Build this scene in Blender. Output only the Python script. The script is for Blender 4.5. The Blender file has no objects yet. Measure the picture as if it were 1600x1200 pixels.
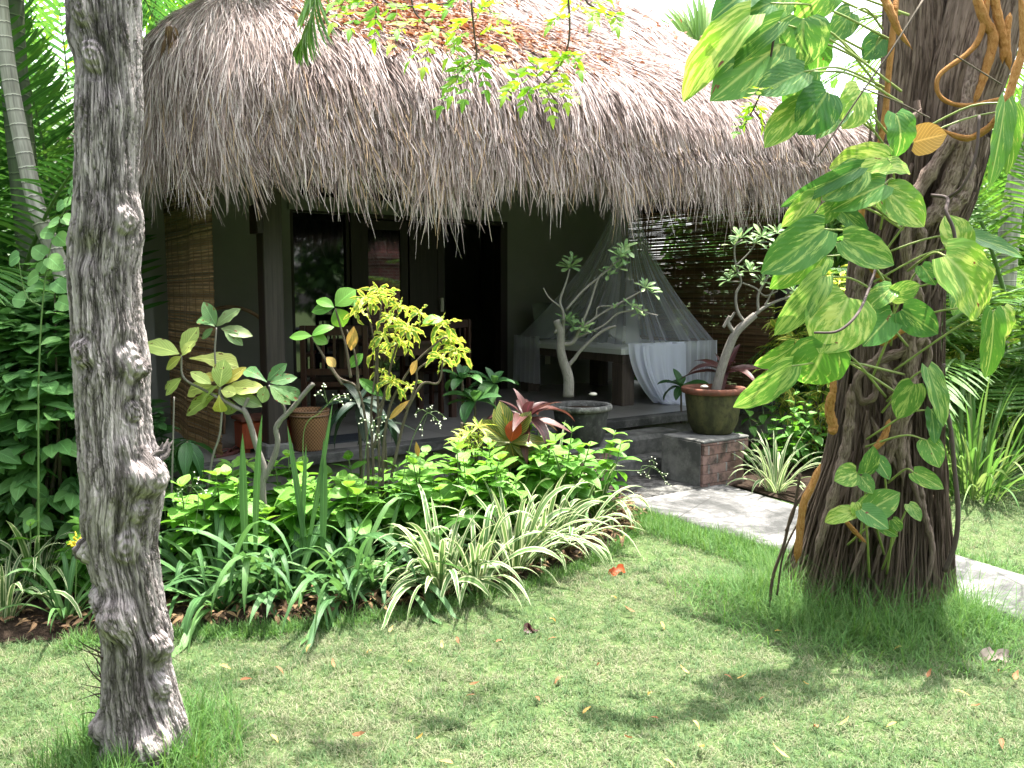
import bpy, math, random
import numpy as np
from mathutils import Vector, Matrix

# ------------------------------------------------------------------ camera, sky, sun, exposure
SC = bpy.context.scene
COL = SC.collection
F = 1350.0
PITCH = math.atan(140.0 / 1350.0)
CAMZ = 1.6
cam_d = bpy.data.cameras.new("camera"); cam = bpy.data.objects.new("camera", cam_d); COL.objects.link(cam)
cam.location = (0, 0, CAMZ); cam.rotation_euler = (math.pi / 2 - PITCH, 0, 0)
cam_d.sensor_width = 36.0; cam_d.lens = F / 1600 * 36.0; cam_d.clip_start = 0.05; cam_d.clip_end = 500
SC.camera = cam
SUN_EL = math.radians(74.0)
SUN_AZ = math.radians(40.0)          # measured from +Y (the way the camera looks) towards +X
SUN_DIR = Vector((math.sin(SUN_AZ) * math.cos(SUN_EL), math.cos(SUN_AZ) * math.cos(SUN_EL), math.sin(SUN_EL)))
w = bpy.data.worlds.new("World"); SC.world = w; w.use_nodes = True
nt = w.node_tree; bg = nt.nodes["Background"]
sky = nt.nodes.new("ShaderNodeTexSky"); sky.sky_type = 'NISHITA'; sky.sun_disc = False
sky.sun_elevation = SUN_EL; sky.sun_rotation = SUN_AZ; sky.air_density = 1.0; sky.dust_density = 4.0; sky.ozone_density = 1.0
hs = nt.nodes.new("ShaderNodeHueSaturation"); hs.inputs["Saturation"].default_value = 0.35
nt.links.new(sky.outputs[0], hs.inputs["Color"]); nt.links.new(hs.outputs[0], bg.inputs[0]); bg.inputs[1].default_value = 0.15
sun_d = bpy.data.lights.new("sun", 'SUN'); sun = bpy.data.objects.new("sun", sun_d); COL.objects.link(sun)
sun_d.energy = 3.5; sun_d.angle = math.radians(0.6); sun_d.color = (1.0, 0.95, 0.86)
sun.rotation_euler = SUN_DIR.to_track_quat('Z', 'Y').to_euler(); sun.location = (4, 8, 12)
SC.view_settings.view_transform = 'Standard'; SC.view_settings.look = 'None'
SC.view_settings.exposure = 2.55; SC.view_settings.gamma = 1.0; SC.view_settings.use_curve_mapping = False
SC.render.engine = 'CYCLES'
SC.cycles.max_bounces = 8; SC.cycles.diffuse_bounces = 4; SC.cycles.glossy_bounces = 3
SC.cycles.transmission_bounces = 6; SC.cycles.transparent_max_bounces = 12
SC.cycles.use_denoising = True; SC.cycles.sample_clamp_indirect = 6.0

# ------------------------------------------------------------------ where things are
CP, SP = math.cos(PITCH), math.sin(PITCH)
def ray(px, py):
    x = (px - 800) / F; v = (600 - py) / F
    return np.array([x, CP + v * SP, v * CP - SP])
def D(px, py, d):                       # the point seen at that pixel, d metres in front
    r = ray(px, py); return np.array([0, 0, CAMZ]) + r * (d / r[1])
def G(px, py, z=0.0):                   # ... on the ground (height z)
    r = ray(px, py); return np.array([0, 0, CAMZ]) + r * ((z - CAMZ) / r[2])
HA = math.radians(35.0); CH, SH = math.cos(HA), math.sin(HA)
def W(s, t, z=0.0):                     # house frame (along, into, up) to world
    return np.array([s * CH - t * SH, s * SH + t * CH, z])
def WV(a):                              # many points
    a = np.asarray(a, float); return np.stack([a[:, 0] * CH - a[:, 1] * SH, a[:, 0] * SH + a[:, 1] * CH, a[:, 2]], 1)
def HT(px, py, t):                      # pixel -> world point on the house plane t = const
    r = ray(px, py); k = t / (-r[0] * SH + r[1] * CH); return np.array([0, 0, CAMZ]) + r * k
def toH(p): return np.array([p[0] * CH + p[1] * SH, -p[0] * SH + p[1] * CH, p[2]])

# ------------------------------------------------------------------ noise
_rs = np.random.RandomState(5)
_TAB = _rs.rand(65536)
def _h(ix, iy, iz):
    return _TAB[(ix * 73856093 ^ iy * 19349663 ^ iz * 83492791) & 65535]
def vnoise(p):
    p = np.asarray(p, float); i = np.floor(p).astype(np.int64); f = p - i; f = f * f * (3 - 2 * f)
    x, y, z = i[:, 0], i[:, 1], i[:, 2]; fx, fy, fz = f[:, 0], f[:, 1], f[:, 2]
    r = 0
    for dx in (0, 1):
        for dy in (0, 1):
            for dz in (0, 1):
                r = r + _h(x + dx, y + dy, z + dz) * (fx if dx else 1 - fx) * (fy if dy else 1 - fy) * (fz if dz else 1 - fz)
    return r
def fbm(p, o=4):
    p = np.asarray(p, float); r = 0; a = 0.5
    for k in range(o): r = r + a * vnoise(p * 2 ** k + 17.3 * k); a *= 0.5
    return r

# ------------------------------------------------------------------ objects
def meta(o, label=None, cat=None, group=None, kind=None):
    if label: o["label"] = label
    if cat: o["category"] = cat
    if group: o["group"] = group
    if kind: o["kind"] = kind
    return o
def thing(name, label, cat, loc=(0, 0, 0), group=None):
    o = bpy.data.objects.new(name, None); COL.objects.link(o); o.empty_display_size = 0.1
    o.location = tuple(float(v) for v in loc)
    return meta(o, label, cat, group)
def wloc(o):
    p = np.zeros(3)
    while o is not None: p += np.array(o.location); o = o.parent
    return p
class MB:
    """collects quads (world coordinates) and becomes one mesh object"""
    def __init__(s): s.v = []; s.f = []; s.uv = []; s.r = []; s.n = 0
    def add(s, v, f, uv=None, r=0.5):
        v = np.asarray(v, float); f = np.asarray(f, np.int64); s.v.append(v); s.f.append(f + s.n)
        s.uv.append(np.zeros((len(v), 2)) if uv is None else np.asarray(uv, float))
        s.r.append(np.full(len(v), r) if np.isscalar(r) else np.asarray(r, float)); s.n += len(v); return s
    def many(s, tv, tf, tuv, M, P, r):
        """template verts, faces, uv; M (k,3,3), P (k,3), r (k,)"""
        k = len(P); m = len(tv)
        if k == 0: return s
        v = (np.einsum('kij,mj->kmi', M, tv) + P[:, None, :]).reshape(-1, 3)
        f = (tf[None] + (np.arange(k) * m)[:, None, None]).reshape(-1, 4)
        return s.add(v, f, np.tile(tuv, (k, 1)), np.repeat(r, m))
    def build(s, name, mat, parent=None, smooth=True, kind=None):
        v = np.concatenate(s.v); f = np.concatenate(s.f); uv = np.concatenate(s.uv); r = np.concatenate(s.r)
        if parent is not None: v = v - wloc(parent)
        me = bpy.data.meshes.new(name)
        me.vertices.add(len(v)); me.vertices.foreach_set("co", v.astype(np.float32).ravel())
        me.loops.add(f.size); me.loops.foreach_set("vertex_index", f.astype(np.int32).ravel())
        me.polygons.add(len(f)); me.polygons.foreach_set("loop_start", (np.arange(len(f)) * 4).astype(np.int32))
        me.polygons.foreach_set("use_smooth", np.full(len(f), smooth))
        a = me.attributes.new("luv", 'FLOAT_VECTOR', 'POINT')
        a.data.foreach_set("vector", np.concatenate([uv, np.zeros((len(uv), 1))], 1).astype(np.float32).ravel())
        a = me.attributes.new("rnd", 'FLOAT', 'POINT'); a.data.foreach_set("value", r.astype(np.float32))
        me.update(calc_edges=True); me.validate()
        if mat: me.materials.append(mat)
        o = bpy.data.objects.new(name, me); COL.objects.link(o)
        if parent is not None: o.parent = parent
        if kind: o["kind"] = kind
        return o
BOXF = np.array([[0, 3, 2, 1], [4, 5, 6, 7], [0, 1, 5, 4], [1, 2, 6, 5], [2, 3, 7, 6], [3, 0, 4, 7]])
def box(mb, a, b, house=True, r=0.5, bev=0.0):
    a = np.minimum(a, b) * 1.0, np.maximum(a, b) * 1.0
    (x0, y0, z0), (x1, y1, z1) = a
    if bev <= 0:
        v = np.array([(x0, y0, z0), (x1, y0, z0), (x1, y1, z0), (x0, y1, z0), (x0, y0, z1), (x1, y0, z1), (x1, y1, z1), (x0, y1, z1)])
        mb.add(WV(v) if house else v, BOXF, np.tile([[0.5, 0.5]], (8, 1)), r); return
    c = []                                  # bevelled: chamfer the top and the vertical edges
    for z, q in ((z0, 0), (z1 - bev, 0), (z1, bev)):
        X0, X1, Y0, Y1 = x0 + q, x1 - q, y0 + q, y1 - q
        c += [(X0 + bev, Y0, z), (X1 - bev, Y0, z), (X1, Y0 + bev, z), (X1, Y1 - bev, z), (X1 - bev, Y1, z), (X0 + bev, Y1, z), (X0, Y1 - bev, z), (X0, Y0 + bev, z)]
    f = []
    for k in (0, 1):
        for i in range(8):
            j = (i + 1) % 8; f.append([k * 8 + i, k * 8 + j, k * 8 + 8 + j, k * 8 + 8 + i])
    for o_ in (16, 0):
        q = [[o_, o_ + 1, o_ + 2, o_ + 7], [o_ + 7, o_ + 2, o_ + 3, o_ + 6], [o_ + 6, o_ + 3, o_ + 4, o_ + 5]]
        f += q if o_ else [x[::-1] for x in q]
    v = np.array(c); mb.add(WV(v) if house else v, f, np.tile([[0.5, 0.5]], (24, 1)), r)
def smoothpath(P, n):
    P = np.asarray(P, float); k = len(P)
    if k < 3: 
        u = np.linspace(0, k - 1, n); return np.stack([np.interp(u, range(k), P[:, i]) for i in range(P.shape[1])], 1)
    u = np.linspace(0, k - 1, n); i = np.clip(np.floor(u).astype(int), 0, k - 2); f = (u - i)[:, None]
    Q = np.vstack([2 * P[0] - P[1], P, 2 * P[-1] - P[-2]])
    a, b, c, d = Q[i], Q[i + 1], Q[i + 2], Q[i + 3]
    return 0.5 * ((2 * b) + (-a + c) * f + (2 * a - 5 * b + 4 * c - d) * f ** 2 + (-a + 3 * b - 3 * c + d) * f ** 3)
def tube(mb, P, R, sides=8, n=None, r=0.5, cap=True):
    P = np.asarray(P, float); R = np.atleast_1d(np.asarray(R, float))
    if n is None: n = max(len(P), 2)
    if len(P) != n: P = smoothpath(P, n)
    R = np.interp(np.linspace(0, 1, n), np.linspace(0, 1, len(R)), R) if len(R) > 1 else np.full(n, R[0])
    T = np.gradient(P, axis=0); T /= np.linalg.norm(T, axis=1)[:, None] + 1e-9
    ref = np.array([0, 1.0, 0]) if abs(T[0][1]) < 0.9 else np.array([1.0, 0, 0])
    A = np.zeros_like(P); a = ref - T[0] * ref.dot(T[0]); 
    for i in range(n):
        a = a - T[i] * a.dot(T[i]); a /= np.linalg.norm(a) + 1e-9; A[i] = a
    B = np.cross(T, A)
    th = np.linspace(0, 2 * np.pi, sides, endpoint=False)
    v = P[:, None, :] + R[:, None, None] * (A[:, None, :] * np.cos(th)[None, :, None] + B[:, None, :] * np.sin(th)[None, :, None])
    L = np.concatenate([[0], np.cumsum(np.linalg.norm(np.diff(P, axis=0), axis=1))])
    uv = np.stack(np.broadcast_arrays(th[None, :] / (2 * np.pi), L[:, None]), -1).reshape(-1, 2)
    i = np.arange(n - 1)[:, None]; j = np.arange(sides)[None]; jn = (j + 1) % sides
    f = np.stack([i * sides + j, i * sides + jn, (i + 1) * sides + jn, (i + 1) * sides + j], -1).reshape(-1, 4)
    v = v.reshape(-1, 3); m = len(v)
    if cap:
        v = np.vstack([v, P[0], P[-1]]); uv = np.vstack([uv, [0, 0], [0, L[-1]]])
        cf = []
        for q in range(0, sides, 2):
            cf.append([m, (q + 2) % sides, (q + 1) % sides, q]); b0 = (n - 1) * sides
            cf.append([m + 1, b0 + q, b0 + (q + 1) % sides, b0 + (q + 2) % sides])
        f = np.vstack([f, cf])
    mb.add(v, f, uv, r)
def lathe(mb, c, prof, sides=40, r=0.5, wob=0.0, seed=0):
    """prof: list of (radius, z) going up/outwards; c: centre"""
    prof = np.array(prof, float); n = len(prof); th = np.linspace(0, 2 * np.pi, sides, endpoint=False)
    q = 1 + wob * (fbm(np.stack([np.cos(th) * 1.3 + seed, np.sin(th) * 1.3, th * 0], 1), 2) - 0.4)
    x = prof[:, 0][:, None] * np.cos(th)[None] * q + c[0]; y = prof[:, 0][:, None] * np.sin(th)[None] * q + c[1]
    z = np.repeat(prof[:, 1][:, None], sides, 1) + c[2]
    i = np.arange(n - 1)[:, None]; j = np.arange(sides)[None]; jn = (j + 1) % sides
    f = np.stack([i * sides + j, i * sides + jn, (i + 1) * sides + jn, (i + 1) * sides + j], -1).reshape(-1, 4)
    uv = np.stack(np.broadcast_arrays(th[None], prof[:, 1][:, None]), -1).reshape(-1, 2)
    mb.add(np.stack([x, y, z], -1).reshape(-1, 3), f, uv, r)
def grid(mb, P, uv=None, r=0.5):
    """P (n,m,3) sheet"""
    n, m = P.shape[:2]; i = np.arange(n - 1)[:, None]; j = np.arange(m - 1)[None]
    f = np.stack([i * m + j, i * m + j + 1, (i + 1) * m + j + 1, (i + 1) * m + j], -1).reshape(-1, 4)
    if uv is None:
        uv = np.stack(np.meshgrid(np.linspace(0, 1, n), np.linspace(0, 1, m), indexing='ij'), -1).reshape(-1, 2)
    mb.add(P.reshape(-1, 3), f, uv, r)

# ------------------------------------------------------------------ leaves
PROF = {
    'ovate': [(0, .03), (.08, .45), (.2, .82), (.35, 1), (.5, .96), (.65, .78), (.8, .5), (.92, .2), (1, .02)],
    'ellip': [(0, .03), (.1, .35), (.25, .75), (.45, 1), (.6, .97), (.78, .72), (.9, .4), (.97, .16), (1, .02)],
    'obov': [(0, .06), (.15, .2), (.3, .4), (.5, .75), (.7, 1), (.82, .95), (.92, .65), (.98, .3), (1, .05)],
    'lance': [(0, .04), (.1, .5), (.25, .9), (.4, 1), (.55, .88), (.75, .55), (.9, .25), (1, .02)],
    'strap': [(0, .55), (.1, .7), (.3, .95), (.5, 1), (.7, .85), (.85, .55), (.95, .25), (1, .03)],
    'heart': [(0, .5), (.04, .78), (.12, .95), (.25, 1), (.4, 1), (.55, .93), (.7, .77), (.83, .53), (.92, .28), (.97, .1), (1, .02)],
}
def leaf_tpl(prof='ovate', wr=0.5, fold=0.25, bend=0.4, rows=8, wave=0.0, cup=0.0, cross=3, notch=0.0, twist=0.0):
    """unit-length leaf along +Y, normal +Z. wr = full width / length"""
    y = np.linspace(0, 1, rows + 1); pr = np.array(PROF[prof]); wv = np.interp(y, pr[:, 0], pr[:, 1]) * wr / 2
    xs = np.linspace(-1, 1, cross); v = []; uv = []
    for i, t in enumerate(y):
        a = -bend * t
        cy = math.sin(bend * t) / bend if abs(bend) > 1e-3 else t
        cz = -(1 - math.cos(bend * t)) / bend if abs(bend) > 1e-3 else 0
        tw = twist * t
        for x in xs:
            X = x * wv[i]; Z = abs(x) * wv[i] * fold - cup * x * x * wv[i] + wave * wv[i] * math.sin(t * 19 + x * 2.0) * abs(x)
            yy = -notch * abs(x) * max(0, 1 - t * 5) * 1.0
            X2 = X * math.cos(tw) - Z * math.sin(tw); Z2 = X * math.sin(tw) + Z * math.cos(tw)
            v.append((X2, cy + yy * math.cos(a) - Z2 * math.sin(a) * 1.0, cz + Z2 * math.cos(a))); uv.append((x * .5 + .5, t))
    f = []
    for i in range(rows):
        for j in range(cross - 1):
            q = i * cross + j; f.append([q, q + 1, q + cross + 1, q + cross])
    return np.array(v), np.array(f), np.array(uv)
def nrm(a):
    a = np.asarray(a, float); return a / (np.linalg.norm(a, axis=-1, keepdims=True) + 1e-9)
def frames(Y, N, L):
    """Y along (k,3), N approx normal (k,3), L scale (k,)"""
    Y = nrm(Y); X = nrm(np.cross(Y, N)); Z = np.cross(X, Y)
    return np.stack([X, Y, Z], -1) * np.asarray(L)[:, None, None]
def put(mb, tpl, pos, Y, N, L, r, ws=None):
    pos = np.atleast_2d(pos); Y = np.atleast_2d(Y); N = np.atleast_2d(N); k = len(pos)
    L = np.broadcast_to(np.asarray(L, float), (k,)); r = np.broadcast_to(np.asarray(r, float), (k,))
    M = frames(Y, N, L)
    if ws is not None: M = M * np.stack([np.broadcast_to(ws, (k,)), np.ones(k), np.ones(k)], -1)[:, None, :]
    mb.many(*tpl, M, pos, r)
def leaf_px(mb, tpl, b, t, d, width, rs, tilt=0.5, r=None, wr=1.0, dd=0.0, face=None):
    """a leaf whose base and tip are seen at pixels b and t, d metres away, width pixels wide"""
    B = D(b[0], b[1], d); T = D(t[0], t[1], d + dd); y = T - B; L = np.linalg.norm(y)
    n = np.array([rs.uniform(-.5, .5), -1.0, tilt + rs.uniform(-.2, .3)]) if face is None else np.array(face, float)
    wpx = width / F * d
    tw_ = np.ptp(tpl[0][:, 0]); put(mb, tpl, B, y, n, L * 1.03, rs.rand() if r is None else r, ws=wpx / (L * tw_) * 1.08)
# ------------------------------------------------------------------ materials
class NT:
    def __init__(s, name):
        m = bpy.data.materials.new(name); m.use_nodes = True; s.m = m; s.t = m.node_tree; s.n = s.t.nodes; s.l = s.t.links
        s.out = s.n["Material Output"]; s.bs = s.n["Principled BSDF"]
    def node(s, typ, **kw):
        n = s.n.new(typ)
        for k, v in kw.items():
            if k in n.inputs and not hasattr(n, k): n.inputs[k].default_value = v
            else: setattr(n, k, v)
        return n
    def link(s, a, b): s.l.new(a, b)
    def val(s, x, sock):
        if hasattr(x, 'links') or isinstance(x, bpy.types.NodeSocket): s.l.new(x, sock)
        else: sock.default_value = x
    def math(s, op, a, b=0.0, c=0.0, clamp=False):
        n = s.n.new("ShaderNodeMath"); n.operation = op; n.use_clamp = clamp
        s.val(a, n.inputs[0]); s.val(b, n.inputs[1]); s.val(c, n.inputs[2]); return n.outputs[0]
    def mix(s, f, a, b, blend='MIX'):
        n = s.n.new("ShaderNodeMix"); n.data_type = 'RGBA'; n.blend_type = blend
        s.val(f, n.inputs[0])
        for x, k in ((a, 6), (b, 7)):
            if isinstance(x, tuple): n.inputs[k].default_value = (*x[:3], 1)
            else: s.l.new(x, n.inputs[k])
        return n.outputs[2]
    def ramp(s, f, stops, interp='LINEAR'):
        n = s.n.new("ShaderNodeValToRGB"); n.color_ramp.interpolation = interp; e = n.color_ramp.elements
        while len(e) < len(stops): e.new(0.5)
        for q, (p, c) in zip(e, stops): q.position = p; q.color = (*c[:3], 1) if isinstance(c, tuple) else (c, c, c, 1)
        s.val(f, n.inputs[0]); return n.outputs[0]
    def attr(s, name):
        n = s.n.new("ShaderNodeAttribute"); n.attribute_name = name; return n
    def noise(s, vec=None, scale=5.0, detail=4.0, rough=0.55, dist=0.0):
        n = s.n.new("ShaderNodeTexNoise"); n.inputs["Scale"].default_value = scale; n.inputs["Detail"].default_value = detail
        n.inputs["Roughness"].default_value = rough; n.inputs["Distortion"].default_value = dist
        if vec is not None: s.l.new(vec, n.inputs["Vector"])
        return n.outputs[0]
    def obj(s):
        return s.n.new("ShaderNodeTexCoord").outputs["Object"]
    def scale(s, vec, v, off=(0, 0, 0)):
        n = s.n.new("ShaderNodeMapping"); n.inputs["Scale"].default_value = v; n.inputs["Location"].default_value = off
        s.l.new(vec, n.inputs["Vector"]); return n.outputs[0]
    def bump(s, h, strength=0.4, dist=0.01):
        n = s.n.new("ShaderNodeBump"); n.inputs["Strength"].default_value = strength; n.inputs["Distance"].default_value = dist
        s.l.new(h, n.inputs["Height"]); s.l.new(n.outputs[0], s.bs.inputs["Normal"]); return n.outputs[0]
    def base(s, c, rough=0.6, spec=0.4):
        s.val((*c[:3], 1) if isinstance(c, tuple) else c, s.bs.inputs["Base Color"])
        s.val(rough, s.bs.inputs["Roughness"]); s.bs.inputs["Specular IOR Level"].default_value = spec; return s

def plain(name, c, rough=0.6, spec=0.4, var=0.25, sc=8.0, bump=0.15, stretch=(1, 1, 1)):
    t = NT(name); o = t.scale(t.obj(), stretch); n = t.noise(o, sc, 5, 0.6)
    c2 = tuple(v * (1 - var) for v in c); c3 = tuple(min(1, v * (1 + var)) for v in c)
    t.base(t.ramp(n, [(0.3, c2), (0.7, c3)]), rough, spec)
    if bump: t.bump(t.noise(o, sc * 4, 4, 0.6), bump, 0.01)
    return t.m

def leafmat(name, cols, trans=0.4, rough=0.42, var=None, vc=(0.5, 0.5, 0.1), mid=None, spot=0.0, vein=0.25, tcol=1.2, spec=0.3):
    """cols: three colours picked by the per-leaf number; var adds the leaf's own pattern"""
    t = NT(name); uv = t.attr("luv").outputs["Vector"]; rn = t.attr("rnd").outputs["Fac"]
    col = t.ramp(rn, [(0.0, cols[0]), (0.5, cols[1]), (1.0, cols[2])])
    sx = t.n.new("ShaderNodeSeparateXYZ"); t.link(uv, sx.inputs[0]); u, v = sx.outputs[0], sx.outputs[1]
    e = t.math('MULTIPLY', t.math('ABSOLUTE', t.math('SUBTRACT', u, 0.5)), 2.0)      # 0 midrib .. 1 edge
    cb = t.n.new("ShaderNodeCombineXYZ"); t.link(e, cb.inputs[0]); t.link(v, cb.inputs[1]); t.link(t.math('MULTIPLY', rn, 37.0), cb.inputs[2])
    cs = t.n.new("ShaderNodeCombineXYZ"); t.link(u, cs.inputs[0]); t.link(v, cs.inputs[1]); t.link(t.math('MULTIPLY', rn, 37.0), cs.inputs[2])
    lv = t.noise(cs.outputs[0], 3.0, 3, 0.5); col = t.mix(t.math('MULTIPLY', lv, 0.5), col, tuple(c * 0.55 for c in cols[0]))
    if var == 'edge':
        m = t.ramp(e, [(0.52, 0.0), (0.70, 1.0)])
        col = t.mix(m, col, vc); col = t.mix(t.ramp(e, [(0.0, 0.5), (0.10, 0.0)]), col, vc)
    elif var == 'marble':
        d = t.math('ADD', v, t.math('MULTIPLY', e, -0.9))                           # feathered out along the side veins
        cm = t.n.new("ShaderNodeCombineXYZ"); t.link(t.math('MULTIPLY', d, 5.0), cm.inputs[0]); t.link(t.math('MULTIPLY', u, 5.5), cm.inputs[1]); t.link(t.math('MULTIPLY', rn, 53.0), cm.inputs[2])
        n = t.noise(cm.outputs[0], 1.0, 5, 0.72)
        thr = t.math('ADD', n, t.math('MULTIPLY', rn, 0.13))
        col = t.mix(t.ramp(thr, [(0.60, 0.0), (0.68, 0.65)]), col, vc)
    elif var == 'croton':
        n = t.noise(cs.outputs[0], 4.0, 3, 0.6)
        m = t.math('ADD', t.math('MULTIPLY', e, 0.38), t.math('MULTIPLY', n, 0.82))
        col = t.mix(t.ramp(m, [(0.56, 0.0), (0.70, 1.0)]), col, vc)
    wv = t.n.new("ShaderNodeTexWave"); wv.inputs["Scale"].default_value = 2.6; wv.inputs["Distortion"].default_value = 0.6
    ph = t.n.new("ShaderNodeCombineXYZ"); t.link(t.math('ADD', v, t.math('MULTIPLY', e, -0.45)), ph.inputs[0]); t.link(ph.outputs[0], wv.inputs["Vector"])
    light = tuple(min(1, c * 1.7 + 0.03) for c in cols[1]) if mid is None else mid
    if vein: col = t.mix(t.math('MULTIPLY', t.ramp(wv.outputs["Fac"], [(0.8, 0.0), (1.0, 1.0)]), vein), col, light)
    col = t.mix(t.ramp(e, [(0.0, 0.75), (0.09, 0.0)]), col, light)
    if spot:
        sp = t.noise(cs.outputs[0], 5.0, 2, 0.5); col = t.mix(t.ramp(sp, [(0.70 - spot, 0.0), (0.73 - spot, 1.0)]), col, (0.16, 0.07, 0.03))
    t.base(col, rough + .06, spec)
    hb = t.math('ADD', t.math('MULTIPLY', wv.outputs["Fac"], 0.5), lv); t.bump(hb, 0.25, 0.004)
    tr = t.n.new("ShaderNodeBsdfTranslucent"); hv = t.n.new("ShaderNodeHueSaturation"); hv.inputs["Hue"].default_value = 0.485
    hv.inputs["Saturation"].default_value = 1.1; hv.inputs["Value"].default_value = tcol
    t.link(col, hv.inputs["Color"]); t.link(hv.outputs[0], tr.inputs["Color"])
    ms = t.n.new("ShaderNodeMixShader"); ms.inputs[0].default_value = trans
    t.link(t.bs.outputs[0], ms.inputs[1]); t.link(tr.outputs[0], ms.inputs[2]); t.link(ms.outputs[0], t.out.inputs["Surface"])
    return t.m

def barkmat(name, dark, mid, light, su=9.0, sv=1.3, strength=0.8, moss=None):
    """bark whose cracks run along luv.y (metres), around luv.x (metres)"""
    t = NT(name); uv = t.attr("luv").outputs["Vector"]; a = t.scale(uv, (su, sv, 1))
    n1 = t.noise(a, 3.0, 6, 0.65, 0.6); n2 = t.noise(a, 9.0, 4, 0.6, 0.3); n3 = t.noise(t.obj(), 4.0, 3, 0.5)
    h = t.math('ADD', t.math('MULTIPLY', n1, 1.0), t.math('MULTIPLY', n2, 0.45))
    cr = t.ramp(h, [(0.56, 0.0), (0.70, 1.0)])
    c = t.ramp(h, [(0.50, dark), (0.64, mid), (0.95, light)]); c = t.mix(t.ramp(n3, [(0.35, 0.5), (0.6, 0.0)]), c, tuple((x + y) / 2 for x, y in zip(dark, mid)))
    if moss: c = t.mix(t.ramp(t.noise(t.obj(), 7.0, 5, 0.6), [(0.55, 0.0), (0.68, 0.6)]), c, moss)
    rn = t.attr('rnd').outputs['Fac']; c = t.mix(1.0, c, t.ramp(rn, [(0.0, 0.30), (0.5, 0.85), (1.0, 1.12)]), 'MULTIPLY')
    t.base(c, 0.9, 0.15); t.bump(t.math('ADD', h, t.math('MULTIPLY', cr, 0.6)), strength, 0.02); return t.m

def strawmat(name, cols, rough=0.75):
    t = NT(name); rn = t.attr("rnd").outputs["Fac"]; uv = t.attr("luv").outputs["Vector"]
    c = t.ramp(rn, [(i / (len(cols) - 1), c) for i, c in enumerate(cols)])
    t.base(c, rough, 0.3)
    tr = t.n.new("ShaderNodeBsdfTranslucent"); t.link(c, tr.inputs["Color"])
    ms = t.n.new("ShaderNodeMixShader"); ms.inputs[0].default_value = 0.25
    t.link(t.bs.outputs[0], ms.inputs[1]); t.link(tr.outputs[0], ms.inputs[2]); t.link(ms.outputs[0], t.out.inputs["Surface"])
    return t.m

def woodmat(name, c, rough=0.6, ax=(30, 30, 1.5), spec=0.35):
    t = NT(name); n = t.noise(t.scale(t.obj(), ax), 1.6, 6, 0.6, 0.8)
    t.base(t.ramp(n, [(0.3, tuple(v * 0.55 for v in c)), (0.7, tuple(v * 1.3 for v in c))]), rough, spec); t.bump(n, 0.25, 0.004); return t.m

def brickmat(name, cols, mortar, scale=1.0, mort=0.012, bw=0.22, rh=0.065, dirt=(0.03, 0.03, 0.025)):
    t = NT(name); uv = t.attr("luv").outputs["Vector"]
    b = t.n.new("ShaderNodeTexBrick"); t.link(uv, b.inputs["Vector"]); b.inputs["Scale"].default_value = scale
    b.inputs["Color1"].default_value = (*cols[0], 1); b.inputs["Color2"].default_value = (*cols[1], 1); b.inputs["Mortar"].default_value = (*mortar, 1)
    b.inputs["Mortar Size"].default_value = mort; b.inputs["Brick Width"].default_value = bw; b.inputs["Row Height"].default_value = rh
    n = t.noise(t.obj(), 9.0, 5, 0.65); c = t.mix(t.ramp(n, [(0.45, 0.0), (0.65, 0.85)]), b.outputs[0], dirt)
    t.base(c, 0.9, 0.2); t.bump(t.math('ADD', t.math('MULTIPLY', b.outputs["Fac"], -1.0), t.math('MULTIPLY', n, 0.5)), 0.5, 0.01); return t.m

M = {}
M['hydrangea'] = leafmat('bright_green_leaf', [(0.06, 0.18, 0.03), (0.13, 0.33, 0.05), (0.24, 0.46, 0.08)], 0.4, 0.42, spot=0.0)
M['strap'] = leafmat('strap_leaf', [(0.05, 0.13, 0.045), (0.09, 0.21, 0.065), (0.16, 0.30, 0.09)], 0.35, 0.4, vein=0)
M['varieg'] = leafmat('white_edged_leaf', [(0.05, 0.13, 0.04), (0.09, 0.19, 0.055), (0.15, 0.26, 0.08)], 0.3, 0.42, var='edge', vc=(0.52, 0.56, 0.34), vein=0)
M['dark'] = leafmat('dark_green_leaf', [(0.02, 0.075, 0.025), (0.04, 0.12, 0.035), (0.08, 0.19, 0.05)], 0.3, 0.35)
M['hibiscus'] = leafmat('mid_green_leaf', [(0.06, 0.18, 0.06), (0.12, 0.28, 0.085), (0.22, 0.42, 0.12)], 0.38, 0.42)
M['frangi'] = leafmat('large_yellowing_leaf', [(0.28, 0.42, 0.10), (0.50, 0.62, 0.18), (0.65, 0.52, 0.10)], 0.3, 0.45, spot=0.02)
M['frangid'] = leafmat('large_olive_leaf', [(0.08, 0.21, 0.07), (0.16, 0.27, 0.10), (0.30, 0.32, 0.14)], 0.3, 0.42, spot=0.05)
M['croton'] = leafmat('croton_leaf', [(0.10, 0.27, 0.05), (0.18, 0.36, 0.06), (0.34, 0.46, 0.07)], 0.35, 0.35, var='croton', vc=(0.72, 0.70, 0.16), vein=0)
M['crolow'] = leafmat('broad_croton_leaf', [(0.05, 0.11, 0.03), (0.09, 0.15, 0.035), (0.15, 0.2, 0.04)], 0.25, 0.32, mid=(0.62, 0.42, 0.10), vein=0.5)
M['redleaf'] = leafmat('red_orange_leaf', [(0.30, 0.05, 0.015), (0.42, 0.09, 0.02), (0.5, 0.16, 0.03)], 0.4, 0.4)
M['cordy'] = leafmat('maroon_leaf', [(0.045, 0.02, 0.022), (0.09, 0.04, 0.035), (0.13, 0.045, 0.03)], 0.25, 0.38, vein=0, mid=(0.22, 0.05, 0.07))
M['cordyd'] = leafmat('dark_long_leaf', [(0.02, 0.045, 0.03), (0.035, 0.06, 0.04), (0.06, 0.07, 0.05)], 0.25, 0.4, vein=0)
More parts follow.
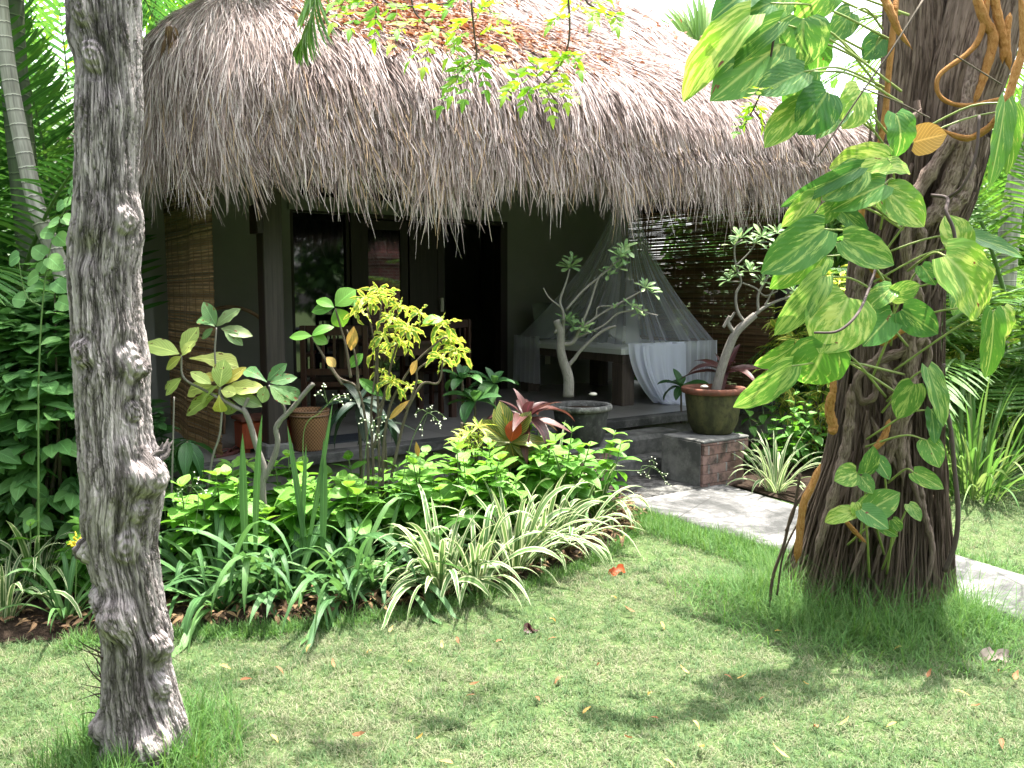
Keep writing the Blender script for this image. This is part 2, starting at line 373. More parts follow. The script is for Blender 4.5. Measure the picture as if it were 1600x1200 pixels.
M['adenium'] = leafmat('small_rosette_leaf', [(0.11, 0.22, 0.09), (0.22, 0.36, 0.14), (0.42, 0.55, 0.24)], 0.35, 0.35, vein=0)
M['pothos'] = leafmat('marbled_climber_leaf', [(0.07, 0.23, 0.04), (0.13, 0.31, 0.05), (0.22, 0.42, 0.06)], 0.42, 0.3, var='marble', vc=(0.62, 0.70, 0.20), vein=0.05, mid=(0.5, 0.6, 0.2), spot=-0.02)
M['pothosd'] = leafmat('dark_climber_leaf', [(0.045, 0.16, 0.035), (0.08, 0.22, 0.045), (0.13, 0.30, 0.055)], 0.35, 0.28, var='marble', vc=(0.42, 0.55, 0.16), vein=0.05, mid=(0.3, 0.42, 0.12))
M['deadleaf'] = leafmat('dead_leaf', [(0.40, 0.20, 0.05), (0.52, 0.33, 0.09), (0.60, 0.46, 0.18)], 0.3, 0.6, vein=0.4)
M['drybrown'] = leafmat('dry_brown_leaf', [(0.15, 0.055, 0.025), (0.27, 0.12, 0.05), (0.40, 0.24, 0.12)], 0.2, 0.7)
M['drysoil'] = leafmat('faded_dead_leaf', [(0.06, 0.035, 0.02), (0.15, 0.09, 0.045), (0.32, 0.22, 0.11)], 0.15, 0.8)
M['palm'] = leafmat('palm_leaflet', [(0.035, 0.12, 0.03), (0.07, 0.20, 0.04), (0.16, 0.32, 0.06)], 0.42, 0.32, vein=0)
M['palmpale'] = leafmat('light_palm_leaflet', [(0.06, 0.17, 0.03), (0.11, 0.25, 0.045), (0.2, 0.34, 0.07)], 0.45, 0.35, vein=0)  # paler green than the other palm leaflet
M['neem'] = leafmat('fresh_leaflet', [(0.14, 0.36, 0.04), (0.26, 0.50, 0.06), (0.45, 0.60, 0.08)], 0.5, 0.4, vein=0)
M['crown'] = leafmat('canopy_leaf', [(0.03, 0.08, 0.02), (0.06, 0.14, 0.03), (0.1, 0.2, 0.04)], 0.3, 0.5, vein=0)
M['back'] = leafmat('background_leaf', [(0.05, 0.14, 0.03), (0.10, 0.22, 0.045), (0.19, 0.32, 0.07)], 0.42, 0.45, vein=0)
M['grass'] = leafmat('lawn_blade', [(0.06, 0.15, 0.045), (0.15, 0.20, 0.095), (0.40, 0.35, 0.25)], 0.35, 0.6, vein=0, spec=0.25)
M['grassg'] = leafmat('long_grass_blade', [(0.06, 0.17, 0.035), (0.11, 0.23, 0.055), (0.26, 0.33, 0.12)], 0.4, 0.5, vein=0)
M['greybark'] = barkmat('grey_bark', (0.03, 0.024, 0.02), (0.30, 0.262, 0.252), (0.54, 0.49, 0.485), 11, 1.6, 1.0)
M['root'] = barkmat('aerial_root_bark', (0.045, 0.03, 0.022), (0.19, 0.135, 0.102), (0.37, 0.285, 0.23), 12, 1.5, 0.9)
M['thickroot'] = barkmat('thick_root_bark', (0.08, 0.05, 0.038), (0.29, 0.21, 0.17), (0.50, 0.40, 0.345), 7, 9, 0.9)
M['orange'] = barkmat('tan_climber_stem', (0.16, 0.065, 0.02), (0.36, 0.17, 0.05), (0.52, 0.30, 0.12), 3, 14, 0.4)
M['stem'] = barkmat('thin_woody_stem', (0.05, 0.04, 0.03), (0.12, 0.10, 0.075), (0.2, 0.17, 0.13), 10, 6, 0.4)
M['palestem'] = barkmat('pale_woody_stem', (0.10, 0.09, 0.078), (0.22, 0.205, 0.18), (0.34, 0.32, 0.29), 10, 6, 0.3)
M['gstem'] = plain('green_stem', (0.10, 0.18, 0.05), 0.5)
M['petiole'] = plain('leaf_stalk', (0.22, 0.28, 0.08), 0.5)
M['twig'] = plain('fine_twig', (0.06, 0.04, 0.03), 0.8)
M['vinedark'] = plain('dark_liana', (0.07, 0.05, 0.045), 0.8)
def palmbark(name, lightc, darkc, ring):
    t = NT(name); uv = t.attr("luv").outputs["Vector"]; sx = t.n.new("ShaderNodeSeparateXYZ"); t.link(uv, sx.inputs[0])
    n = t.noise(t.scale(uv, (4, 1, 1)), 3.0, 4, 0.6); v = t.math('ADD', t.math('MULTIPLY', sx.outputs[1], ring), t.math('MULTIPLY', n, 0.25))
    fr = t.math('FRACT', v); c = t.ramp(n, [(0.3, darkc), (0.62, lightc)])
    c = t.mix(t.ramp(fr, [(0.0, 1.0), (0.09, 0.0)]), c, tuple(min(1, x * 2.0) for x in lightc)); c = t.mix(t.ramp(fr, [(0.82, 0.0), (0.97, 0.7)]), c, tuple(x * .4 for x in darkc))
    t.base(c, 0.7, 0.3); t.bump(fr, 0.3, 0.01); return t.m
M['palmgrey'] = palmbark('ringed_grey_palm_bark', (0.40, 0.38, 0.33), (0.14, 0.13, 0.11), 12)
M['palmgreen'] = palmbark('ringed_green_palm_bark', (0.09, 0.12, 0.06), (0.045, 0.06, 0.035), 10)
TH = [(0.06, 0.040, 0.034), (0.22, 0.158, 0.138), (0.41, 0.325, 0.30), (0.57, 0.475, 0.45), (0.74, 0.65, 0.625), (0.50, 0.35, 0.22)]
M['thatch'] = strawmat('thatch_straw', TH)
M['thatchunder'] = plain('packed_thatch', (0.10, 0.075, 0.06), 0.95, 0.1, 0.5, 30, 0.6)
M['wall'] = plain('plastered_wall', (0.205, 0.205, 0.185), 0.85, 0.2, 0.06, 3)
M['darkwood'] = woodmat('dark_timber', (0.04, 0.031, 0.027))
M['doorwood'] = woodmat('door_timber', (0.022, 0.014, 0.012), 0.5)
M['redwood'] = woodmat('red_brown_furniture', (0.045, 0.018, 0.012), 0.4)
M['bedwood'] = woodmat('weathered_bed_timber', (0.085, 0.065, 0.052), 0.7)
def glassmat():
    t = NT('dark_window_glass'); t.base((0.006, 0.007, 0.009), 0.03, 0.5); t.bs.inputs["IOR"].default_value = 1.9; return t.m
M['glass'] = glassmat()
def tilemat():
    t = NT('floor_tiles'); o = t.n.new("ShaderNodeTexCoord").outputs["Object"]
    mp = t.n.new("ShaderNodeMapping"); mp.inputs["Rotation"].default_value = (0, 0, -HA); t.link(o, mp.inputs["Vector"])
    b = t.n.new("ShaderNodeTexBrick"); t.link(mp.outputs[0], b.inputs["Vector"]); b.offset = 0.0; b.inputs["Scale"].default_value = 1.0
    b.inputs["Brick Width"].default_value = 0.4; b.inputs["Row Height"].default_value = 0.4; b.inputs["Mortar Size"].default_value = 0.006
    b.inputs["Color1"].default_value = (0.27, 0.262, 0.245, 1); b.inputs["Color2"].default_value = (0.23, 0.22, 0.205, 1); b.inputs["Mortar"].default_value = (0.12, 0.11, 0.10, 1)
    n = t.noise(o, 3.0, 5, 0.6); t.base(t.mix(t.ramp(n, [(0.5, 0.0), (0.8, 0.4)]), b.outputs[0], (0.2, 0.18, 0.16)), 0.28, 0.5); return t.m
M['tile'] = tilemat()
def stainmat(name, a, b, dk, sc=3.0, rough=0.85, bs=0.4):
    t = NT(name); o = t.obj(); n = t.noise(o, sc, 6, 0.65); n2 = t.noise(o, sc * 3.1, 5, 0.7); n3 = t.noise(o, 60, 3, 0.6)
    c = t.ramp(n2, [(0.35, a), (0.7, b)]); c = t.mix(t.ramp(n, [(0.42, 0.9), (0.58, 0.0)]), c, dk)
    c = t.mix(t.math('MULTIPLY', n3, 0.35), c, tuple(v * .5 for v in a))
    t.base(c, rough, 0.2); t.bump(t.math('ADD', n2, t.math('MULTIPLY', n3, 0.5)), bs, 0.015); return t.m
M['path'] = stainmat('weathered_path_concrete', (0.19, 0.19, 0.185), (0.36, 0.35, 0.34), (0.05, 0.05, 0.048), 2.3)
def pathmat():
    t = NT('weathered_path_concrete'); o = t.obj(); n1 = t.noise(o, 1.7, 7, 0.7, 0.6); n2 = t.noise(o, 11, 6, 0.7); n3 = t.noise(o, 80, 3, 0.6)
    h = t.math('ADD', n1, t.math('MULTIPLY', n2, 0.35)); c = t.ramp(h, [(0.56, (0.045, 0.046, 0.045)), (0.66, (0.10, 0.10, 0.098)), (0.74, (0.22, 0.215, 0.21)), (0.92, (0.33, 0.32, 0.31))])
    c = t.mix(t.math('MULTIPLY', n3, 0.4), c, (0.06, 0.06, 0.058)); vo = t.n.new("ShaderNodeTexVoronoi"); vo.feature = 'DISTANCE_TO_EDGE'; vo.inputs["Scale"].default_value = 1.3; t.link(t.scale(o, (1, 1, 0)), vo.inputs["Vector"])
    c = t.mix(t.ramp(vo.outputs["Distance"], [(0.0, 0.8), (0.012, 0.0)]), c, (0.03, 0.03, 0.028)); t.base(c, 0.9, 0.2); t.bump(t.math('ADD', h, t.math('MULTIPLY', n3, 0.5)), 0.6, 0.015); return t.m
M['path'] = pathmat()
M['stone'] = stainmat('old_concrete', (0.17, 0.17, 0.16), (0.27, 0.265, 0.25), (0.05, 0.052, 0.05), 3.0)
M['coping'] = stainmat('dark_coping', (0.09, 0.09, 0.085), (0.16, 0.155, 0.15), (0.03, 0.032, 0.03), 5.0)
M['plinth'] = stainmat('plinth_render', (0.26, 0.25, 0.235), (0.36, 0.345, 0.32), (0.10, 0.095, 0.085), 2.5)
M['brick'] = brickmat('worn_bricks', ((0.17, 0.10, 0.085), (0.24, 0.16, 0.14)), (0.22, 0.21, 0.20), 1.0, 0.010, 0.21, 0.075)
M['redbrick'] = brickmat('red_gate_bricks', ((0.15, 0.045, 0.04), (0.2, 0.07, 0.06)), (0.3, 0.27, 0.25), 1.0, 0.012, 0.22, 0.075, dirt=(0.22, 0.08, 0.07))
def potmat(name, a, b, drip):
    t = NT(name); o = t.obj(); n = t.noise(t.scale(o, (1, 1, 0.25)), 9, 5, 0.65); n2 = t.noise(o, 22, 4, 0.6)
    c = t.ramp(n, [(0.36, a), (0.62, b)]); c = t.mix(t.ramp(n2, [(0.5, 0.0), (0.7, 0.7)]), c, drip); t.base(c, 0.85, 0.25); t.bump(t.math('ADD', n, n2), 0.4, 0.01); return t.m
M['potgrey'] = potmat('black_stained_stone_pot', (0.016, 0.017, 0.016), (0.04, 0.042, 0.039), (0.075, 0.078, 0.072))
M['potrim'] = potmat('lichened_pot_rim', (0.045, 0.045, 0.043), (0.12, 0.12, 0.112), (0.34, 0.34, 0.32))
M['potmoss'] = potmat('mossy_clay_pot', (0.035, 0.038, 0.018), (0.085, 0.082, 0.035), (0.025, 0.024, 0.016))
M['terra'] = potmat('terracotta_rim', (0.11, 0.045, 0.03), (0.18, 0.07, 0.045), (0.08, 0.06, 0.045))
def soilmat():
    t = NT('dark_soil'); o = t.obj(); n = t.noise(o, 14, 6, 0.7); n2 = t.noise(o, 70, 4, 0.7)
    c = t.ramp(n, [(0.3, (0.018, 0.012, 0.009)), (0.7, (0.06, 0.042, 0.03))]); t.base(c, 0.95, 0.1); t.bump(t.math('ADD', n, n2), 0.8, 0.03); return t.m
M['soil'] = soilmat()
def lawnmat():
    t = NT('lawn_ground'); o = t.obj(); n = t.noise(o, 1.1, 4, 0.6); n2 = t.noise(o, 35, 5, 0.7)
    c = t.ramp(n2, [(0.3, (0.035, 0.055, 0.02)), (0.5, (0.07, 0.105, 0.04)), (0.75, (0.17, 0.16, 0.09))])
    c = t.mix(t.ramp(n, [(0.4, 0.0), (0.65, 0.45)]), c, (0.06, 0.12, 0.03)); t.base(c, 0.95, 0.1); t.bump(n2, 0.8, 0.02); return t.m
M['lawn'] = lawnmat()
def blindmat(nm='split_bamboo', k=1.0):
    t = NT(nm); rn = t.attr("rnd").outputs["Fac"]; n = t.noise(t.scale(t.obj(), (2, 2, 30)), 3, 4, 0.6)
    c = t.ramp(rn, [(0.0, tuple(k * x for x in (0.06, 0.032, 0.016))), (0.5, tuple(k * x for x in (0.17, 0.10, 0.05))), (1.0, tuple(k * x for x in (0.30, 0.185, 0.10)))]); c = t.mix(t.ramp(n, [(0.4, 0.5), (0.6, 0.0)]), c, (0.12, 0.06, 0.03))
    t.base(c, 0.6, 0.3)
    tr = t.n.new("ShaderNodeBsdfTranslucent"); t.link(c, tr.inputs["Color"]); ms = t.n.new("ShaderNodeMixShader"); ms.inputs[0].default_value = 0.15
    t.link(t.bs.outputs[0], ms.inputs[1]); t.link(tr.outputs[0], ms.inputs[2]); t.link(ms.outputs[0], t.out.inputs["Surface"]); return t.m
M['bamboo'] = blindmat()
M['bamboolit'] = blindmat('lit_split_bamboo', 2.2)  # same bamboo, lightened: the light on the left blind is in its colour
def netmat():
    t = NT('white_net'); t.base((0.9, 0.91, 0.98), 0.9, 0.1); lw = t.n.new("ShaderNodeLayerWeight"); lw.inputs[0].default_value = 0.35
    tp = t.n.new("ShaderNodeBsdfTransparent"); tl = t.n.new("ShaderNodeBsdfTranslucent"); tl.inputs["Color"].default_value = (0.8, 0.83, 0.95, 1)
    m1 = t.n.new("ShaderNodeMixShader"); m1.inputs[0].default_value = 0.5; t.link(t.bs.outputs[0], m1.inputs[1]); t.link(tl.outputs[0], m1.inputs[2])
    rn = t.attr("rnd").outputs["Fac"]; fac = t.math('MULTIPLY', t.math('ADD', t.math('MULTIPLY', lw.outputs["Facing"], 0.7), 0.75), rn, clamp=True)
    m2 = t.n.new("ShaderNodeMixShader"); t.link(fac, m2.inputs[0]); t.link(tp.outputs[0], m2.inputs[1]); t.link(m1.outputs[0], m2.inputs[2]); t.link(m2.outputs[0], t.out.inputs["Surface"]); return t.m
M['net'] = netmat()
M['mattress'] = plain('pale_mattress_cloth', (0.62, 0.64, 0.60), 0.85, 0.2, 0.05)
M['cushion'] = plain('sage_cushion_cloth', (0.13, 0.15, 0.12), 0.9, 0.1, 0.1)
M['pillow'] = plain('pale_pillow_cloth', (0.45, 0.46, 0.40), 0.9, 0.1, 0.05)
M['redbox'] = plain('orange_red_ceramic', (0.36, 0.075, 0.035), 0.45, 0.4, 0.2)
def weave():
    t = NT('woven_cane'); uv = t.attr("luv").outputs["Vector"]; ck = t.n.new("ShaderNodeTexChecker"); ck.inputs["Scale"].default_value = 1.0
    t.link(t.scale(uv, (11, 75, 1)), ck.inputs["Vector"]); ck.inputs["Color1"].default_value = (0.34, 0.19, 0.09, 1); ck.inputs["Color2"].default_value = (0.16, 0.08, 0.035, 1)
    t.base(ck.outputs[0], 0.6, 0.3); t.bump(ck.outputs["Fac"], 0.5, 0.006); return t.m
M['weave'] = weave()
M['cane'] = plain('brown_cane', (0.20, 0.12, 0.07), 0.5)
M['mat'] = plain('dark_doormat', (0.03, 0.035, 0.042), 0.95, 0.1, 0.3, 40)
M['sandal'] = plain('dark_red_rubber', (0.10, 0.035, 0.03), 0.6)
M['white'] = plain('cream_plastic', (0.6, 0.58, 0.5), 0.5, 0.4, 0.05)
M['flower'] = plain('small_pale_flower', (0.75, 0.78, 0.6), 0.7)
M['yflower'] = plain('yellow_flower', (0.7, 0.55, 0.03), 0.6)
M['pinkfl'] = plain('magenta_bracts', (0.55, 0.03, 0.16), 0.6)
M['paleleaf'] = plain('pale_dry_leaf', (0.5, 0.38, 0.34), 0.8)
M['pebble'] = stainmat('pebbled_landing', (0.13, 0.13, 0.12), (0.30, 0.29, 0.27), (0.03, 0.03, 0.028), 14.0, 0.8, 0.9)
# ------------------------------------------------------------------ ground
FZ = 0.45                                  # verandah floor height
g = MB(); grid(g, np.stack(np.meshgrid(np.linspace(-90, 90, 40), np.linspace(-30, 150, 40), [0.0], indexing='ij'), -1)[:, :, 0, :])
g.build('lawn', M['lawn'], kind='structure')
bedpx = [(-420, 1010), (0, 1003), (160, 1000), (300, 987), (420, 983), (540, 968), (640, 955), (760, 928), (860, 900), (935, 868), (980, 838), (998, 812)]
BED = [G(*p)[:2] for p in bedpx]
def sheet_between(A, B, n, z0=0.004, bump=0.0, seed=0.0, z1=None):
    A = smoothpath(A, n); B = smoothpath(B, n); k = 24; u = np.linspace(0, 1, k)[None, :, None]
    P = A[:, None, :] * (1 - u) + B[:, None, :] * u
    z = z0 + bump * np.sin(np.clip(u[..., 0] * 1.0, 0, 1) * np.pi * .5) * (0.5 + fbm(np.stack([P[..., 0].ravel() * 3 + seed, P[..., 1].ravel() * 3, P[..., 0].ravel() * 0], 1), 3).reshape(n, k))
    return np.concatenate([P, z[..., None]], -1)
back = [W(-4.5, 4.2)[:2], W(-1.0, 6.3)[:2], W(1.0, 6.3)[:2], W(2.2, 6.2)[:2], W(3.2, 6.1)[:2], W(4.28, 6.0)[:2]]
mb = MB(); grid(mb, sheet_between(BED, back, 90, 0.006, 0.06)); mb.build('flower_bed_soil', M['soil'], kind='structure')
# the path: a slab running out from the steps, slightly wandering edges
PL, PR = 4.33, 5.44
ts = np.linspace(5.3, -3.0, 60)
def path_edge(base, sd, t): return base + 0.02 * (fbm(np.stack([t * 2.3 + sd, t * 0, t * 0], 1), 3) - 0.5)
mb = MB(); eL = path_edge(PL, 1, ts) - 0.00 * ts; eR = path_edge(PR - .17 * (4.7 - ts).clip(0, 9), 9, ts).clip(4.95, 9)
rows = []
for off, z in ((-0.0, -0.03), (0.0, 0.035), (0.012, 0.05)):
    rows.append(WV(np.stack([eL + off, ts, np.full(60, z)], 1)))
for u in np.linspace(0.1, .9, 5): rows.append(WV(np.stack([eL * (1 - u) + eR * u, ts, np.full(60, 0.052)], 1)))
for off, z in ((-0.012, 0.05), (0.0, 0.035), (0.0, -0.03)):
    rows.append(WV(np.stack([eR + off, ts, np.full(60, z)], 1)))
grid(mb, np.stack(rows, 0)); mb.build('garden_path', M['path'], kind='structure')
mb = MB(); box(mb, (4.56, 4.72, 0.02), (5.16, 5.34, 0.062)); mb.build('pebbled_landing', M['pebble'], kind='structure')
# bed to the right of the path, below the right blind
mb = MB(); grid(mb, sheet_between([W(5.52, 4.05)[:2], W(5.9, 3.95)[:2], W(6.6, 3.9)[:2], W(7.6, 4.1)[:2]], [W(5.52, 6.0)[:2], W(6, 6.0)[:2], W(7, 6.1)[:2], W(8.2, 6.1)[:2]], 30, 0.006, 0.05)); mb.build('flower_bed_soil', M['soil'], kind='structure')

# ------------------------------------------------------------------ bungalow
S0, S1 = 1.55, 8.0; TF, TW = 5.84, 8.70
hc = W(4.8, 8.0, 0)
house = thing('bungalow', 'thatched garden bungalow with a dark open verandah and pale walls', 'house', hc)
mb = MB(); box(mb, (S0, TF + .12, 0.0), (S1, 12.4, FZ - .07)); mb.build('plinth', M['plinth'], house, False)
mb = MB(); box(mb, (S0 - .02, TF, FZ - .07), (S1 + .02, TF + .16, FZ + .002), bev=.008); mb.build('kerb_edge', M['coping'], house, False)
mb = MB(); box(mb, (S0 + .01, TF + .16, FZ - .07), (S1, 12.3, FZ)); mb.build('verandah_floor', M['tile'], house, False)
# walls with openings
wl = MB()
for a, b in (((S0, TW, FZ), (3.30, TW + .16, 3.1)), ((3.30, TW, 2.51), (6.02, TW + .16, 2.62)), ((3.30, TW, 2.88), (6.02, TW + .16, 3.1)), ((3.30, TW, FZ), (3.97, TW + .16, 0.72)), ((6.02, TW, FZ), (S1, TW + .16, 3.1)),
             ((3.30, TW, 2.62), (3.42, TW + .16, 2.88)), ((3.86, TW, 2.62), (4.14, TW + .16, 2.88)), ((4.62, TW, 2.62), (4.84, TW + .16, 2.88)), ((5.3, TW, 2.62), (5.45, TW + .16, 2.88)), ((5.9, TW, 2.62), (6.02, TW + .16, 2.88)),
             ((S0, TW + .16, FZ), (S0 + .16, 12.3, 3.1)), ((S1 - .16, TW + .16, FZ), (S1, 12.3, 3.1)), ((S0 + .16, 12.1, FZ), (S1 - .16, 12.3, 3.1)), ((S0, 7.5, FZ), (S0 + .12, TW, 2.9))):
    box(wl, a, b)
wl.build('wall', M['wall'], house, False)
for a, b in ((3.42, 3.86), (4.14, 4.62), (4.84, 5.3), (5.45, 5.9)):
    m = MB(); box(m, (a, TW + .05, 2.62), (b, TW + .09, 2.88)); m.build('vent_window', M['glass'], house, False)
mb = MB(); box(mb, (3.28, TW - .035, 2.47), (6.06, TW - .002, 2.53)); mb.build('lintel', M['wall'], house, False)
# window
m = MB()
for a, b in (((3.302, TW + .02, .722), (3.34, TW + .11, 2.508)), ((3.93, TW + .02, .722), (3.968, TW + .11, 2.508)), ((3.34, TW + .02, .722), (3.93, TW + .11, .78)), ((3.34, TW + .02, 2.45), (3.93, TW + .11, 2.508))): box(m, a, b)
win = m.build('window', M['doorwood'], house, False)
m = MB(); box(m, (3.34, TW + .06, .78), (3.93, TW + .068, 2.45)); m.build('window_pane', M['glass'], win, False)
# folding doors: frame, closed glazed leaf, solid leaves folded beside the opening
m = MB()
for a, b in (((3.972, TW - .01, FZ), (4.08, TW + .14, 2.508)), ((5.92, TW - .01, FZ), (6.018, TW + .14, 2.508)), ((4.08, TW - .01, 2.42), (5.92, TW + .14, 2.508)), ((4.0, TW + .0, FZ), (4.0001, TW + .001, FZ + .001))): box(m, a, b)
df = m.build('door_frame', M['doorwood'], house, False)
def door_leaf(s0, s1, t, glazed=True):
    m = MB(); z0, z1 = FZ + .01, 2.41
    box(m, (s0, t, z0), (s0 + .09, t + .04, z1)); box(m, (s1 - .09, t, z0), (s1, t + .04, z1))
    box(m, (s0 + .09, t, z0), (s1 - .09, t + .04, z0 + .22)); box(m, (s0 + .09, t, z1 - .1), (s1 - .09, t + .04, z1))
    if not glazed: box(m, (s0 + .09, t + .01, z0 + .22), (s1 - .09, t + .03, z1 - .1))
    d = m.build('door', M['doorwood'], house, False)
    if glazed:
        m = MB(); box(m, (s0 + .09, t + .016, z0 + .22), (s1 - .09, t + .024, z1 - .1)); m.build('door_pane', M['glass'], d, False)
    return d
door_leaf(4.10, 4.68, TW + .03)
d2 = door_leaf(4.70, 5.16, TW + .03, False)
m = MB(); box(m, (5.09, TW + .005, 1.40), (5.13, TW + .028, 1.56), bev=.004); m.build('door_handle', M['white'], d2, False)
# posts, brackets, beams
def post(s, t, wd=.07):
    m = MB(); box(m, (s - wd, t - wd, FZ), (s + wd, t + wd, 2.75), bev=.006)
    p = m.build('verandah_post', M['darkwood'], house, False)
    m = MB(); box(m, (s - .12, t - .10, 2.02), (s - wd - .004, t + .06, 2.22), bev=.006); m.build('bracket', M['doorwood'], p, False)
    m = MB(); box(m, (s - .1, t - .1, FZ + .001), (s + .1, t + .1, FZ + .09), bev=.01); m.build('post_base', M['stone'], p, False)
post(2.13, 6.02); post(7.86, 6.05); post(5.0, 6.02) if False else None
m = MB(); box(m, (S0 - .3, 5.94, 2.752), (S1 + .2, 6.1, 2.9)); m.build('eave_beam', M['darkwood'], house, False)
m = MB(); box(m, (S1 - .12, 6.15, 2.6), (S1 - .0, TW, 2.75)); m.build('side_beam', M['darkwood'], house, False)
m = MB(); box(m, (S0 - .0, 6.15, 2.6), (S0 + .12, TW, 2.75)); m.build('side_beam', M['darkwood'], house, False)
# steps and brick cheeks
m = MB(); box(m, (4.56, 5.36, 0.0), (5.95, TF + .1, 0.20), bev=.02); m.build('step', M['stone'], house, False)
m = MB(); box(m, (4.74, 5.50, 0.202), (5.80, TF - .003, 0.36), bev=.035); m.build('upper_step', M['stone'], house, False)
def brick_block(s0, s1, t0, t1, z1, name):
    """a cheek of stacked courses: each course stands a few mm in or out"""
    m = MB(); rs = np.random.RandomState(int(s0 * 100)); z = 0.0; k = 0
    while z < z1 - .03:
        h = .078; o = rs.uniform(-.008, .008, 4); o[1] += (-.05 if k in (1, 2, 3) else 0)
        zz = min(z + h, z1 - .02); q = [(s0 + o[0], t0 + o[2], z), (s1 + o[1], t1 + o[3] * .1, zz - .004)]
        b = MB(); box(b, q[0], q[1], house=False, bev=.004); v = b.v[0]; uv = np.stack([v[:, 0] + v[:, 1] + k * .11, v[:, 2] * 0 + .04], 1)
        m.add(WV(v), b.f[0], uv, .5); z += h; k += 1
    c = m.build(name, M['brick'], house, False)
    m = MB(); box(m, (s0 - .006, t0 - .008, z1 - .018), (s1 + .006, t1, z1), bev=.008); m.build('cap_slab', M['stone'], c, False)
    m = MB(); box(m, (s0 - .016, t0 + .02, .0), (s0 - .0085, t1, z1 - .02)); m.build('render_coat', M['stone'], c, False)
brick_block(4.12, 4.55, 5.10, TF - .004, .40, 'stair_cheek'); brick_block(5.18, 5.72, 4.72, 5.17, .43, 'stair_pillar')

# roof: rounded rectangle plan, inward offset a, vertical drop at the eave
RS0, RS1, RT0, RT1 = 1.24, 8.75, 5.15, 13.0
RAD = 0.75; AMAX = (RS1 - RS0) / 2 * .98
def roofz(s): return 3.01 + 0.16 * np.clip((s - RS0) / (RS1 - RS0), 0, 1)       # level where the slope would meet the eave line
TANP = .73; RND = .42
def prof(q):
    """q: metres along the outer skin from the lip upwards -> (a, z offset), tangent"""
    q = np.asarray(q, float); drop = .22; arc = .66
    a = np.where(q < drop, 0.015 * q, 0); z = np.where(q < drop, q - drop - .30, 0)
    u = np.clip((q - drop) / arc, 0, 1)
    al = u * (np.pi / 2 - math.atan(TANP)); 
    # the curve turns from vertical to the slope angle at constant rate
    R = arc / (np.pi / 2 - math.atan(TANP)); a1 = R * (1 - np.cos(al)); z1 = R * np.sin(al) - .30
    a = np.where(q >= drop, a1, a); z = np.where(q >= drop, z1, z)
    ex = np.clip(q - drop - arc, 0, None); ca = 1 / math.hypot(1, TANP); a = a + ex * ca; z = z + ex * ca * TANP
    ang = np.pi / 2 - al                                     # tangent elevation
    return a, z, np.cos(ang), np.sin(ang)
# perimeter: front (s from RS0+RAD..RS1-RAD), corners, sides
def perim(side, u):
    """side: 'front','left','right','cl','cr','back'; u 0..1 -> base point (s,t), inward normal"""
    if side == 'front': s = RS0 + RAD + u * (RS1 - RS0 - 2 * RAD); return s, np.full_like(s, RT0), u * 0, u * 0 + 1
    if side == 'back': s = RS0 + RAD + u * (RS1 - RS0 - 2 * RAD); return s, np.full_like(s, RT1), u * 0, u * 0 - 1
    if side == 'left': t = RT0 + RAD + u * (RT1 - RT0 - 2 * RAD); return np.full_like(t, RS0), t, u * 0 + 1, u * 0
    if side == 'right': t = RT0 + RAD + u * (RT1 - RT0 - 2 * RAD); return np.full_like(t, RS1), t, u * 0 - 1, u * 0
    cx, cy, a0 = {'cl': (RS0 + RAD, RT0 + RAD, np.pi), 'cr': (RS1 - RAD, RT0 + RAD, -np.pi / 2), 'bl': (RS0 + RAD, RT1 - RAD, np.pi / 2), 'br': (RS1 - RAD, RT1 - RAD, 0.0)}[side]
    th = a0 + u * np.pi / 2; c, s_ = np.cos(th), np.sin(th)
    return cx + RAD * c, cy + RAD * s_, -c, -s_
def lump(s, t): return (fbm(np.stack([s * 1.1, t * 1.1, t * 0], 1), 3) - .47) * .16
def roofpt(bs, bt, ns, nt_, q):
    a, z, ca, sa = prof(q); s = bs + ns * a; t = bt + nt_ * a; zz = roofz(s) + z + np.where(q < .22, (.22 - np.clip(q, 0, .22)) * .8 * np.clip((s - RS0) / (RS1 - RS0), 0, 1), 0)
    g_ = np.clip(q / .9, 0, 1); g_ = g_ * g_ * (3 - 2 * g_); zz = zz - g_ * (-.03 * np.exp(-(np.clip(s - RS0, 0, 9) / 1.0) ** 2) + .12 * np.exp(-(np.clip(RS1 - s, 0, 9) / 1.3) ** 2))
    L = lump(s, t + zz); s = s - ns * L * sa; t = t - nt_ * L * sa; zz = zz + L * ca
    return np.stack([s, t, zz], -1), ca, sa
QM = .22 + .66 + (AMAX - .2) * math.hypot(1, TANP)
rs = np.random.RandomState(11)
core = MB()
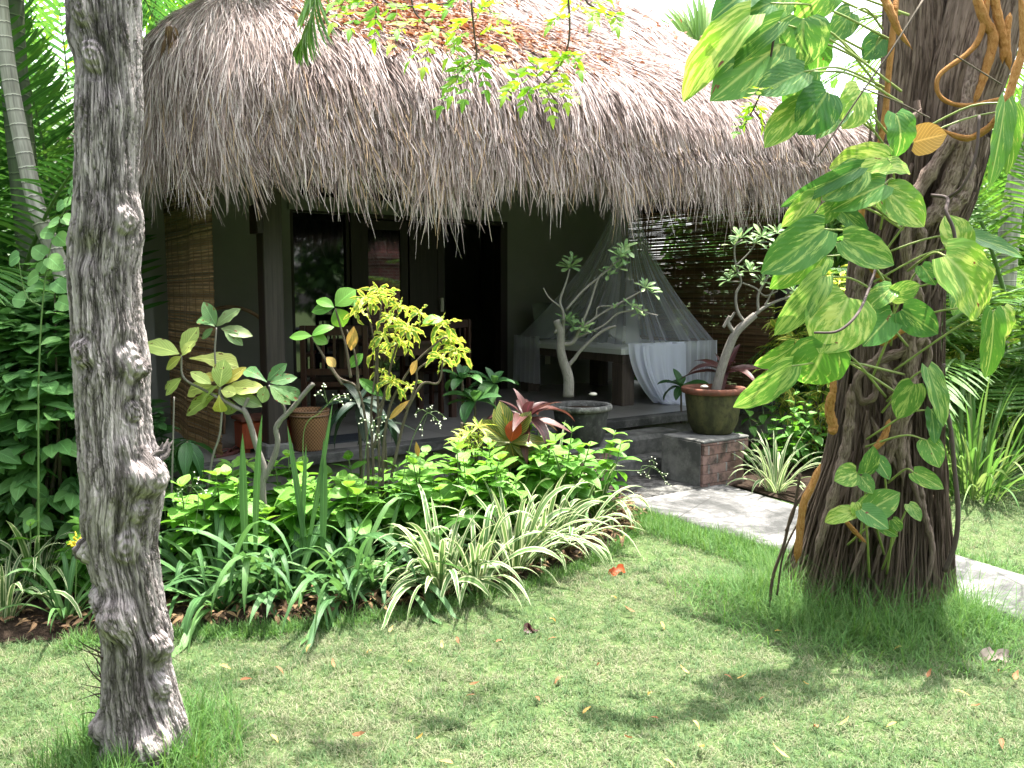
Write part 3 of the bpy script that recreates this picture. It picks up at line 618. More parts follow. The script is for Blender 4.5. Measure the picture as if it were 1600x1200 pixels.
# solid skin below the straw: one ring grid
per = []
for sd, n in (('cl', 10), ('front', 60), ('cr', 10), ('right', 40), ('br', 6), ('back', 20), ('bl', 6), ('left', 40)):
    u = (np.arange(n) + .0) / n
    if sd == 'left' or sd == 'back': u = 1 - u
    per.append(np.stack(perim(sd, u), 1))
per = np.concatenate(per); per = np.vstack([per, per[:1]])
qs = np.concatenate([np.linspace(0.12, 1.2, 16), np.linspace(1.3, QM, 24)])
Pg = []
CS, CT = (RS0 + RS1) / 2, (RT0 + RT1) / 2
for q in qs:
    qq = np.full(len(per), q); pt, _, _ = roofpt(per[:, 0], per[:, 1], per[:, 2], per[:, 3], qq)
    Pg.append(pt)
Pg = np.array(Pg)
for i in range(len(per)):
    for k in range(len(qs)):
        a = prof(qs[k])[0]; s, t, z = Pg[k, i]
        ns, nt_ = per[i, 2], per[i, 3]
        if a > RAD and abs(ns * nt_) > 1e-6:      # corner fans collapse onto the hip line
            ss = 1 if ns > 0 else -1; tt = 1 if nt_ > 0 else -1
            Pg[k, i, 0] = (RS0 if ss > 0 else RS1) + ss * a; Pg[k, i, 1] = (RT0 if tt > 0 else RT1) + tt * a
        elif a > RAD:
            if abs(nt_) > .5: Pg[k, i, 0] = np.clip(s, RS0 + a, RS1 - a)
            else: Pg[k, i, 1] = np.clip(t, RT0 + a, RT1 - a)
Pg[:, :, 2] -= .035
grid(core, WV(Pg.reshape(-1, 3)).reshape(Pg.shape))
lo = Pg[0].copy(); hi = lo.copy(); nn = per[:, 2:4]; hi[:, :2] += nn * .35; hi[:, 2] += .30; h2 = hi.copy(); h2[:, :2] = np.array([CS, CT]); h2[:, 2] = 3.6
und = np.stack([lo, hi, hi * .5 + h2 * .5, h2], 0); grid(core, WV(und.reshape(-1, 3)).reshape(und.shape))
roof = core.build('roof', M['thatchunder'], house)
def straws(mb, n, side, q0, q1, L0, L1, wd, seg=4, u0=0, u1=1, tone=(0.0, .85), hang=0.0, lift=.03):
    u = u0 + (u1 - u0) * rs.rand(n); q = q0 + (q1 - q0) * rs.rand(n); bs, bt, ns, nt_ = perim(side, u)
    a = prof(q)[0]
    if side in ('front', 'back'): ok = (bs - RS0 > a - .05) & (RS1 - bs > a - .05)
    elif side in ('left', 'right'): ok = (bt - RT0 > a - .05) & (RT1 - bt > a - .05)
    else: ok = a < RAD * 1.02
    u, q, bs, bt, ns, nt_ = [x[ok] for x in (u, q, bs, bt, ns, nt_)]; n = len(u)
    L = L0 + (L1 - L0) * rs.rand(n) ** 1.5
    # clumps: neighbouring straws share length and lean
    cl = fbm(np.stack([bs * 9, bt * 9, q * 2], 1), 2); cl2 = fbm(np.stack([bs * 4 + 9, bt * 4, q * 1.5 + 3], 1), 2)
    lf_ = fbm(np.stack([bs * 2.6 + bt, bt * 2.6, q * 0], 1), 3); L = L * (0.45 + .9 * cl) * (.78 + .5 * lf_)
    skew = (cl2 - .47) * .8 + rs.normal(0, .14, n); skew2 = rs.normal(0, .10, n)
    tx, ty = -nt_, ns
    lf = lift * (rs.rand(n) ** 2) + .004
    pts = []
    for k in range(seg + 1):
        f = k / seg; qk = q - L * f; p, ca, sa = roofpt(bs, bt, ns, nt_, np.maximum(qk, 0))
        below = np.clip(-qk, 0, None); p[:, 2] -= below                    # hanging past the lip
        off = skew * L * f + skew2 * L * f * f; p[:, 0] += tx * off; p[:, 1] += ty * off
        o = lf * (.3 + f) ; o = o + np.where(below > 0, rs.normal(0, .004, n), 0)
        p[:, 0] -= ns * o * sa; p[:, 1] -= nt_ * o * sa; p[:, 2] += o * ca
        pts.append(p)
    P = np.stack(pts, 1)                                                   # n, seg+1, 3
    T = nrm(P[:, -1] - P[:, 0]); _, cm_, sm__ = roofpt(bs, bt, ns, nt_, np.maximum(q - L * .5, 0)); nv = np.stack([-ns * sm__, -nt_ * sm__, cm_], 1) + rs.normal(0, .38, (n, 3)); X = nrm(np.cross(T, nv))
    w_ = wd * (0.5 + rs.rand(n)); prf = np.array([1, 1, .9, .7, .25])[:seg + 1] if seg == 4 else np.linspace(1, .3, seg + 1)
    V = np.stack([P - X[:, None] * (w_[:, None] * prf)[..., None] / 2, P + X[:, None] * (w_[:, None] * prf)[..., None] / 2], 2).reshape(-1, 3)
    m = 2 * (seg + 1); f = np.array([[2 * k, 2 * k + 1, 2 * k + 3, 2 * k + 2] for k in range(seg)])
    F_ = (f[None] + (np.arange(n) * m)[:, None, None]).reshape(-1, 4)
    r = np.clip(tone[0] + (tone[1] - tone[0]) * (rs.rand(n) ** 1.2 * .8 + cl2 * .35 + (cl - .45) * .5), 0, .9)
    gold = rs.rand(n) < .08 * (q < .5); r[gold] = 1.0
    mb.add(WV(V), F_, None, np.repeat(r, m))
st = MB()
straws(st, 52000, 'front', .55, QM, .16, .42, .0095, tone=(0, 1.0))
straws(st, 24000, 'front', .45, 2.0, .16, .44, .0080, lift=.05)
straws(st, 26000, 'front', .05, .75, .20, .50, .0085, lift=.07); straws(st, 900, 'front', .0, .25, .4, .8, .0055, lift=.05, tone=(.3, .9))
straws(st, 10000, 'front', .0, .35, .25, .66, .0075, lift=.08)
straws(st, 9000, 'cl', .1, 1.7, .18, .45, .0060); straws(st, 6000, 'cl', .0, .7, .2, .55, .0055, lift=.05)
straws(st, 22000, 'left', .3, 2.6, .18, .45, .0075, u0=0, u1=.6); straws(st, 6000, 'left', .0, .5, .25, .55, .006, u0=0, u1=.6, lift=.05)
straws(st, 7000, 'left', 2.4, QM, .2, .45, .009)
straws(st, 6000, 'cr', .1, 1.7, .18, .45, .0075); straws(st, 3000, 'cr', .0, .7, .2, .5, .006, lift=.05)
straws(st, 9000, 'right', .2, QM, .25, .5, .012); straws(st, 1600, 'right', 0, .4, .25, .5, .012)
st.build('thatch', M['thatch'], house, False)

# dry leaves lying on the roof (nobody could count them)
mb = MB(); tp = leaf_tpl('lance', .34, .35, 1.1, 4, wave=.2); n = 8200
u = np.concatenate([rs.normal(.20, .075, n // 2), rs.normal(.27, .12, n - n // 2)]); q = np.concatenate([rs.normal(1.22, .22, n // 2), rs.normal(1.25, .34, n - n // 2)])
ex = rs.rand(300); u = np.concatenate([u, ex * 1.0]); q = np.concatenate([q, rs.uniform(1.1, 3.2, 300)])
n = len(u); ok = (u > 0) & (u < 1) & (q > .6); u, q = u[ok], q[ok]
keep = fbm(np.stack([u * 40, q * 7, q * 0], 1), 3) + rs.rand(len(u)) * .35 > .52; u, q = u[keep], q[keep]; n = len(u)
bs, bt, ns, nt_ = perim('front', u); p, ca, sa = roofpt(bs, bt, ns, nt_, q); p[:, 2] += .03 + rs.rand(n) * .03
th = rs.rand(n) * 6.28; Y = WV(np.stack([np.cos(th), np.sin(th) * .8, np.sin(th) * .6 + rs.normal(0, .3, n)], 1)); N = WV(np.stack([rs.normal(0, .5, n), -.6 + rs.normal(0, .5, n), np.ones(n)], 1))
put(mb, tp, WV(p), Y, N, rs.uniform(.05, .12, n), np.clip(rs.rand(n) * (1.3 - q * .35), 0, 1))
meta(mb.build('leaf_litter', M['drybrown']), 'drift of dry red-brown leaves lying on the thatched roof', 'leaf litter', kind='stuff')
mb = MB(); tp2 = leaf_tpl('lance', .3, .4, 1.0, 5)                   # pale husk caught in the thatch
hp = toH(HT(268, 62, 5.45)); pts = []
for k in range(16):
    b = HT(268 + rs.uniform(-10, 10), 45 + rs.uniform(-8, 22), 5.62 - .1); put(mb, tp2, b, WV([[rs.uniform(-.5, .5), -.25, -1]])[0], WV([[0, -1, .5]])[0], rs.uniform(.07, .15), rs.rand(), ws=.6)
meta(mb.build('dry_husk', M['drysoil']), 'tan dry husk caught high on the corner of the thatch', 'dry leaf')

# ------------------------------------------------------------------ hanging bamboo blinds
def blind(s, t0, t1, z0, z1, nm_label, along='t', gap=.25, sh=.013, warp=.02, seed=0, group=None, mat_=None):
    mat_ = mat_ or M['bamboo']; rs_ = np.random.RandomState(seed); root = thing('bamboo_blind', nm_label, 'blind', W(s, (t0 + t1) / 2, z0), group)
    n = int((z1 - z0) / sh); mb = MB(); k = 7
    for i in range(n):
        z = z0 + (i + .5) * sh; tt = np.linspace(t0 + rs_.normal(0, .006), t1 + rs_.normal(0, .006), k)
        wv = warp * np.sin(tt * 3.1 + z * .9 + seed) + warp * .4 * np.sin(tt * 9 + z * 2); dz = rs_.normal(0, .0016) + .0015 * np.sin(tt * 7 + i)
        h = sh * (1 - gap) * (0.9 + .12 * rs_.rand()) / 2; d = .0025
        ring = []
        for ds, dzz in ((-d, -h), (d, -h), (d, h), (-d, h), (-d, -h)):
            ring.append(WV(np.stack([s + wv + ds, tt, z + dz + dzz], 1)))
        grid(mb, np.stack(ring, 0), r=rs_.rand())
    mb.build('slats', mat_, root, False)
    mb = MB()
    for t in np.arange(t0 + .08, t1, .16):
        P = [np.array([s - .007 + warp * math.sin(t * 3.1 + z * .9 + seed) + warp * .4 * math.sin(t * 9 + z * 2), t, z]) for z in np.linspace(z0, z1, 14)]
        tube(mb, WV(P), .0022, 4)
    mb.build('cords', M['cane'], root)
    return root
blind(1.72, 5.90, 7.35, .50, 2.62, 'brown split bamboo blind hanging beside the pale wall at the sandals end of the verandah', gap=.12, warp=.03, seed=3, mat_=M['bamboolit'])
blind(7.80, 6.12, 8.62, .52, 2.62, 'dark bamboo blind with daylight glinting through, behind the canopied daybed', gap=.03, sh=.014, warp=.012, seed=8)

# ------------------------------------------------------------------ daybed, net, cushions
BS0, BS1, BT0, BT1, BZ = 5.98, 7.30, 6.57, 8.45, 1.06
bed = thing('daybed', 'timber daybed on thick square posts under the white net', 'daybed', W((BS0 + BS1) / 2, (BT0 + BT1) / 2, FZ))
m = MB(); box(m, (BS0 + .03, BT0 + .03, .90), (BS1 - .03, BT1 - .03, .985), bev=.006); m.build('frame', M['bedwood'], bed, False)
for s, t in ((BS0 + .03, BT0 + .03), (BS1 - .21, BT0 + .03), (BS0 + .03, BT1 - .21), (BS1 - .21, BT1 - .21)):
    m = MB(); box(m, (s, t, FZ), (s + .17, t + .17, .899), bev=.008); m.build('leg', M['bedwood'], bed, False)
m = MB(); box(m, (BS0, BT0, .986), (BS1, BT1, BZ), bev=.022); m.build('mattress', M['mattress'], bed, False)
def cushion(name, c, size, mat, label, lean=.3, yaw=0.0):
    """soft square cushion standing on edge"""
    n = 15; u = np.linspace(-1, 1, n); U, V = np.meshgrid(u, u, indexing='ij'); th = (1 - np.abs(U) ** 3) * (1 - np.abs(V) ** 3)
    pin = 1 - .08 * (U * U * V * V) - .05 * ((1 - U * U) * V * V + (1 - V * V) * U * U)
    mb = MB()
    for sg in (1, -1):
        P = np.stack([U * size[0] / 2 * pin, sg * th * size[2] / 2, V * size[1] / 2 * pin + size[1] / 2], -1).reshape(-1, 3)
        ca, sa = math.cos(lean), math.sin(lean); P = np.stack([P[:, 0], P[:, 1] * ca + P[:, 2] * sa, P[:, 2] * ca - P[:, 1] * sa], 1)
        cy, sy = math.cos(yaw), math.sin(yaw); P = np.stack([P[:, 0] * cy - P[:, 1] * sy, P[:, 0] * sy + P[:, 1] * cy, P[:, 2]], 1)
        P = WV(P + np.array(c)); grid(mb, P.reshape(n, n, 3))
    return meta(mb.build(name, mat), label, 'cushion' if name == 'cushion' else 'pillow')
cushion('cushion', (6.33, 8.22, BZ), (.50, .46, .16), M['cushion'], 'large sage cushion at the wall end of the daybed', .2, .1)
cushion('cushion', (6.85, 8.18, BZ), (.44, .40, .16), M['cushion'], 'smaller sage cushion leaning beside the large one on the daybed', .25, -.1)
cushion('pillow', (6.85, 7.35, BZ), (.60, .30, .15), M['pillow'], 'pale pillow lying at the middle of the daybed mattress', 1.0, .35)
net = thing('mosquito_net', 'gauzy white mosquito net tented over the daybed and spilling to the floor', 'mosquito net', W(6.75, 7.45, 2.7))
NT_, NS = 2.86, (6.72, 7.35)
mb = MB(); n, k = 220, 26; th = np.linspace(0, 2 * np.pi, n)
def rectpt(th, s0, s1, t0, t1, c):
    ds, dt = np.cos(th), np.sin(th); ks = np.where(ds > 0, (s1 - c[0]) / np.maximum(ds, 1e-6), (s0 - c[0]) / np.minimum(ds, -1e-6)); kt = np.where(dt > 0, (t1 - c[1]) / np.maximum(dt, 1e-6), (t0 - c[1]) / np.minimum(dt, -1e-6))
    q = np.minimum(ks, kt); return c[0] + ds * q, c[1] + dt * q
es, et = rectpt(th, BS0 - .03, BS1 + .04, BT0 - .03, BT1 - .02, NS)
rows = []
fo = fbm(np.stack([np.cos(th) * 9, np.sin(th) * 9, th * 0], 1), 3) - .47
for i in range(k):
    f = i / (k - 1); q = f ** 1.35; z = NT_ + (1.10 - NT_) * f
    rr = .10; s0_, t0_ = NS[0] + rr * np.cos(th), NS[1] + rr * np.sin(th)
    w1 = .30 * f * (1 - .45 * f) * fo + .05 * f * (fbm(np.stack([np.cos(th) * 26 + f * 1.5, np.sin(th) * 26, th * 0 + f * 2], 1), 3) - .47) - .10 * np.sin(np.pi * f) 
    S = s0_ * (1 - q) + es * q + np.cos(th) * w1; T = t0_ * (1 - q) + et * q + np.sin(th) * w1
    rows.append(WV(np.stack([S, T, np.full(n, z) + .05 * fo * f], 1)))
grid(mb, np.array(rows), r=.30)
mb.build('canopy', M['net'], net)
m = MB(); tube(m, [W(NS[0] + .11 * math.cos(a), NS[1] + .11 * math.sin(a), NT_) for a in np.linspace(0, 2 * np.pi, 20)], .008, 6, cap=False); m.build('ring', M['bedwood'], net)
def drape(s0, s1, tfr, z0, z1, gather, pool, nf=9, r=.85, seed=1, n=120, k=26, off=0.0, top=None):
    u = np.linspace(0, 1, n); rows = []; rs_ = np.random.RandomState(seed); ph = rs_.rand(3) * 6
    for i in range(k):
        f = i / (k - 1); S = s0 + (s1 - s0) * u; S = S + gather * f * f * (1 - u) + off * f * (u)
        T = tfr - .01 - .012 * (1 + np.sin(u * nf * 6.28 + ph[0] + f * 1.2)) * (.4 + f * 1.3) - .02 * np.sin(u * nf * 2.6 + ph[1])
        z = z1 + (z0 - z1) * f + np.zeros(n)
        if f > .93: T = T - pool * (f - .93) / .07 * (.6 + .4 * np.sin(u * 11 + ph[2])); z = z * 0 + z0 + .012 + .01 * np.sin(u * 30)
        rows.append(WV(np.stack([S, T, z], 1)))
    return np.array(rows)
mb = MB(); grid(mb, drape(6.02, 6.80, BT0 - .04, FZ + .005, 1.10, .38, .08), r=1.6); grid(mb, drape(6.08, 6.78, BT0 - .07, FZ + .005, 1.08, .36, .16, 6, seed=7), r=1.6); grid(mb, drape(6.15, 6.70, BT0 - .10, FZ + .005, 1.07, .30, .2, 5, seed=9), r=1.6)
mb.build('drape', M['net'], net)
mb = MB(); grid(mb, drape(6.60, 7.34, BT0 - .03, FZ + .06, 1.10, .05, .02, 12, seed=4), r=.9); mb.build('side_drape', M['net'], net)
mb = MB(); P = np.array([W(BS0 - .03, t, 0) for t in np.linspace(BT1 - .5, BT1, 40)]); rows = []
for i in range(14):
    f = i / 13; Q = P.copy(); Q[:, 2] = 1.12 - .55 * f; Q[:, 0] += .02 * np.sin(np.arange(40) * .9) * (.4 + f); rows.append(Q)
grid(mb, np.array(rows), r=.45); mb.build('side_drape', M['net'], net)

# ------------------------------------------------------------------ table, chairs and what stands on the floor
def fpos(px, py, z=FZ): return toH(G(px, py, z))
def hbar(mb, a, b, w_, h_=None):
    tube(mb, WV([a, b]), [w_, w_], 4 if False else 8)
def chair(s, t, yaw, label):
    root = thing('wooden_armchair', label, 'chair', W(s, t, FZ), 'wooden chairs around the verandah table')
    cy, sy = math.cos(yaw), math.sin(yaw)
    def L(x, y, z): return (s + x * cy - y * sy, t + x * sy + y * cy, FZ + z)
    def bx(name, a, b, bev=.004):
        m = MB(); q = MB(); box(q, a, b, house=False, bev=bev); v = np.array([L(*p) for p in q.v[0]]); m.add(WV(v), q.f[0]); return m.build(name, M['redwood'], root, False)
    for x in (-.25, .25):
        for y in (-.23, .23): bx('leg', (x - .022, y - .022, 0), (x + .022, y + .022, .90 if y > 0 else .64))
    bx('seat', (-.24, -.25, .40), (.24, .21, .44))
    for x in (-.25, .25): bx('armrest', (x - .03, -.27, .642), (x + .03, .206, .668))
    bx('back_rail', (-.227, .215, .82), (.227, .245, .90)); bx('back_rail', (-.227, .215, .50), (.227, .245, .55))
    for x in np.linspace(-.18, .18, 5): bx('back_slat', (x - .012, .222, .552), (x + .012, .238, .818), .002)
    bx('front_rail', (-.227, -.24, .33), (.227, -.21, .398))
    return root
chair(2.95, 6.75, 2.6, 'red-brown wooden armchair beside the dark verandah post')
chair(4.35, 7.55, -2.7, 'red-brown wooden armchair on the door side of the verandah table')
tb = thing('wooden_table', 'dark red-brown table in the shade in front of the door', 'table', W(3.75, 7.2, FZ))
m = MB(); box(m, (3.25, 6.85, FZ + .70), (4.25, 7.65, FZ + .735), bev=.006); m.build('table_top', M['redwood'], tb, False)
for s in (3.30, 4.14):
    for t in (6.9, 7.53):
        m = MB(); box(m, (s, t, FZ), (s + .06, t + .06, FZ + .699), bev=.004); m.build('leg', M['redwood'], tb, False)
m = MB(); box(m, (3.362, 6.92, FZ + .6), (4.138, 6.945, FZ + .699)); m.build('apron', M['redwood'], tb, False)
# hooped cane chair by the wall
cc = fpos(365, 640); cc = np.array([2.35, 7.6, FZ])
rc = thing('cane_chair', 'round hooped cane chair against the pale wall behind the post', 'chair', W(*cc))
m = MB(); tube(m, [W(cc[0] + .42 * math.cos(a), cc[1] + .12, cc[2] + .62 + .42 * math.sin(a)) for a in np.linspace(0, 2 * np.pi, 40)], .017, 8, cap=False); m.build('back_hoop', M['cane'], rc)
m = MB(); tube(m, [W(cc[0] + .32 * math.cos(a), cc[1] - .2 + .32 * math.sin(a), cc[2] + .36) for a in np.linspace(0, 2 * np.pi, 40)], .015, 8, cap=False); m.build('seat_hoop', M['cane'], rc)
m = MB(); lathe(m, W(cc[0], cc[1] - .2, cc[2] + .33), [(.01, 0), (.2, .0), (.31, .03)], 24); m.build('seat', M['cane'], rc)
for a in (.7, 2.4, 3.9, 5.5):
    m = MB(); tube(m, WV([(cc[0] + .3 * math.cos(a), cc[1] - .2 + .3 * math.sin(a), cc[2] + .36), (cc[0] + .34 * math.cos(a), cc[1] - .2 + .34 * math.sin(a), cc[2])]), .014, 6); m.build('leg', M['cane'], rc)
# basket
bp = fpos(484, 702)
bk = thing('woven_basket', 'tapered woven cane basket standing on the verandah floor beside the red box', 'basket', W(*bp))
m = MB(); lathe(m, W(*bp), [(.01, .012), (.105, .012), (.112, .0), (.118, .01), (.145, .27), (.150, .30), (.138, .30), (.133, .27), (.10, .02)], 36); m.build('body', M['weave'], bk)
for z, r_ in ((.295, .147), (.262, .147)):
    m = MB(); tube(m, [W(bp[0], bp[1], bp[2] + z) + np.array([r_ * math.cos(a), r_ * math.sin(a), 0]) for a in np.linspace(0, 2 * np.pi, 30)], .008, 6, cap=False); m.build('rim', M['cane'], bk)
# red box
rp = fpos(418, 702)
rb = thing('red_planter_box', 'orange-red glazed box on the verandah floor beside the basket', 'planter', W(*rp))
m = MB(); box(m, (rp[0] - .21, rp[1] - .10, FZ + .035), (rp[0] + .21, rp[1] + .12, FZ + .235), bev=.02); m.build('body', M['redbox'], rb, False)
m = MB(); box(m, (rp[0] - .225, rp[1] - .115, FZ + .237), (rp[0] + .225, rp[1] + .135, FZ + .262), bev=.01); m.build('lid', M['terra'], rb, False)
for x in (-.17, .17):
    m = MB(); box(m, (rp[0] + x - .02, rp[1] - .06, FZ), (rp[0] + x + .02, rp[1] + .08, FZ + .034)); m.build('foot', M['redbox'], rb, False)
def sandal(px, py, yaw, label):
    c = fpos(px, py); root = thing('sandal', label, 'sandal', W(*c), 'sandals left at the edge of the verandah')
    n = 14; u = np.linspace(0, 2 * np.pi, n, endpoint=False); q = []
    wv = .042 * (1 + .18 * np.cos(u)); x = .125 * np.cos(u); y = wv * np.sin(u) * (1 - .22 * np.exp(-((x + .01) / .04) ** 2))
    cy, sy = math.cos(yaw), math.sin(yaw); X = x * cy - y * sy; Y = x * sy + y * cy
    m = MB(); P = np.array([WV(np.stack([c[0] + X * k, c[1] + Y * k, np.full(n, FZ + z)], 1)) for k, z in ((.96, .001), (1, .006), (1, .018), (.95, .023), (.01, .021))]); P = np.concatenate([P, P[:, :1]], 1); grid(m, P); m.build('sole', M['sandal'], root)
    m = MB(); st_ = [(.07, 0, .02), (.03, .018, .045), (-.03, .04, .025)]; 
    for sg in (1, -1): tube(m, WV([(c[0] + a * cy - sg * b * sy, c[1] + a * sy + sg * b * cy, FZ + z) for a, b, z in st_]), .006, 6, n=8)
    m.build('strap', M['sandal'], root)
sandal(352, 712, .5, 'dark red sandal nearer the bamboo blind'); sandal(372, 706, .8, 'dark red sandal nearer the red box')
m = MB(); c = fpos(540, 688); box(m, (c[0] - .28, c[1] - .10, FZ + .002), (c[0] + .28, c[1] + .22, FZ + .012), bev=.003); meta(m.build('doormat', M['mat'], None, False), 'dark doormat lying on the pale verandah tiles', 'doormat')

# wall switch near the bed leg
m = MB(); box(m, (6.60, TW - .012, .72), (6.68, TW - .001, .84), bev=.002); meta(m.build('wall_socket', M['white'], house, False)) 
# brick gate pillar standing across the garden, seen mirrored in the door pane
gp = np.array([9.6, -1.6]); gt = thing('brick_gate_pillar', 'red brick garden gate pillar mirrored in the verandah door glass', 'pillar', W(gp[0], gp[1]))
def bb(a, b, name, mat=M['redbrick']):
    m = MB(); q = MB(); box(q, a, b, house=False, bev=.008); v = q.v[0]; uv = np.stack([v[:, 0] + v[:, 1], v[:, 2]], 1); m.add(WV(v), q.f[0], uv); return m.build(name, mat, gt, False)
bb((gp[0] - .3, gp[1] - .3, 0), (gp[0] + .3, gp[1] + .3, 2.3), 'shaft'); bb((gp[0] - .36, gp[1] - .36, 2.302), (gp[0] + .36, gp[1] + .36, 2.45), 'moulding'); bb((gp[0] - .42, gp[1] - .42, 2.452), (gp[0] + .42, gp[1] + .42, 2.6), 'cap'); bb((gp[0] - .26, gp[1] - .26, 2.602), (gp[0] + .26, gp[1] + .26, 2.85), 'finial')
# ------------------------------------------------------------------ trees
rs = np.random.RandomState(21)
def canopy(mb, blobs, n, L, tpl, rs, spread=1.0):
    """leaf sprays scattered through ellipsoid blobs (cx,cy,cz,rx,ry,rz)"""
    vol = np.array([b[3] * b[4] * b[5] for b in blobs]); cnt = (n * vol / vol.sum()).astype(int)
    for b, c in zip(blobs, cnt):
        k = max(6, c // 14); d = nrm(rs.normal(0, 1, (k, 3))) * (rs.rand(k, 1) ** .45); cl = np.array(b[:3]) + d * np.array(b[3:6])
        i = rs.randint(0, k, c); off = rs.normal(0, .16 * spread, (c, 3)); P = cl[i] + off
        Y = nrm(off + np.array([0, 0, -.06]) + rs.normal(0, .08, (c, 3))); N = nrm(rs.normal(0, .5, (c, 3)) + [0, 0, 1])
        put(mb, tpl, P, Y, N, rs.uniform(.7, 1.3, c) * L, np.clip(rs.normal(.45, .25, c), 0, 1))
def compound(mb, tw, P, rs, L=.06, n=9, tpl=None, r=None, size=.5, droop=.5):
    """a pinnate leaf: leaflets in pairs along a drooping rachis P (points)"""
    P = smoothpath(P, n * 2 + 1); tube(tw, P, [.0016, .0008], 4)
    T = nrm(np.gradient(P, axis=0)); rr = rs.rand() if r is None else r
    up = np.array([0, -.35, 1.0]); S = nrm(np.cross(T, up))
    for k in range(2, n * 2 + 1, 2):
        for sg in (1, -1):
            y = nrm(S[k] * sg * 1.0 + T[k] * .75 + rs.normal(0, .1, 3) + [0, 0, -droop * .35]); s = L * (1.0 - .35 * abs(k / (2 * n) - .45) * 2)
            put(mb, tpl, P[k], y, nrm(np.cross(S[k] * sg, T[k]) * sg * -1 + rs.normal(0, .35, 3) + [0, -.3, .4]), s * rs.uniform(.85, 1.15), np.clip(rr + rs.normal(0, .12), 0, 1))
    put(mb, tpl, P[-1], T[-1], [0, -.5, .8], L, rr)
LT = leaf_tpl('lance', .36, .2, .5, 5)
# --- knobbly grey trunk near the camera
dT = 2.86
out = [(-90, 100, 210), (-20, 108, 212), (30, 112, 210), (60, 113, 211), (100, 124, 212), (170, 122, 218), (230, 120, 214), (300, 117, 214), (340, 115, 222), (372, 108, 221), (420, 107, 215), (480, 113, 217), (540, 113, 226), (580, 119, 232), (620, 121, 230), (680, 125, 236), (720, 130, 250), (760, 131, 258), (800, 130, 250), (850, 132, 243), (900, 145, 250), (950, 152, 258), (1000, 157, 272), (1040, 160, 268), (1080, 158, 276), (1130, 157, 290), (1170, 162, 294), (1205, 166, 292), (1240, 160, 300)]
o = np.array(out, float); nl, na = 760, 420
ys = np.linspace(-90, 1225, nl); lf = np.interp(ys, o[:, 0], o[:, 1]); rt = np.interp(ys, o[:, 0], o[:, 2])
ker = np.ones(9) / 9; sm = lambda a: np.convolve(np.pad(a, 4, 'edge'), ker, 'valid')
lf, rt = sm(lf), sm(rt)
C = np.array([D((a + b) / 2, y, dT) for a, b, y in zip(lf, rt, ys)]); R = (rt - lf) / 2 / F * dT * .97
up_n = 60; zt = np.linspace(C[0, 2] + 2.6, C[0, 2] + .01, up_n); k_ = (zt - C[0, 2]) / 2.6
Cu = np.stack([C[0, 0] - .25 * k_, C[0, 1] + .5 * k_ ** 1.3, zt], 1); Ru = R[0] * (1 - .35 * k_)
C = np.vstack([Cu, C]); R = np.concatenate([Ru, R]); nl = len(C)
th = np.linspace(0, 2 * np.pi, na, endpoint=False)
TH_, ZZ = np.meshgrid(th, C[:, 2], indexing='xy')
RR = np.repeat(R[:, None], na, 1)
tw = TH_ + ZZ * .25 + .25 * np.sin(ZZ * 2.3)
nx = np.cos(tw) * 1.0; ny = np.sin(tw) * 1.0
pts = np.stack([nx.ravel() * 1.6, ny.ravel() * 1.6, ZZ.ravel() * 1.6], 1)
low = fbm(pts, 3).reshape(nl, na) - .45
warp = (fbm(pts * 1.7 + 5, 3).reshape(nl, na) - .45)
rg = fbm(np.stack([(nx * 5.5 + warp * 2.5).ravel(), (ny * 5.5 + warp * 2.5).ravel(), ZZ.ravel() * 1.9], 1), 5).reshape(nl, na)
ridge = 1 - np.abs(rg - .47) * 7; ridge = np.clip(ridge, 0, 1) ** 2
rg2 = fbm(np.stack([(nx * 15 + warp * 5).ravel(), (ny * 15 + warp * 5).ravel(), ZZ.ravel() * 6], 1), 3).reshape(nl, na)
def crackmap(fa, fz, w_, sharp, sd):
    v = fbm(np.stack([(nx * fa + warp * w_ + sd).ravel(), (ny * fa + warp * w_).ravel(), (ZZ * fz + warp * 1.2).ravel()], 1), 3).reshape(nl, na); return np.clip(1 - np.abs(v - .44) * sharp, 0, 1)
warp = (fbm(pts * 3.0 + 5, 4).reshape(nl, na) - .45)
crk = np.maximum(np.maximum(crackmap(7.0, 1.5, 3.5, 13, 0), crackmap(11.0, 2.6, 5.0, 11, 7) * .85), crackmap(24.0, 7.0, 7.0, 6, 3) * .55)
plate = fbm(np.stack([(nx * 20).ravel(), (ny * 20).ravel(), (ZZ * 16).ravel()], 1), 3).reshape(nl, na) - .45
disp = low * .06 - crk ** 1.3 * .011 + plate * .008
kmask = np.zeros_like(disp)
knots = [(165, 98, 20, .020), (150, 25, 26, .022), (158, 395, 26, -.022), (214, 346, 22, .016), (150, 548, 22, .014), (222, 566, 26, .022), (212, 690, 16, .010), (243, 738, 34, .058), (238, 790, 18, .02), (146, 852, 18, .026), (215, 845, 26, .018), (206, 950, 34, .045), (170, 925, 18, .018), (262, 1002, 24, .032), (262, 1062, 20, .024), (262, 1140, 34, .040), (170, 1120, 24, .022), (228, 575, 14, .016), (222, 640, 14, .012), (190, 135, 24, -.012), (232, 715, 10, -.02), (186, 1000, 30, -.015), (150, 720, 20, .006)]
yz = C[:, 2]
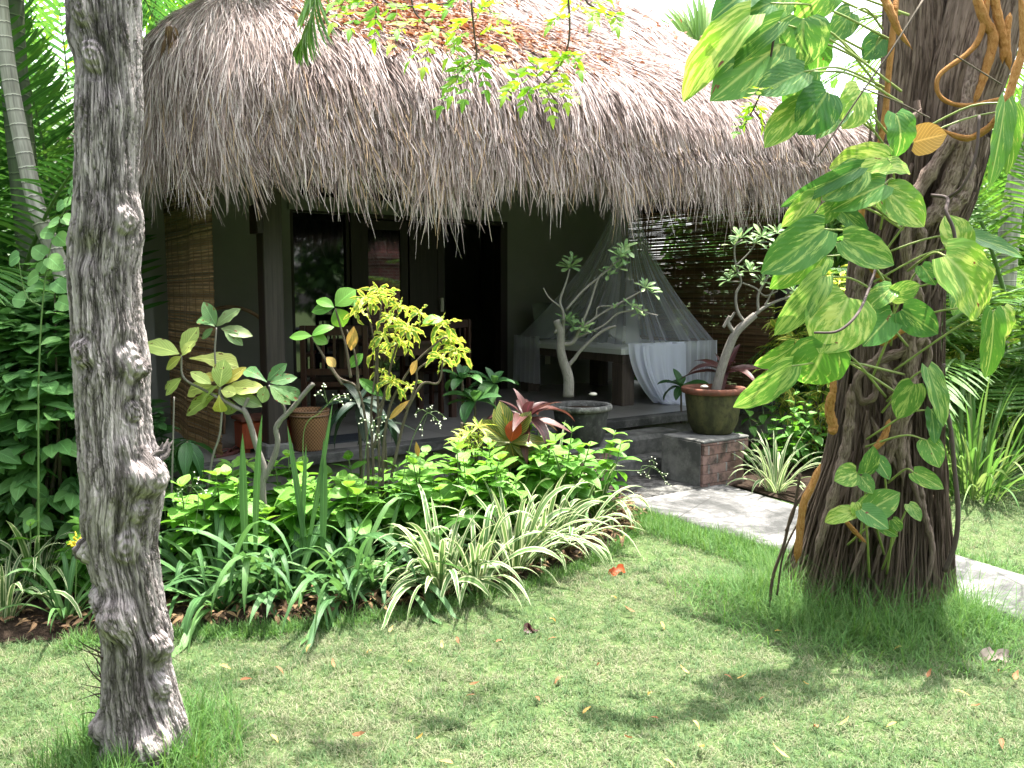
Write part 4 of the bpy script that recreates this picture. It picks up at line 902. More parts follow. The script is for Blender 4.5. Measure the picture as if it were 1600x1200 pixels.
for px, py, sz, hgt in knots:
    z = D(px, py, dT)[2]; i = np.argmin(abs(yz - z)); s_ = np.clip((D(px, py, dT)[0] - C[i, 0]) / R[i], -.95, .95); an = math.asin(s_) - math.pi / 2     # th=-pi/2 faces the camera
    dth = (TH_ - an + np.pi) % (2 * np.pi) - np.pi; s_m = sz / F * dT
    dd = np.sqrt((dth * RR) ** 2 + (ZZ - z) ** 2 * .8) / s_m
    disp += hgt * 1.25 * np.exp(-dd ** 2 * 1.4); kmask = np.maximum(kmask, np.exp(-dd ** 2 * 1.6) * (hgt > .012)); 
    if hgt > .01: rg_ = np.exp(-(dd + warp * .8 - 1.15) ** 2 * 14); disp -= .009 * rg_ + .004 * np.sin((dd + warp) * 14) * np.exp(-dd ** 2 * .6); crk = np.maximum(crk, rg_ * .75)
for a_, amp in ((-2.6, .03), (-1.2, .04), (.2, .035), (1.6, .03), (2.7, .035)):   # root flare
    dth = (TH_ - a_ + np.pi) % (2 * np.pi) - np.pi; disp += amp * np.exp(-(dth / .45) ** 2) * np.exp(-np.clip(ZZ, 0, 9) / .12)
X = C[:, 0][:, None] + (RR + disp) * np.cos(TH_); Y = C[:, 1][:, None] + (RR + disp) * np.sin(TH_)
grid_P = np.stack([X, Y, ZZ], -1); grid_P = np.concatenate([grid_P, grid_P[:, :1]], 1)
U = tw * .12; uvg = np.stack([np.concatenate([U, U[:, :1]], 1), np.concatenate([ZZ, ZZ[:, :1]], 1)], -1).reshape(-1, 2)
gt_ = thing('neem_tree', 'knobbly grey trunked tree standing nearest, in front of the left of the bungalow', 'tree', (C[-1, 0], C[-1, 1], 0))
gt_["label"] = 'tree with a knobbly grey furrowed trunk rising from the lawn in front of the thatch'
rC = np.clip(1.0 - crk * (1 - .45 * kmask) + plate * .5, 0, 1); rC = np.concatenate([rC, rC[:, :1]], 1).ravel(); mb = MB(); grid(mb, grid_P, uvg, rC); gtrunk = mb.build('trunk', M['greybark'], gt_)
TREE1 = C[-1].copy()
# broken stub and torn bark
mb = MB(); b = D(243, 722, dT - .02); e = D(266, 698, dT + .0); 
for k in range(16):
    o1 = rs.normal(0, .012, 3); tube(mb, [b + o1, (b + e) / 2 + o1 + rs.normal(0, .004, 3), e + o1 * 1.2 + rs.normal(0, .012, 3)], [.014, .009, .002], 5, n=6)
mb.build('broken_stub', M['greybark'], gt_)
mb = MB()
for k in range(13):                                     # dry sprouting twigs low on the left
    b = D(165 + rs.uniform(-4, 6), 1060 + rs.uniform(-35, 60), dT - .05); e = b + np.array([rs.uniform(-.08, -.02), rs.uniform(-.1, .02), rs.uniform(.02, .11)])
    tube(mb, [b, (b + e) / 2 + rs.normal(0, .01, 3), e], [.004, .0008], 4, n=5)
mb.build('dry_twigs', M['twig'], gt_)
# limbs and crown above the picture
top = C[0]; limbs = MB(); tips = []
for k, (dx, dy, dz) in enumerate([(-1.6, .6, 1.4), (.2, 2.3, 1.5), (1.8, 1.6, 1.4), (-.9, 1.7, 1.5), (1.2, -.6, 1.3), (2.6, 2.5, 1.5)]):
    e = top + np.array([dx, dy, dz]); m_ = top + np.array([dx * .4, dy * .35, dz * .62]) + rs.normal(0, .12, 3); tube(limbs, [top - [0, 0, .15], m_, e], [.07, .014, .006], 10, n=14, r=.5); tips.append(e)
    for q in range(4):
        a = m_ + (e - m_) * rs.rand(); tube(limbs, [a, a + rs.normal(0, .5, 3) * [1, 1, .4] + [0, 0, .3]], [.02, .006], 6, n=5)
limbs.build('limbs', M['greybark'], gt_)
mb = MB()
blobs = [(*(t + [0, 0, .35]), 1.15, 1.15, .55) for t in tips] + [(-.4, 3.9, 4.7, 1.2, 1.2, .4), (.9, 4.9, 4.7, 1.3, 1.1, .4), (-2.4, 4.0, 4.9, 1.3, 1.4, .5)]
canopy(mb, blobs, 42000, .055, leaf_tpl('lance', .42, .15, .4, 1), rs, 2.6); mb.build('crown', M['crown'], gt_)
# twigs of fresh leaflets hanging into the picture
def hanging(pxs, d, leaves, seed, Lf=.062, name='hanging_branch'):
    r_ = np.random.RandomState(seed); tw_ = MB(); lv = MB(); P = np.array([D(x, y, d) for x, y in pxs]); tube(tw_, P, [.0055, .0025], 6, n=24)
    for (x, y), (ex, ey) in leaves:
        a = D(x, y, d); e = D(ex, ey, d + r_.uniform(-.25, .1)); m_ = (a + e) / 2 + [0, 0, .03]; compound(lv, tw_, [a, m_, e], r_, Lf, 6, LT, size=.5)
    o_ = tw_.build(name, M['twig'], gt_); lv.build('foliage', M['neem'], o_)
hanging([(640, -60), (645, 10), (665, 35), (695, 50)], 3.6, [((640, 0), (560, -10)), ((645, 10), (590, 30)), ((660, 30), (612, 70)), ((690, 48), (640, 95)), ((690, 48), (720, 100)), ((680, 45), (662, 105))], 1)
hanging([(732, -60), (736, 0), (742, 60), (745, 90), (735, 97)], 3.5, [((734, 0), (700, 15)), ((738, 20), (790, 40)), ((740, 50), (700, 90)), ((742, 60), (790, 55)), ((745, 85), (700, 130)), ((745, 88), (725, 155)), ((743, 90), (760, 140)), ((738, 96), (690, 165)), ((735, 97), (705, 150)), ((745, 70), (785, 100)), ((740, 40), (770, 5)), ((738, 30), (705, 60))], 2)
hanging([(882, -60), (890, 30), (885, 80), (862, 118), (835, 138), (812, 142)], 3.7, [((888, 20), (925, 25)), ((890, 30), (860, 40)), ((885, 85), (905, 110)), ((870, 110), (885, 160)), ((850, 130), (862, 180)), ((835, 138), (895, 150)), ((835, 138), (818, 165)), ((812, 142), (790, 150)), ((815, 140), (800, 110)), ((840, 130), (835, 95)), ((860, 118), (848, 98)), ((870, 112), (880, 90))], 3)
hanging([(905, -40), (915, 0), (940, 18), (975, 30)], 3.9, [((910, 0), (880, 15)), ((918, 5), (950, 30)), ((940, 18), (925, 35)), ((960, 25), (965, 42)), ((915, 0), (950, 0))], 4)
hanging([(560, -60), (600, 0), (640, 10), (700, 5)], 3.3, [((560, -10), (520, 35)), ((570, 0), (548, 45)), ((590, 5), (585, 60)), ((560, 0), (520, 5)), ((620, 8), (620, 45)), ((700, 5), (740, -5)), ((660, 8), (680, 40))], 5)
hanging([(1212, 40), (1200, 110), (1180, 165), (1160, 200)], 3.7, [((1180, 165), (1165, 190)), ((1200, 140), (1170, 160)), ((1180, 165), (1190, 195)), ((1170, 185), (1150, 205))], 6, .05)

# --- strangler-root tree on the right
RT = thing('strangler_tree', 'stout tree wrapped in brown aerial roots beside the garden path', 'tree', D(1345, 940, 4.6) * [1, 1, 0])
dR = 4.55
ro = np.array([(-60, 1372, 1590), (60, 1372, 1570), (150, 1370, 1552), (230, 1362, 1535), (300, 1352, 1520), (400, 1336, 1482), (500, 1322, 1462), (600, 1312, 1458), (700, 1296, 1464), (800, 1262, 1468), (900, 1236, 1466), (960, 1222, 1468), (1000, 1215, 1470)], float)
def edge(y): return np.interp(y, ro[:, 0], ro[:, 1]), np.interp(y, ro[:, 0], ro[:, 2])
def trunk_mesh(ys, l, r, d, na, seed, amp=.02, sq=1.0, ridge_amp=.014):
    C = np.array([D((a + b) / 2, y, d) for a, b, y in zip(l, r, ys)]); R = (r - l) / 2 / F * d
    th = np.linspace(0, 2 * np.pi, na, endpoint=False); T_, Z = np.meshgrid(th, C[:, 2], indexing='xy'); nx, ny = np.cos(T_ + Z * .2), np.sin(T_ + Z * .2)
    f = fbm(np.stack([nx.ravel() * 2 + seed, ny.ravel() * 2, Z.ravel() * .9], 1), 4).reshape(T_.shape) - .46
    g2 = fbm(np.stack([nx.ravel() * 7 + seed, ny.ravel() * 7, Z.ravel() * 1.6], 1), 4).reshape(T_.shape); rd = np.clip(1 - abs(g2 - .47) * 8, 0, 1)
    dp = f * amp * 4 - rd * ridge_amp; RR = np.repeat(R[:, None], na, 1) * .93
    P = np.stack([C[:, 0][:, None] + (RR + dp) * np.cos(T_), C[:, 1][:, None] + (RR + dp) * np.sin(T_) * sq, Z], -1); P = np.concatenate([P, P[:, :1]], 1)
    U = (T_ + Z * .2) * .3; uv = np.stack([np.concatenate([U, U[:, :1]], 1), np.concatenate([Z, Z[:, :1]], 1)], -1).reshape(-1, 2); return P, uv, C, R
mb = MB(); ys = np.linspace(225, 1010, 260); l, r = edge(ys); P, uv, CR, RRd = trunk_mesh(ys, l, r, dR, 220, 3.0); grid(mb, P, uv)
ys2 = np.linspace(-230, 330, 150); l2 = np.interp(ys2, [-230, 0, 100, 200, 330], [1500, 1478, 1452, 1440, 1405]); r2 = np.interp(ys2, [-230, 0, 100, 200, 330], [1650, 1606, 1578, 1542, 1512]); P, uv, _, _ = trunk_mesh(ys2, l2, r2, dR, 150, 9.0, .012); grid(mb, P, uv)
l3 = np.interp(ys2, [-230, 0, 100, 200, 330], [1375, 1382, 1378, 1368, 1352]); r3 = np.interp(ys2, [-230, 0, 100, 200, 330], [1476, 1472, 1466, 1446, 1450]); P, uv, _, _ = trunk_mesh(ys2, l3, r3, dR + .12, 150, 15.0, .012); grid(mb, P, uv)
mb.build('trunk', M['root'], RT)
TREE2 = CR[-1].copy()
# aerial roots running down over the trunk
ar = MB(); Zc = CR[:, 2]
def onsurf(z, a, off): 
    i = np.interp(z, Zc[::-1], np.arange(len(Zc))[::-1]); c = np.array([np.interp(i, np.arange(len(Zc)), CR[:, k]) for k in range(3)]); R_ = np.interp(i, np.arange(len(Zc)), RRd)
    if z < Zc[-1]: R_ = RRd[-1]
    return np.array([c[0] + (R_ * .93 + off) * math.cos(a), c[1] + (R_ * .93 + off) * math.sin(a), z])
for k in range(470):
    a = -math.pi / 2 + (rs.uniform(-1.9, 1.9) if k < 330 else rs.uniform(1.7, 4.6)); z0 = rs.uniform(.25, 2.5) if rs.rand() < .75 else rs.uniform(1.8, 2.6); z1 = -.03 if rs.rand() < .72 else max(0, z0 - rs.uniform(.4, 1.2))
    n = 22; P = []; ph = rs.rand() * 6; sw = rs.uniform(.06, .40); dr = rs.normal(0, .34); rad = rs.choice([.0035, .005, .008, .012, .018], p=[.3, .3, .22, .12, .06])
    for i in range(n):
        f = i / (n - 1); z = z0 + (z1 - z0) * f; aa = a + dr * f + sw * math.sin(ph + z * 5.0) * .5 + .03 * math.sin(z * 17 + ph); fl = .05 * math.exp(-max(z, 0) / .18) * rs.uniform(.3, 1.3) * .6
        P.append(onsurf(z, aa, rad * .3 + rs.normal(0, .0035) + .008 * math.sin(z * 9 + ph) + fl))
    tube(ar, P, [rad * .9, rad, rad * rs.uniform(.7, 1.3)], 6, n=34, r=rs.rand())
for k in range(190):                                  # fine strands over the flaring foot
    a = -math.pi / 2 + rs.uniform(-1.7, 1.7); z0 = rs.uniform(.35, 1.5); dr = rs.normal(0, .12); ph = rs.rand() * 6; rad = rs.uniform(.0028, .0065); o_ = rs.uniform(.008, .03)
    tube(ar, [onsurf(z0 * (1 - f) - .02 * f, a + dr * f + .05 * math.sin(ph + f * 5), o_ + rs.normal(0, .004) + .07 * f ** 3) for f in np.linspace(0, 1, 14)], [rad * .6, rad, rad], 5, n=26, r=rs.uniform(.3, 1))
for k in range(46):                                   # loose thin roots hanging clear of the trunk
    x = rs.uniform(1455, 1480) if rs.rand() < .7 else rs.uniform(1345, 1440); y0 = rs.uniform(440, 640); y1 = rs.uniform(700, 930); x1 = x + rs.uniform(-14, 10)
    tube(ar, [D(x, y0, dR - .28), D((x + x1) / 2 + rs.uniform(-7, 7), (y0 + y1) / 2, dR - .33), D(x1, y1, dR - .3)], [.0035, .0025], 5, n=14)
for pts_, rad in (([(1262, 760), (1238, 800), (1225, 850), (1208, 900), (1202, 950)], .008), ([(1250, 740), (1240, 800), (1228, 830)], .007), ([(1262, 790), (1226, 860), (1214, 930)], .005)):
    tube(ar, [D(x, y, dR - .35 + .0 * i) for i, (x, y) in enumerate(pts_)], rad, 6, n=20)
ar.build('aerial_roots', M['root'], RT)
# thick winding roots
tr_ = MB()
def wr(pts_, rad, d=None, mbx=tr_, n=40, wob=.12, sides=10):
    d0 = dR - .37; P = smoothpath([D(p[0], p[1], (d0 if len(p) < 3 else p[2])) for p in pts_], n); R_ = np.interp(np.linspace(0, 1, n), np.linspace(0, 1, len(rad)), rad) * (1 + wob * np.sin(np.arange(n) * 1.3) + wob * rs.normal(0, .6, n)); e_ = np.linspace(0, 1, n); R_ = R_ * np.clip((1 - e_) / .14, .12, 1) * np.clip(e_ / .08, .3, 1); tube(mbx, P, R_, sides, n=n)
wr([(1475, 330, 4.3), (1440, 345), (1440, 380), (1420, 430), (1432, 470)], [.022, .022, .026]); wr([(1500, 180), (1478, 230), (1440, 290), (1420, 330), (1416, 400), (1432, 450), (1446, 480)], [.03, .034, .026, .022])
wr([(1530, 60), (1515, 150), (1500, 230), (1478, 300), (1452, 340), (1425, 360)], [.03, .04, .036, .028]); wr([(1515, 230), (1506, 300), (1475, 330), (1440, 352)], [.03, .034, .026])
wr([(1430, 320), (1395, 300), (1370, 290), (1350, 295)], [.02, .02, .012]); wr([(1440, 170), (1400, 215), (1375, 290), (1350, 330)], [.015, .02, .02]); wr([(1382, 535), (1372, 560), (1340, 590), (1345, 625), (1365, 620), (1372, 590), (1385, 560)], [.018, .02, .016])
wr([(1452, 520), (1420, 545), (1382, 560), (1352, 575), (1340, 590)], [.024, .024, .016]); wr([(1370, 560), (1400, 620), (1392, 700), (1380, 740)], [.03, .03, .018]); wr([(1420, 500), (1420, 600), (1406, 680), (1412, 760)], [.03, .036, .02]); wr([(1330, 600), (1325, 680), (1300, 780), (1270, 880)], [.024, .026, .02]); wr([(1350, 380), (1340, 460), (1342, 540)], [.02, .026, .02])
for k in range(12):
    x = rs.uniform(1345, 1450); y = rs.uniform(330, 760); wr([(x, y), (x + rs.uniform(-25, 25), y + 50), (x + rs.uniform(-30, 30), y + 110), (x + rs.uniform(-35, 35), y + 180)], [.012, .016, .010])
tr_.build('winding_roots', M['thickroot'], RT)
lm = MB(); tA = D(1585, -230, dR); tB = D(1422, -230, dR + .12); tp3 = []
for b, (dx, dy, dz), r0 in ((tA, (1.2, 1.6, 1.3), .14), (tA, (.9, -.3, 1.7), .11), (tB, (-1.0, 1.6, 1.5), .11), (tB, (-.5, 2.0, 1.7), .11), (tA, (2.2, .2, 1.6), .1)):
    e = b + np.array([dx, dy, dz]); tube(lm, [b - [0, 0, .1], b + np.array([dx * .4, dy * .4, dz * .55]), e], [r0 * .8, r0 * .14, .006], 10, n=12); tp3.append(e)
lm.build('limbs', M['root'], RT)
mb = MB(); canopy(mb, [(*(t + [0, 0, .3]), 1.2, 1.1, .55) for t in tp3] + [(1.4, 5.2, 4.8, 1.2, 1.0, .4)], 20000, .06, leaf_tpl('ellip', .45, .15, .4, 1), rs, 2.6); mb.build('crown', M['crown'], RT)

# --- the climber on it: its stems and its big marbled leaves
PO = thing('climbing_pothos', 'climbing vine with big yellow-green marbled heart leaves on the root-wrapped trunk', 'climbing plant', D(1380, 900, 4.2) * [1, 1, 0])
sm_ = MB()
def stem(pts_, rad, d=4.15, n=40, wob=.05): wr([(p[0], p[1], p[2] if len(p) > 2 else d) for p in pts_], rad, mbx=sm_, n=n, wob=wob, sides=10)
stem([(1545, -40), (1540, 20), (1530, 60), (1510, 85), (1470, 115), (1464, 140), (1478, 158), (1510, 165), (1560, 155), (1575, 150)], [.015, .015, .011, .010, .010, .010])
stem([(1592, -30, 4.0), (1600, 60, 4.0), (1588, 110, 4.0), (1570, 165, 4.0), (1550, 195, 4.05), (1518, 215, 4.1), (1492, 212, 4.1), (1462, 196)], [.016, .020, .018, .015, .010]); stem([(1520, -20), (1538, 30), (1552, 60), (1540, 110), (1528, 145), (1520, 165)], [.022, .024, .020, .014]); stem([(1550, -20), (1560, 30), (1568, 70), (1566, 100)], [.02, .022, .014])
stem([(1370, -30, 3.9), (1392, 20, 3.85), (1405, 50, 3.85), (1426, 78, 3.85)], [.020, .016, .005]); stem([(1400, -10, 3.9), (1398, 18, 3.86)], [.01, .01]); stem([(1578, 20), (1572, 60), (1578, 110)], [.014, .02, .014])
stem([(1302, 608, 4.1), (1296, 640, 4.12), (1302, 668, 4.12), (1296, 675, 4.1)], [.020, .024, .022]); stem([(1302, 560, 4.15), (1302, 620, 4.1)], [.012, .018]); stem([(1282, 725, 4.1), (1268, 760, 4.08), (1255, 790, 4.08), (1248, 850, 4.1), (1244, 880, 4.12)], [.014, .019, .018, .02]); stem([(1390, 655, 4.12), (1380, 685, 4.1), (1362, 705, 4.1)], [.012, .018, .013]); stem([(1320, 812, 4.05), (1335, 830, 4.03), (1355, 850, 4.0)], [.010, .012, .006]); stem([(1375, 540, 4.15), (1400, 522, 4.12), (1440, 500, 4.14)], [.014, .016, .012]); stem([(1395, 470, 4.15), (1380, 440, 4.15), (1350, 400, 4.1), (1345, 340, 4.1), (1360, 280, 4.1), (1380, 200, 4.1), (1390, 100, 4.1), (1400, 0, 4.1), (1400, -60, 4.1)], [.012, .014, .014, .015])
sm_.build('stems', M['orange'], PO)
HB = [leaf_tpl('heart', 1.0, .10, b, 14, wave=w_, cross=7, notch=.10) for b, w_ in ((.35, .03), (.7, .05), (.15, .03), (1.1, .05))]
# base, tip, width px, kind (0 marbled, 1 darker, 2 dead), depth
PL_ = [((1172, 24), (1048, 128), 54, 0, 3.5), ((1204, 5), (1140, 25), 46, 1, 3.6), ((1215, 35), (1076, 132), 34, 1, 3.55), ((1218, 70), (1116, 150), 74, 0, 3.6), ((1255, 30), (1252, 100), 70, 1, 3.6), ((1256, 112), (1184, 143), 46, 1, 3.55),
 ((1266, 112), (1225, 165), 44, 0, 3.65), ((1292, 145), (1255, 206), 62, 1, 3.6), ((1256, 162), (1196, 226), 46, 0, 3.6), ((1320, 165), (1278, 212), 34, 0, 3.7), ((1345, 142), (1325, 196), 58, 0, 3.7), ((1400, 178), (1428, 240), 56, 0, 3.7), ((1428, 222), (1477, 208), 46, 2, 3.85),
 ((1386, 248), (1300, 244), 46, 0, 3.65), ((1368, 262), (1442, 246), 30, 0, 3.7), ((1342, 262), (1232, 316), 26, 1, 3.6), ((1346, 265), (1288, 310), 46, 1, 3.62), ((1382, 288), (1303, 322), 40, 0, 3.66), ((1384, 298), (1447, 348), 54, 0, 3.7), ((1272, 306), (1226, 352), 32, 0, 3.62), ((1310, 315), (1270, 352), 30, 1, 3.7), ((1312, 328), (1360, 368), 32, 1, 3.85),
 ((1288, 358), (1194, 424), 62, 1, 3.5), ((1276, 386), (1210, 452), 46, 0, 3.7), ((1318, 374), (1398, 412), 54, 1, 3.6), ((1285, 433), (1224, 524), 40, 1, 3.6), ((1326, 466), (1284, 548), 92, 0, 3.6), ((1288, 538), (1264, 617), 84, 0, 3.55), ((1240, 540), (1188, 584), 32, 0, 3.6), ((1237, 572), (1156, 646), 40, 1, 3.5),
 ((1394, 450), (1357, 472), 32, 0, 3.75), ((1394, 462), (1438, 446), 28, 1, 3.75), ((1394, 490), (1352, 538), 42, 0, 3.72), ((1410, 484), (1466, 521), 50, 1, 3.7), ((1502, 388), (1486, 332), 46, 0, 3.85), ((1520, 370), (1600, 398), 32, 1, 3.9), ((1478, 400), (1590, 492), 88, 0, 3.6), ((1568, 480), (1584, 527), 32, 0, 3.75), ((1552, 488), (1553, 602), 30, 0, 3.7),
 ((1505, 450), (1495, 488), 34, 0, 3.9), ((1440, 415), (1462, 444), 26, 0, 3.85), ((1570, 160), (1553, 290), 38, 0, 3.8), ((1584, 170), (1578, 270), 26, 0, 3.9), ((1450, 575), (1484, 662), 36, 1, 3.8), ((1428, 600), (1404, 654), 42, 1, 3.85), ((1455, 640), (1463, 692), 26, 1, 3.8), ((1448, 688), (1467, 727), 32, 0, 3.8), ((1428, 738), (1473, 762), 28, 0, 3.85), ((1420, 788), (1440, 812), 20, 1, 3.9),
 ((1338, 738), (1306, 750), 36, 0, 3.85), ((1352, 738), (1368, 702), 30, 1, 3.85), ((1370, 716), (1390, 748), 22, 0, 3.87), ((1345, 745), (1364, 770), 26, 0, 3.84), ((1332, 800), (1286, 808), 26, 0, 3.8), ((1336, 786), (1340, 810), 16, 0, 3.8), ((1350, 802), (1406, 770), 44, 0, 3.8), ((1346, 796), (1388, 824), 34, 0, 3.78), ((1394, 812), (1412, 832), 18, 1, 3.85), ((1374, 822), (1404, 838), 16, 0, 3.85),
 ((1330, 20), (1300, 60), 40, 1, 3.9), ((1380, 60), (1350, 90), 36, 1, 4.0), ((1300, -20), (1250, 20), 56, 0, 3.7), ((1180, -20), (1120, 10), 50, 1, 3.6), ((1292, 400), (1262, 440), 30, 1, 3.9), ((1275, 60), (1290, 120), 44, 0, 3.9), ((1440, 330), (1405, 350), 18, 1, 3.9), ((1228, -10), (1190, 30), 44, 0, 3.75), ((1150, 10), (1160, 60), 38, 0, 3.8)]
lvs = {0: MB(), 1: MB(), 2: MB()}; pt = MB()
for i, (b, t, w_, k, d) in enumerate(PL_):
    d = d + .12; tpl = HB[rs.randint(4)]; lp = math.hypot(t[0] - b[0], t[1] - b[1]); leaf_px(lvs[k], tpl, b, t, d, w_ * rs.uniform(.92, 1.08), rs, tilt=.35, dd=-.04 + rs.uniform(-.06, .05), face=(rs.uniform(-.35, .35), -1, rs.uniform(-.1, .8)))
    B = D(b[0], b[1], d); ax = np.interp(b[1], [0, 300, 500, 900], [1385, 1375, 1395, 1350]); E = D(ax + rs.uniform(-35, 35), b[1] + rs.uniform(10, 110), 4.15); ln = np.linalg.norm(E - B)
    if ln < .9: tube(pt, [B, B * .6 + E * .4 + [0, -.02, .04], E], [.0038, .006], 6, n=10)
lvs[0].build('marbled_leaves', M['pothos'], PO); lvs[1].build('green_leaves', M['pothosd'], PO); lvs[2].build('dead_leaf', M['deadleaf'], PO); pt.build('leaf_stalks', M['petiole'], PO)
# dark lianas
LI = thing('hanging_liana', 'thin dark liana looping down the path side of the root-wrapped tree', 'vine', D(1490, 885, 4.0) * [1, 1, 0])
mb = MB(); P = [D(*p) for p in ((1455, 640, 4.05), (1475, 570, 4.0), (1468, 600, 4.0), (1484, 660, 3.95), (1492, 740, 3.95), (1497, 800, 3.95), (1492, 850, 3.97), (1476, 893, 4.0))]; tube(mb, P, [.006, .008, .011, .012], 8, n=40)
mb.build('stem', M['vinedark'], LI); LI = thing('hanging_liana', 'thin dark liana curling behind the biggest marbled leaf', 'vine', D(1480, 330, 4.0)); mb = MB(); P = [D(*p) for p in ((1440, 440, 4.0), (1475, 430, 3.9), (1492, 400, 3.88), (1490, 360, 3.88), (1478, 330, 3.9), (1480, 310, 3.95), (1455, 305, 4.0))]; tube(mb, P, [.006, .008, .008], 8, n=30)
P = [D(*p) for p in ((1480, 310, 4.0), (1505, 290, 3.9), (1525, 240, 3.88), (1530, 180, 3.9))]; tube(mb, P, [.008, .006], 8, n=20)
mb.build('stem', M['vinedark'], LI); LI = thing('hanging_liana', 'thin dark liana crossing in front of a broad marbled leaf', 'vine', D(1372, 408, 3.95)); mb = MB(); P = [D(*p) for p in ((1372, 408, 3.95), (1358, 450, 3.8), (1340, 490, 3.55), (1310, 517, 3.5), (1272, 520, 3.5))]; tube(mb, P, [.006, .006, .005], 8, n=20)
mb.build('stem', M['vinedark'], LI)
SL = thing('dry_stalk', 'straight pale dry stalk leaning across the climbing vine', 'stalk', D(1280, 170, 3.5))
mb = MB(); tube(mb, [D(1442, 0, 3.6), D(1395, 75, 3.5), D(1350, 140, 3.5), D(1278, 245, 3.5)], [.004, .003], 6, n=12); tube(mb, [D(1348, 138, 3.5), D(1400, 158, 3.55), D(1452, 184, 3.8)], .003, 6, n=8); tube(mb, [D(1490, 85, 3.7), D(1565, 132, 3.7)], .003, 6, n=8); mb.build('stalk', M['stem'], SL)

# ------------------------------------------------------------------ palms
PLT = leaf_tpl('strap', .075, .35, .45, 4)
def frond(mb, stm, base, azim, elev, L, rs, lw=.028, ll=.5, n=46, droop=1.0, tpl=PLT, hangf=.5, r0=.5, Pex=None):
    """pinnate frond: curved rachis with leaflets both sides"""
    if Pex is None:
        d = np.array([math.cos(azim) * math.cos(elev), math.sin(azim) * math.cos(elev), math.sin(elev)]); P = [np.array(base)]; 
        for k in range(14): d = nrm(d + [0, 0, -.085 * droop]); P.append(P[-1] + d * L / 14)
        P = np.array(P)
    else: P = np.array(Pex)
    P = smoothpath(P, n + 1); tube(stm, P, [.016 * L / 2, .003], 6); T = nrm(np.gradient(P, axis=0)); up = np.array([0, 0, 1.0]); S = nrm(np.cross(T, up)); U = np.cross(S, T)
    f = np.arange(n + 1) / n; sel = np.arange(int(n * .16), n + 1); k = len(sel)
    for sg in (1, -1):
        ln = ll * (np.sin(np.clip(f[sel] * .9 + .12, 0, 1) * np.pi) ** .6 * .85 + .12); Y = nrm(S[sel] * sg + T[sel] * (.45 + .7 * f[sel])[:, None] + U[sel] * .22 + np.array([0, 0, -hangf * .5]) + rs.normal(0, .06, (k, 3)))
        put(mb, tpl, P[sel], Y, U[sel] + rs.normal(0, .15, (k, 3)) , ln, np.clip(r0 + rs.normal(0, .18, k), 0, 1), ws=lw / (.075 * ln) * rs.uniform(.8, 1.2, k))
def palm(name, label, trunkpts, rad, crown, nf, L, rs, mat='palm', bark='palmgrey', loc=None, group=None, ll=.5, droop=1.0, lw=.028, elev=(.1, 1.2), azs=None, dropk=.5):
    P = np.array(trunkpts); root = thing(name, label, 'palm', (P[0][0], P[0][1], 0), group); m_ = MB(); tube(m_, P, rad, 20, n=80); m_.build('trunk', M[bark], root)
    lv, stm = MB(), MB()
    for k in range(nf):
        az = rs.uniform(0, 6.28) if azs is None else rs.uniform(*azs); el = elev[0] + (elev[1] - elev[0]) * rs.rand(); frond(lv, stm, P[-1] + [0, 0, .0], az, el, L * rs.uniform(.8, 1.15), rs, ll=ll, droop=droop, lw=lw, hangf=dropk, r0=rs.uniform(.2, .75))
    stm.build('frond_stalks', M['gstem'], root); lv.build('crown', M[mat], root); return root
palm('areca_palm', 'pale palm trunk with dark scars leaning across the green trunk behind it', [D(215, 872, 5.2) * [1, 1, 0], D(150, 640, 5.2), D(98, 430, 5.2), D(62, 340, 5.2), D(38, 240, 5.2), D(15, 120, 5.2), D(-2, -20, 5.2), D(-20, -250, 5.2)], [.058, .052, .048, .043, .04], None, 12, 2.2, rs)
palm('areca_palm', 'upright green ringed palm trunk behind the pale leaning one', [D(95, 830, 5.8) * [1, 1, 0], D(70, 600, 5.8), D(48, 380, 5.8), D(30, 200, 5.8), D(18, 60, 5.8), D(14, -60, 5.8), D(5, -190, 5.8)], [.10, .09, .085, .08, .07], None, 14, 2.4, rs, bark='palmgreen')
# clumps of palm fronds at ground level behind them
def palm_clump(c, label, nf, L, rs, mat='palm', elev=(.5, 1.35), azs=(0, 6.28), ll=.5, spread=.35, z=0.2, group='clumping palms around the bungalow', droop=1.0, lw=.03, r0=(.2, .8)):
    root = thing('clumping_palm', label, 'palm', (c[0], c[1], 0), group); lv, stm = MB(), MB()
    for k in range(nf):
        b = np.array([c[0] + rs.normal(0, spread), c[1] + rs.normal(0, spread), z + rs.rand() * 1.4]); frond(lv, stm, b, rs.uniform(*azs), rs.uniform(*elev), L * rs.uniform(.75, 1.2), rs, ll=ll, droop=droop, lw=lw, r0=rs.uniform(*r0))
        tube(stm, [np.array([b[0] * .5 + c[0] * .5, b[1] * .5 + c[1] * .5, 0]), b], .02, 6, n=4)
    stm.build('frond_stalks', M['gstem'], root); lv.build('fronds', M[mat], root); return root
palm_clump(D(-10, 400, 7.0), 'dense dark palm clump filling the gap behind the two palm trunks', 34, 3.0, rs, spread=.5, ll=.55, droop=.8, azs=(2.3, 5.3))
palm_clump(D(45, 400, 6.6), 'dark palm clump squeezed between the palm trunks and the thatch', 26, 3.0, rs, spread=.3, ll=.5, azs=(2.4, 5.2), elev=(.7, 1.45), droop=.9)
palm_clump(D(60, 400, 10.5), 'palm clump farther back behind the palm trunks', 30, 4.2, rs, spread=.7, ll=.6, droop=.7, lw=.04, azs=(2.1, 5.4))
palm_clump(D(-30, 400, 12.5), 'tall palm clump farthest back on the palm side', 30, 5.0, rs, spread=.9, ll=.7, droop=.6, lw=.05)
palm_clump(D(-120, 400, 6.2), 'dark palm clump at the edge of the garden outside the two palm trunks', 24, 2.8, rs, spread=.4, ll=.5, azs=(1.8, 5.6))
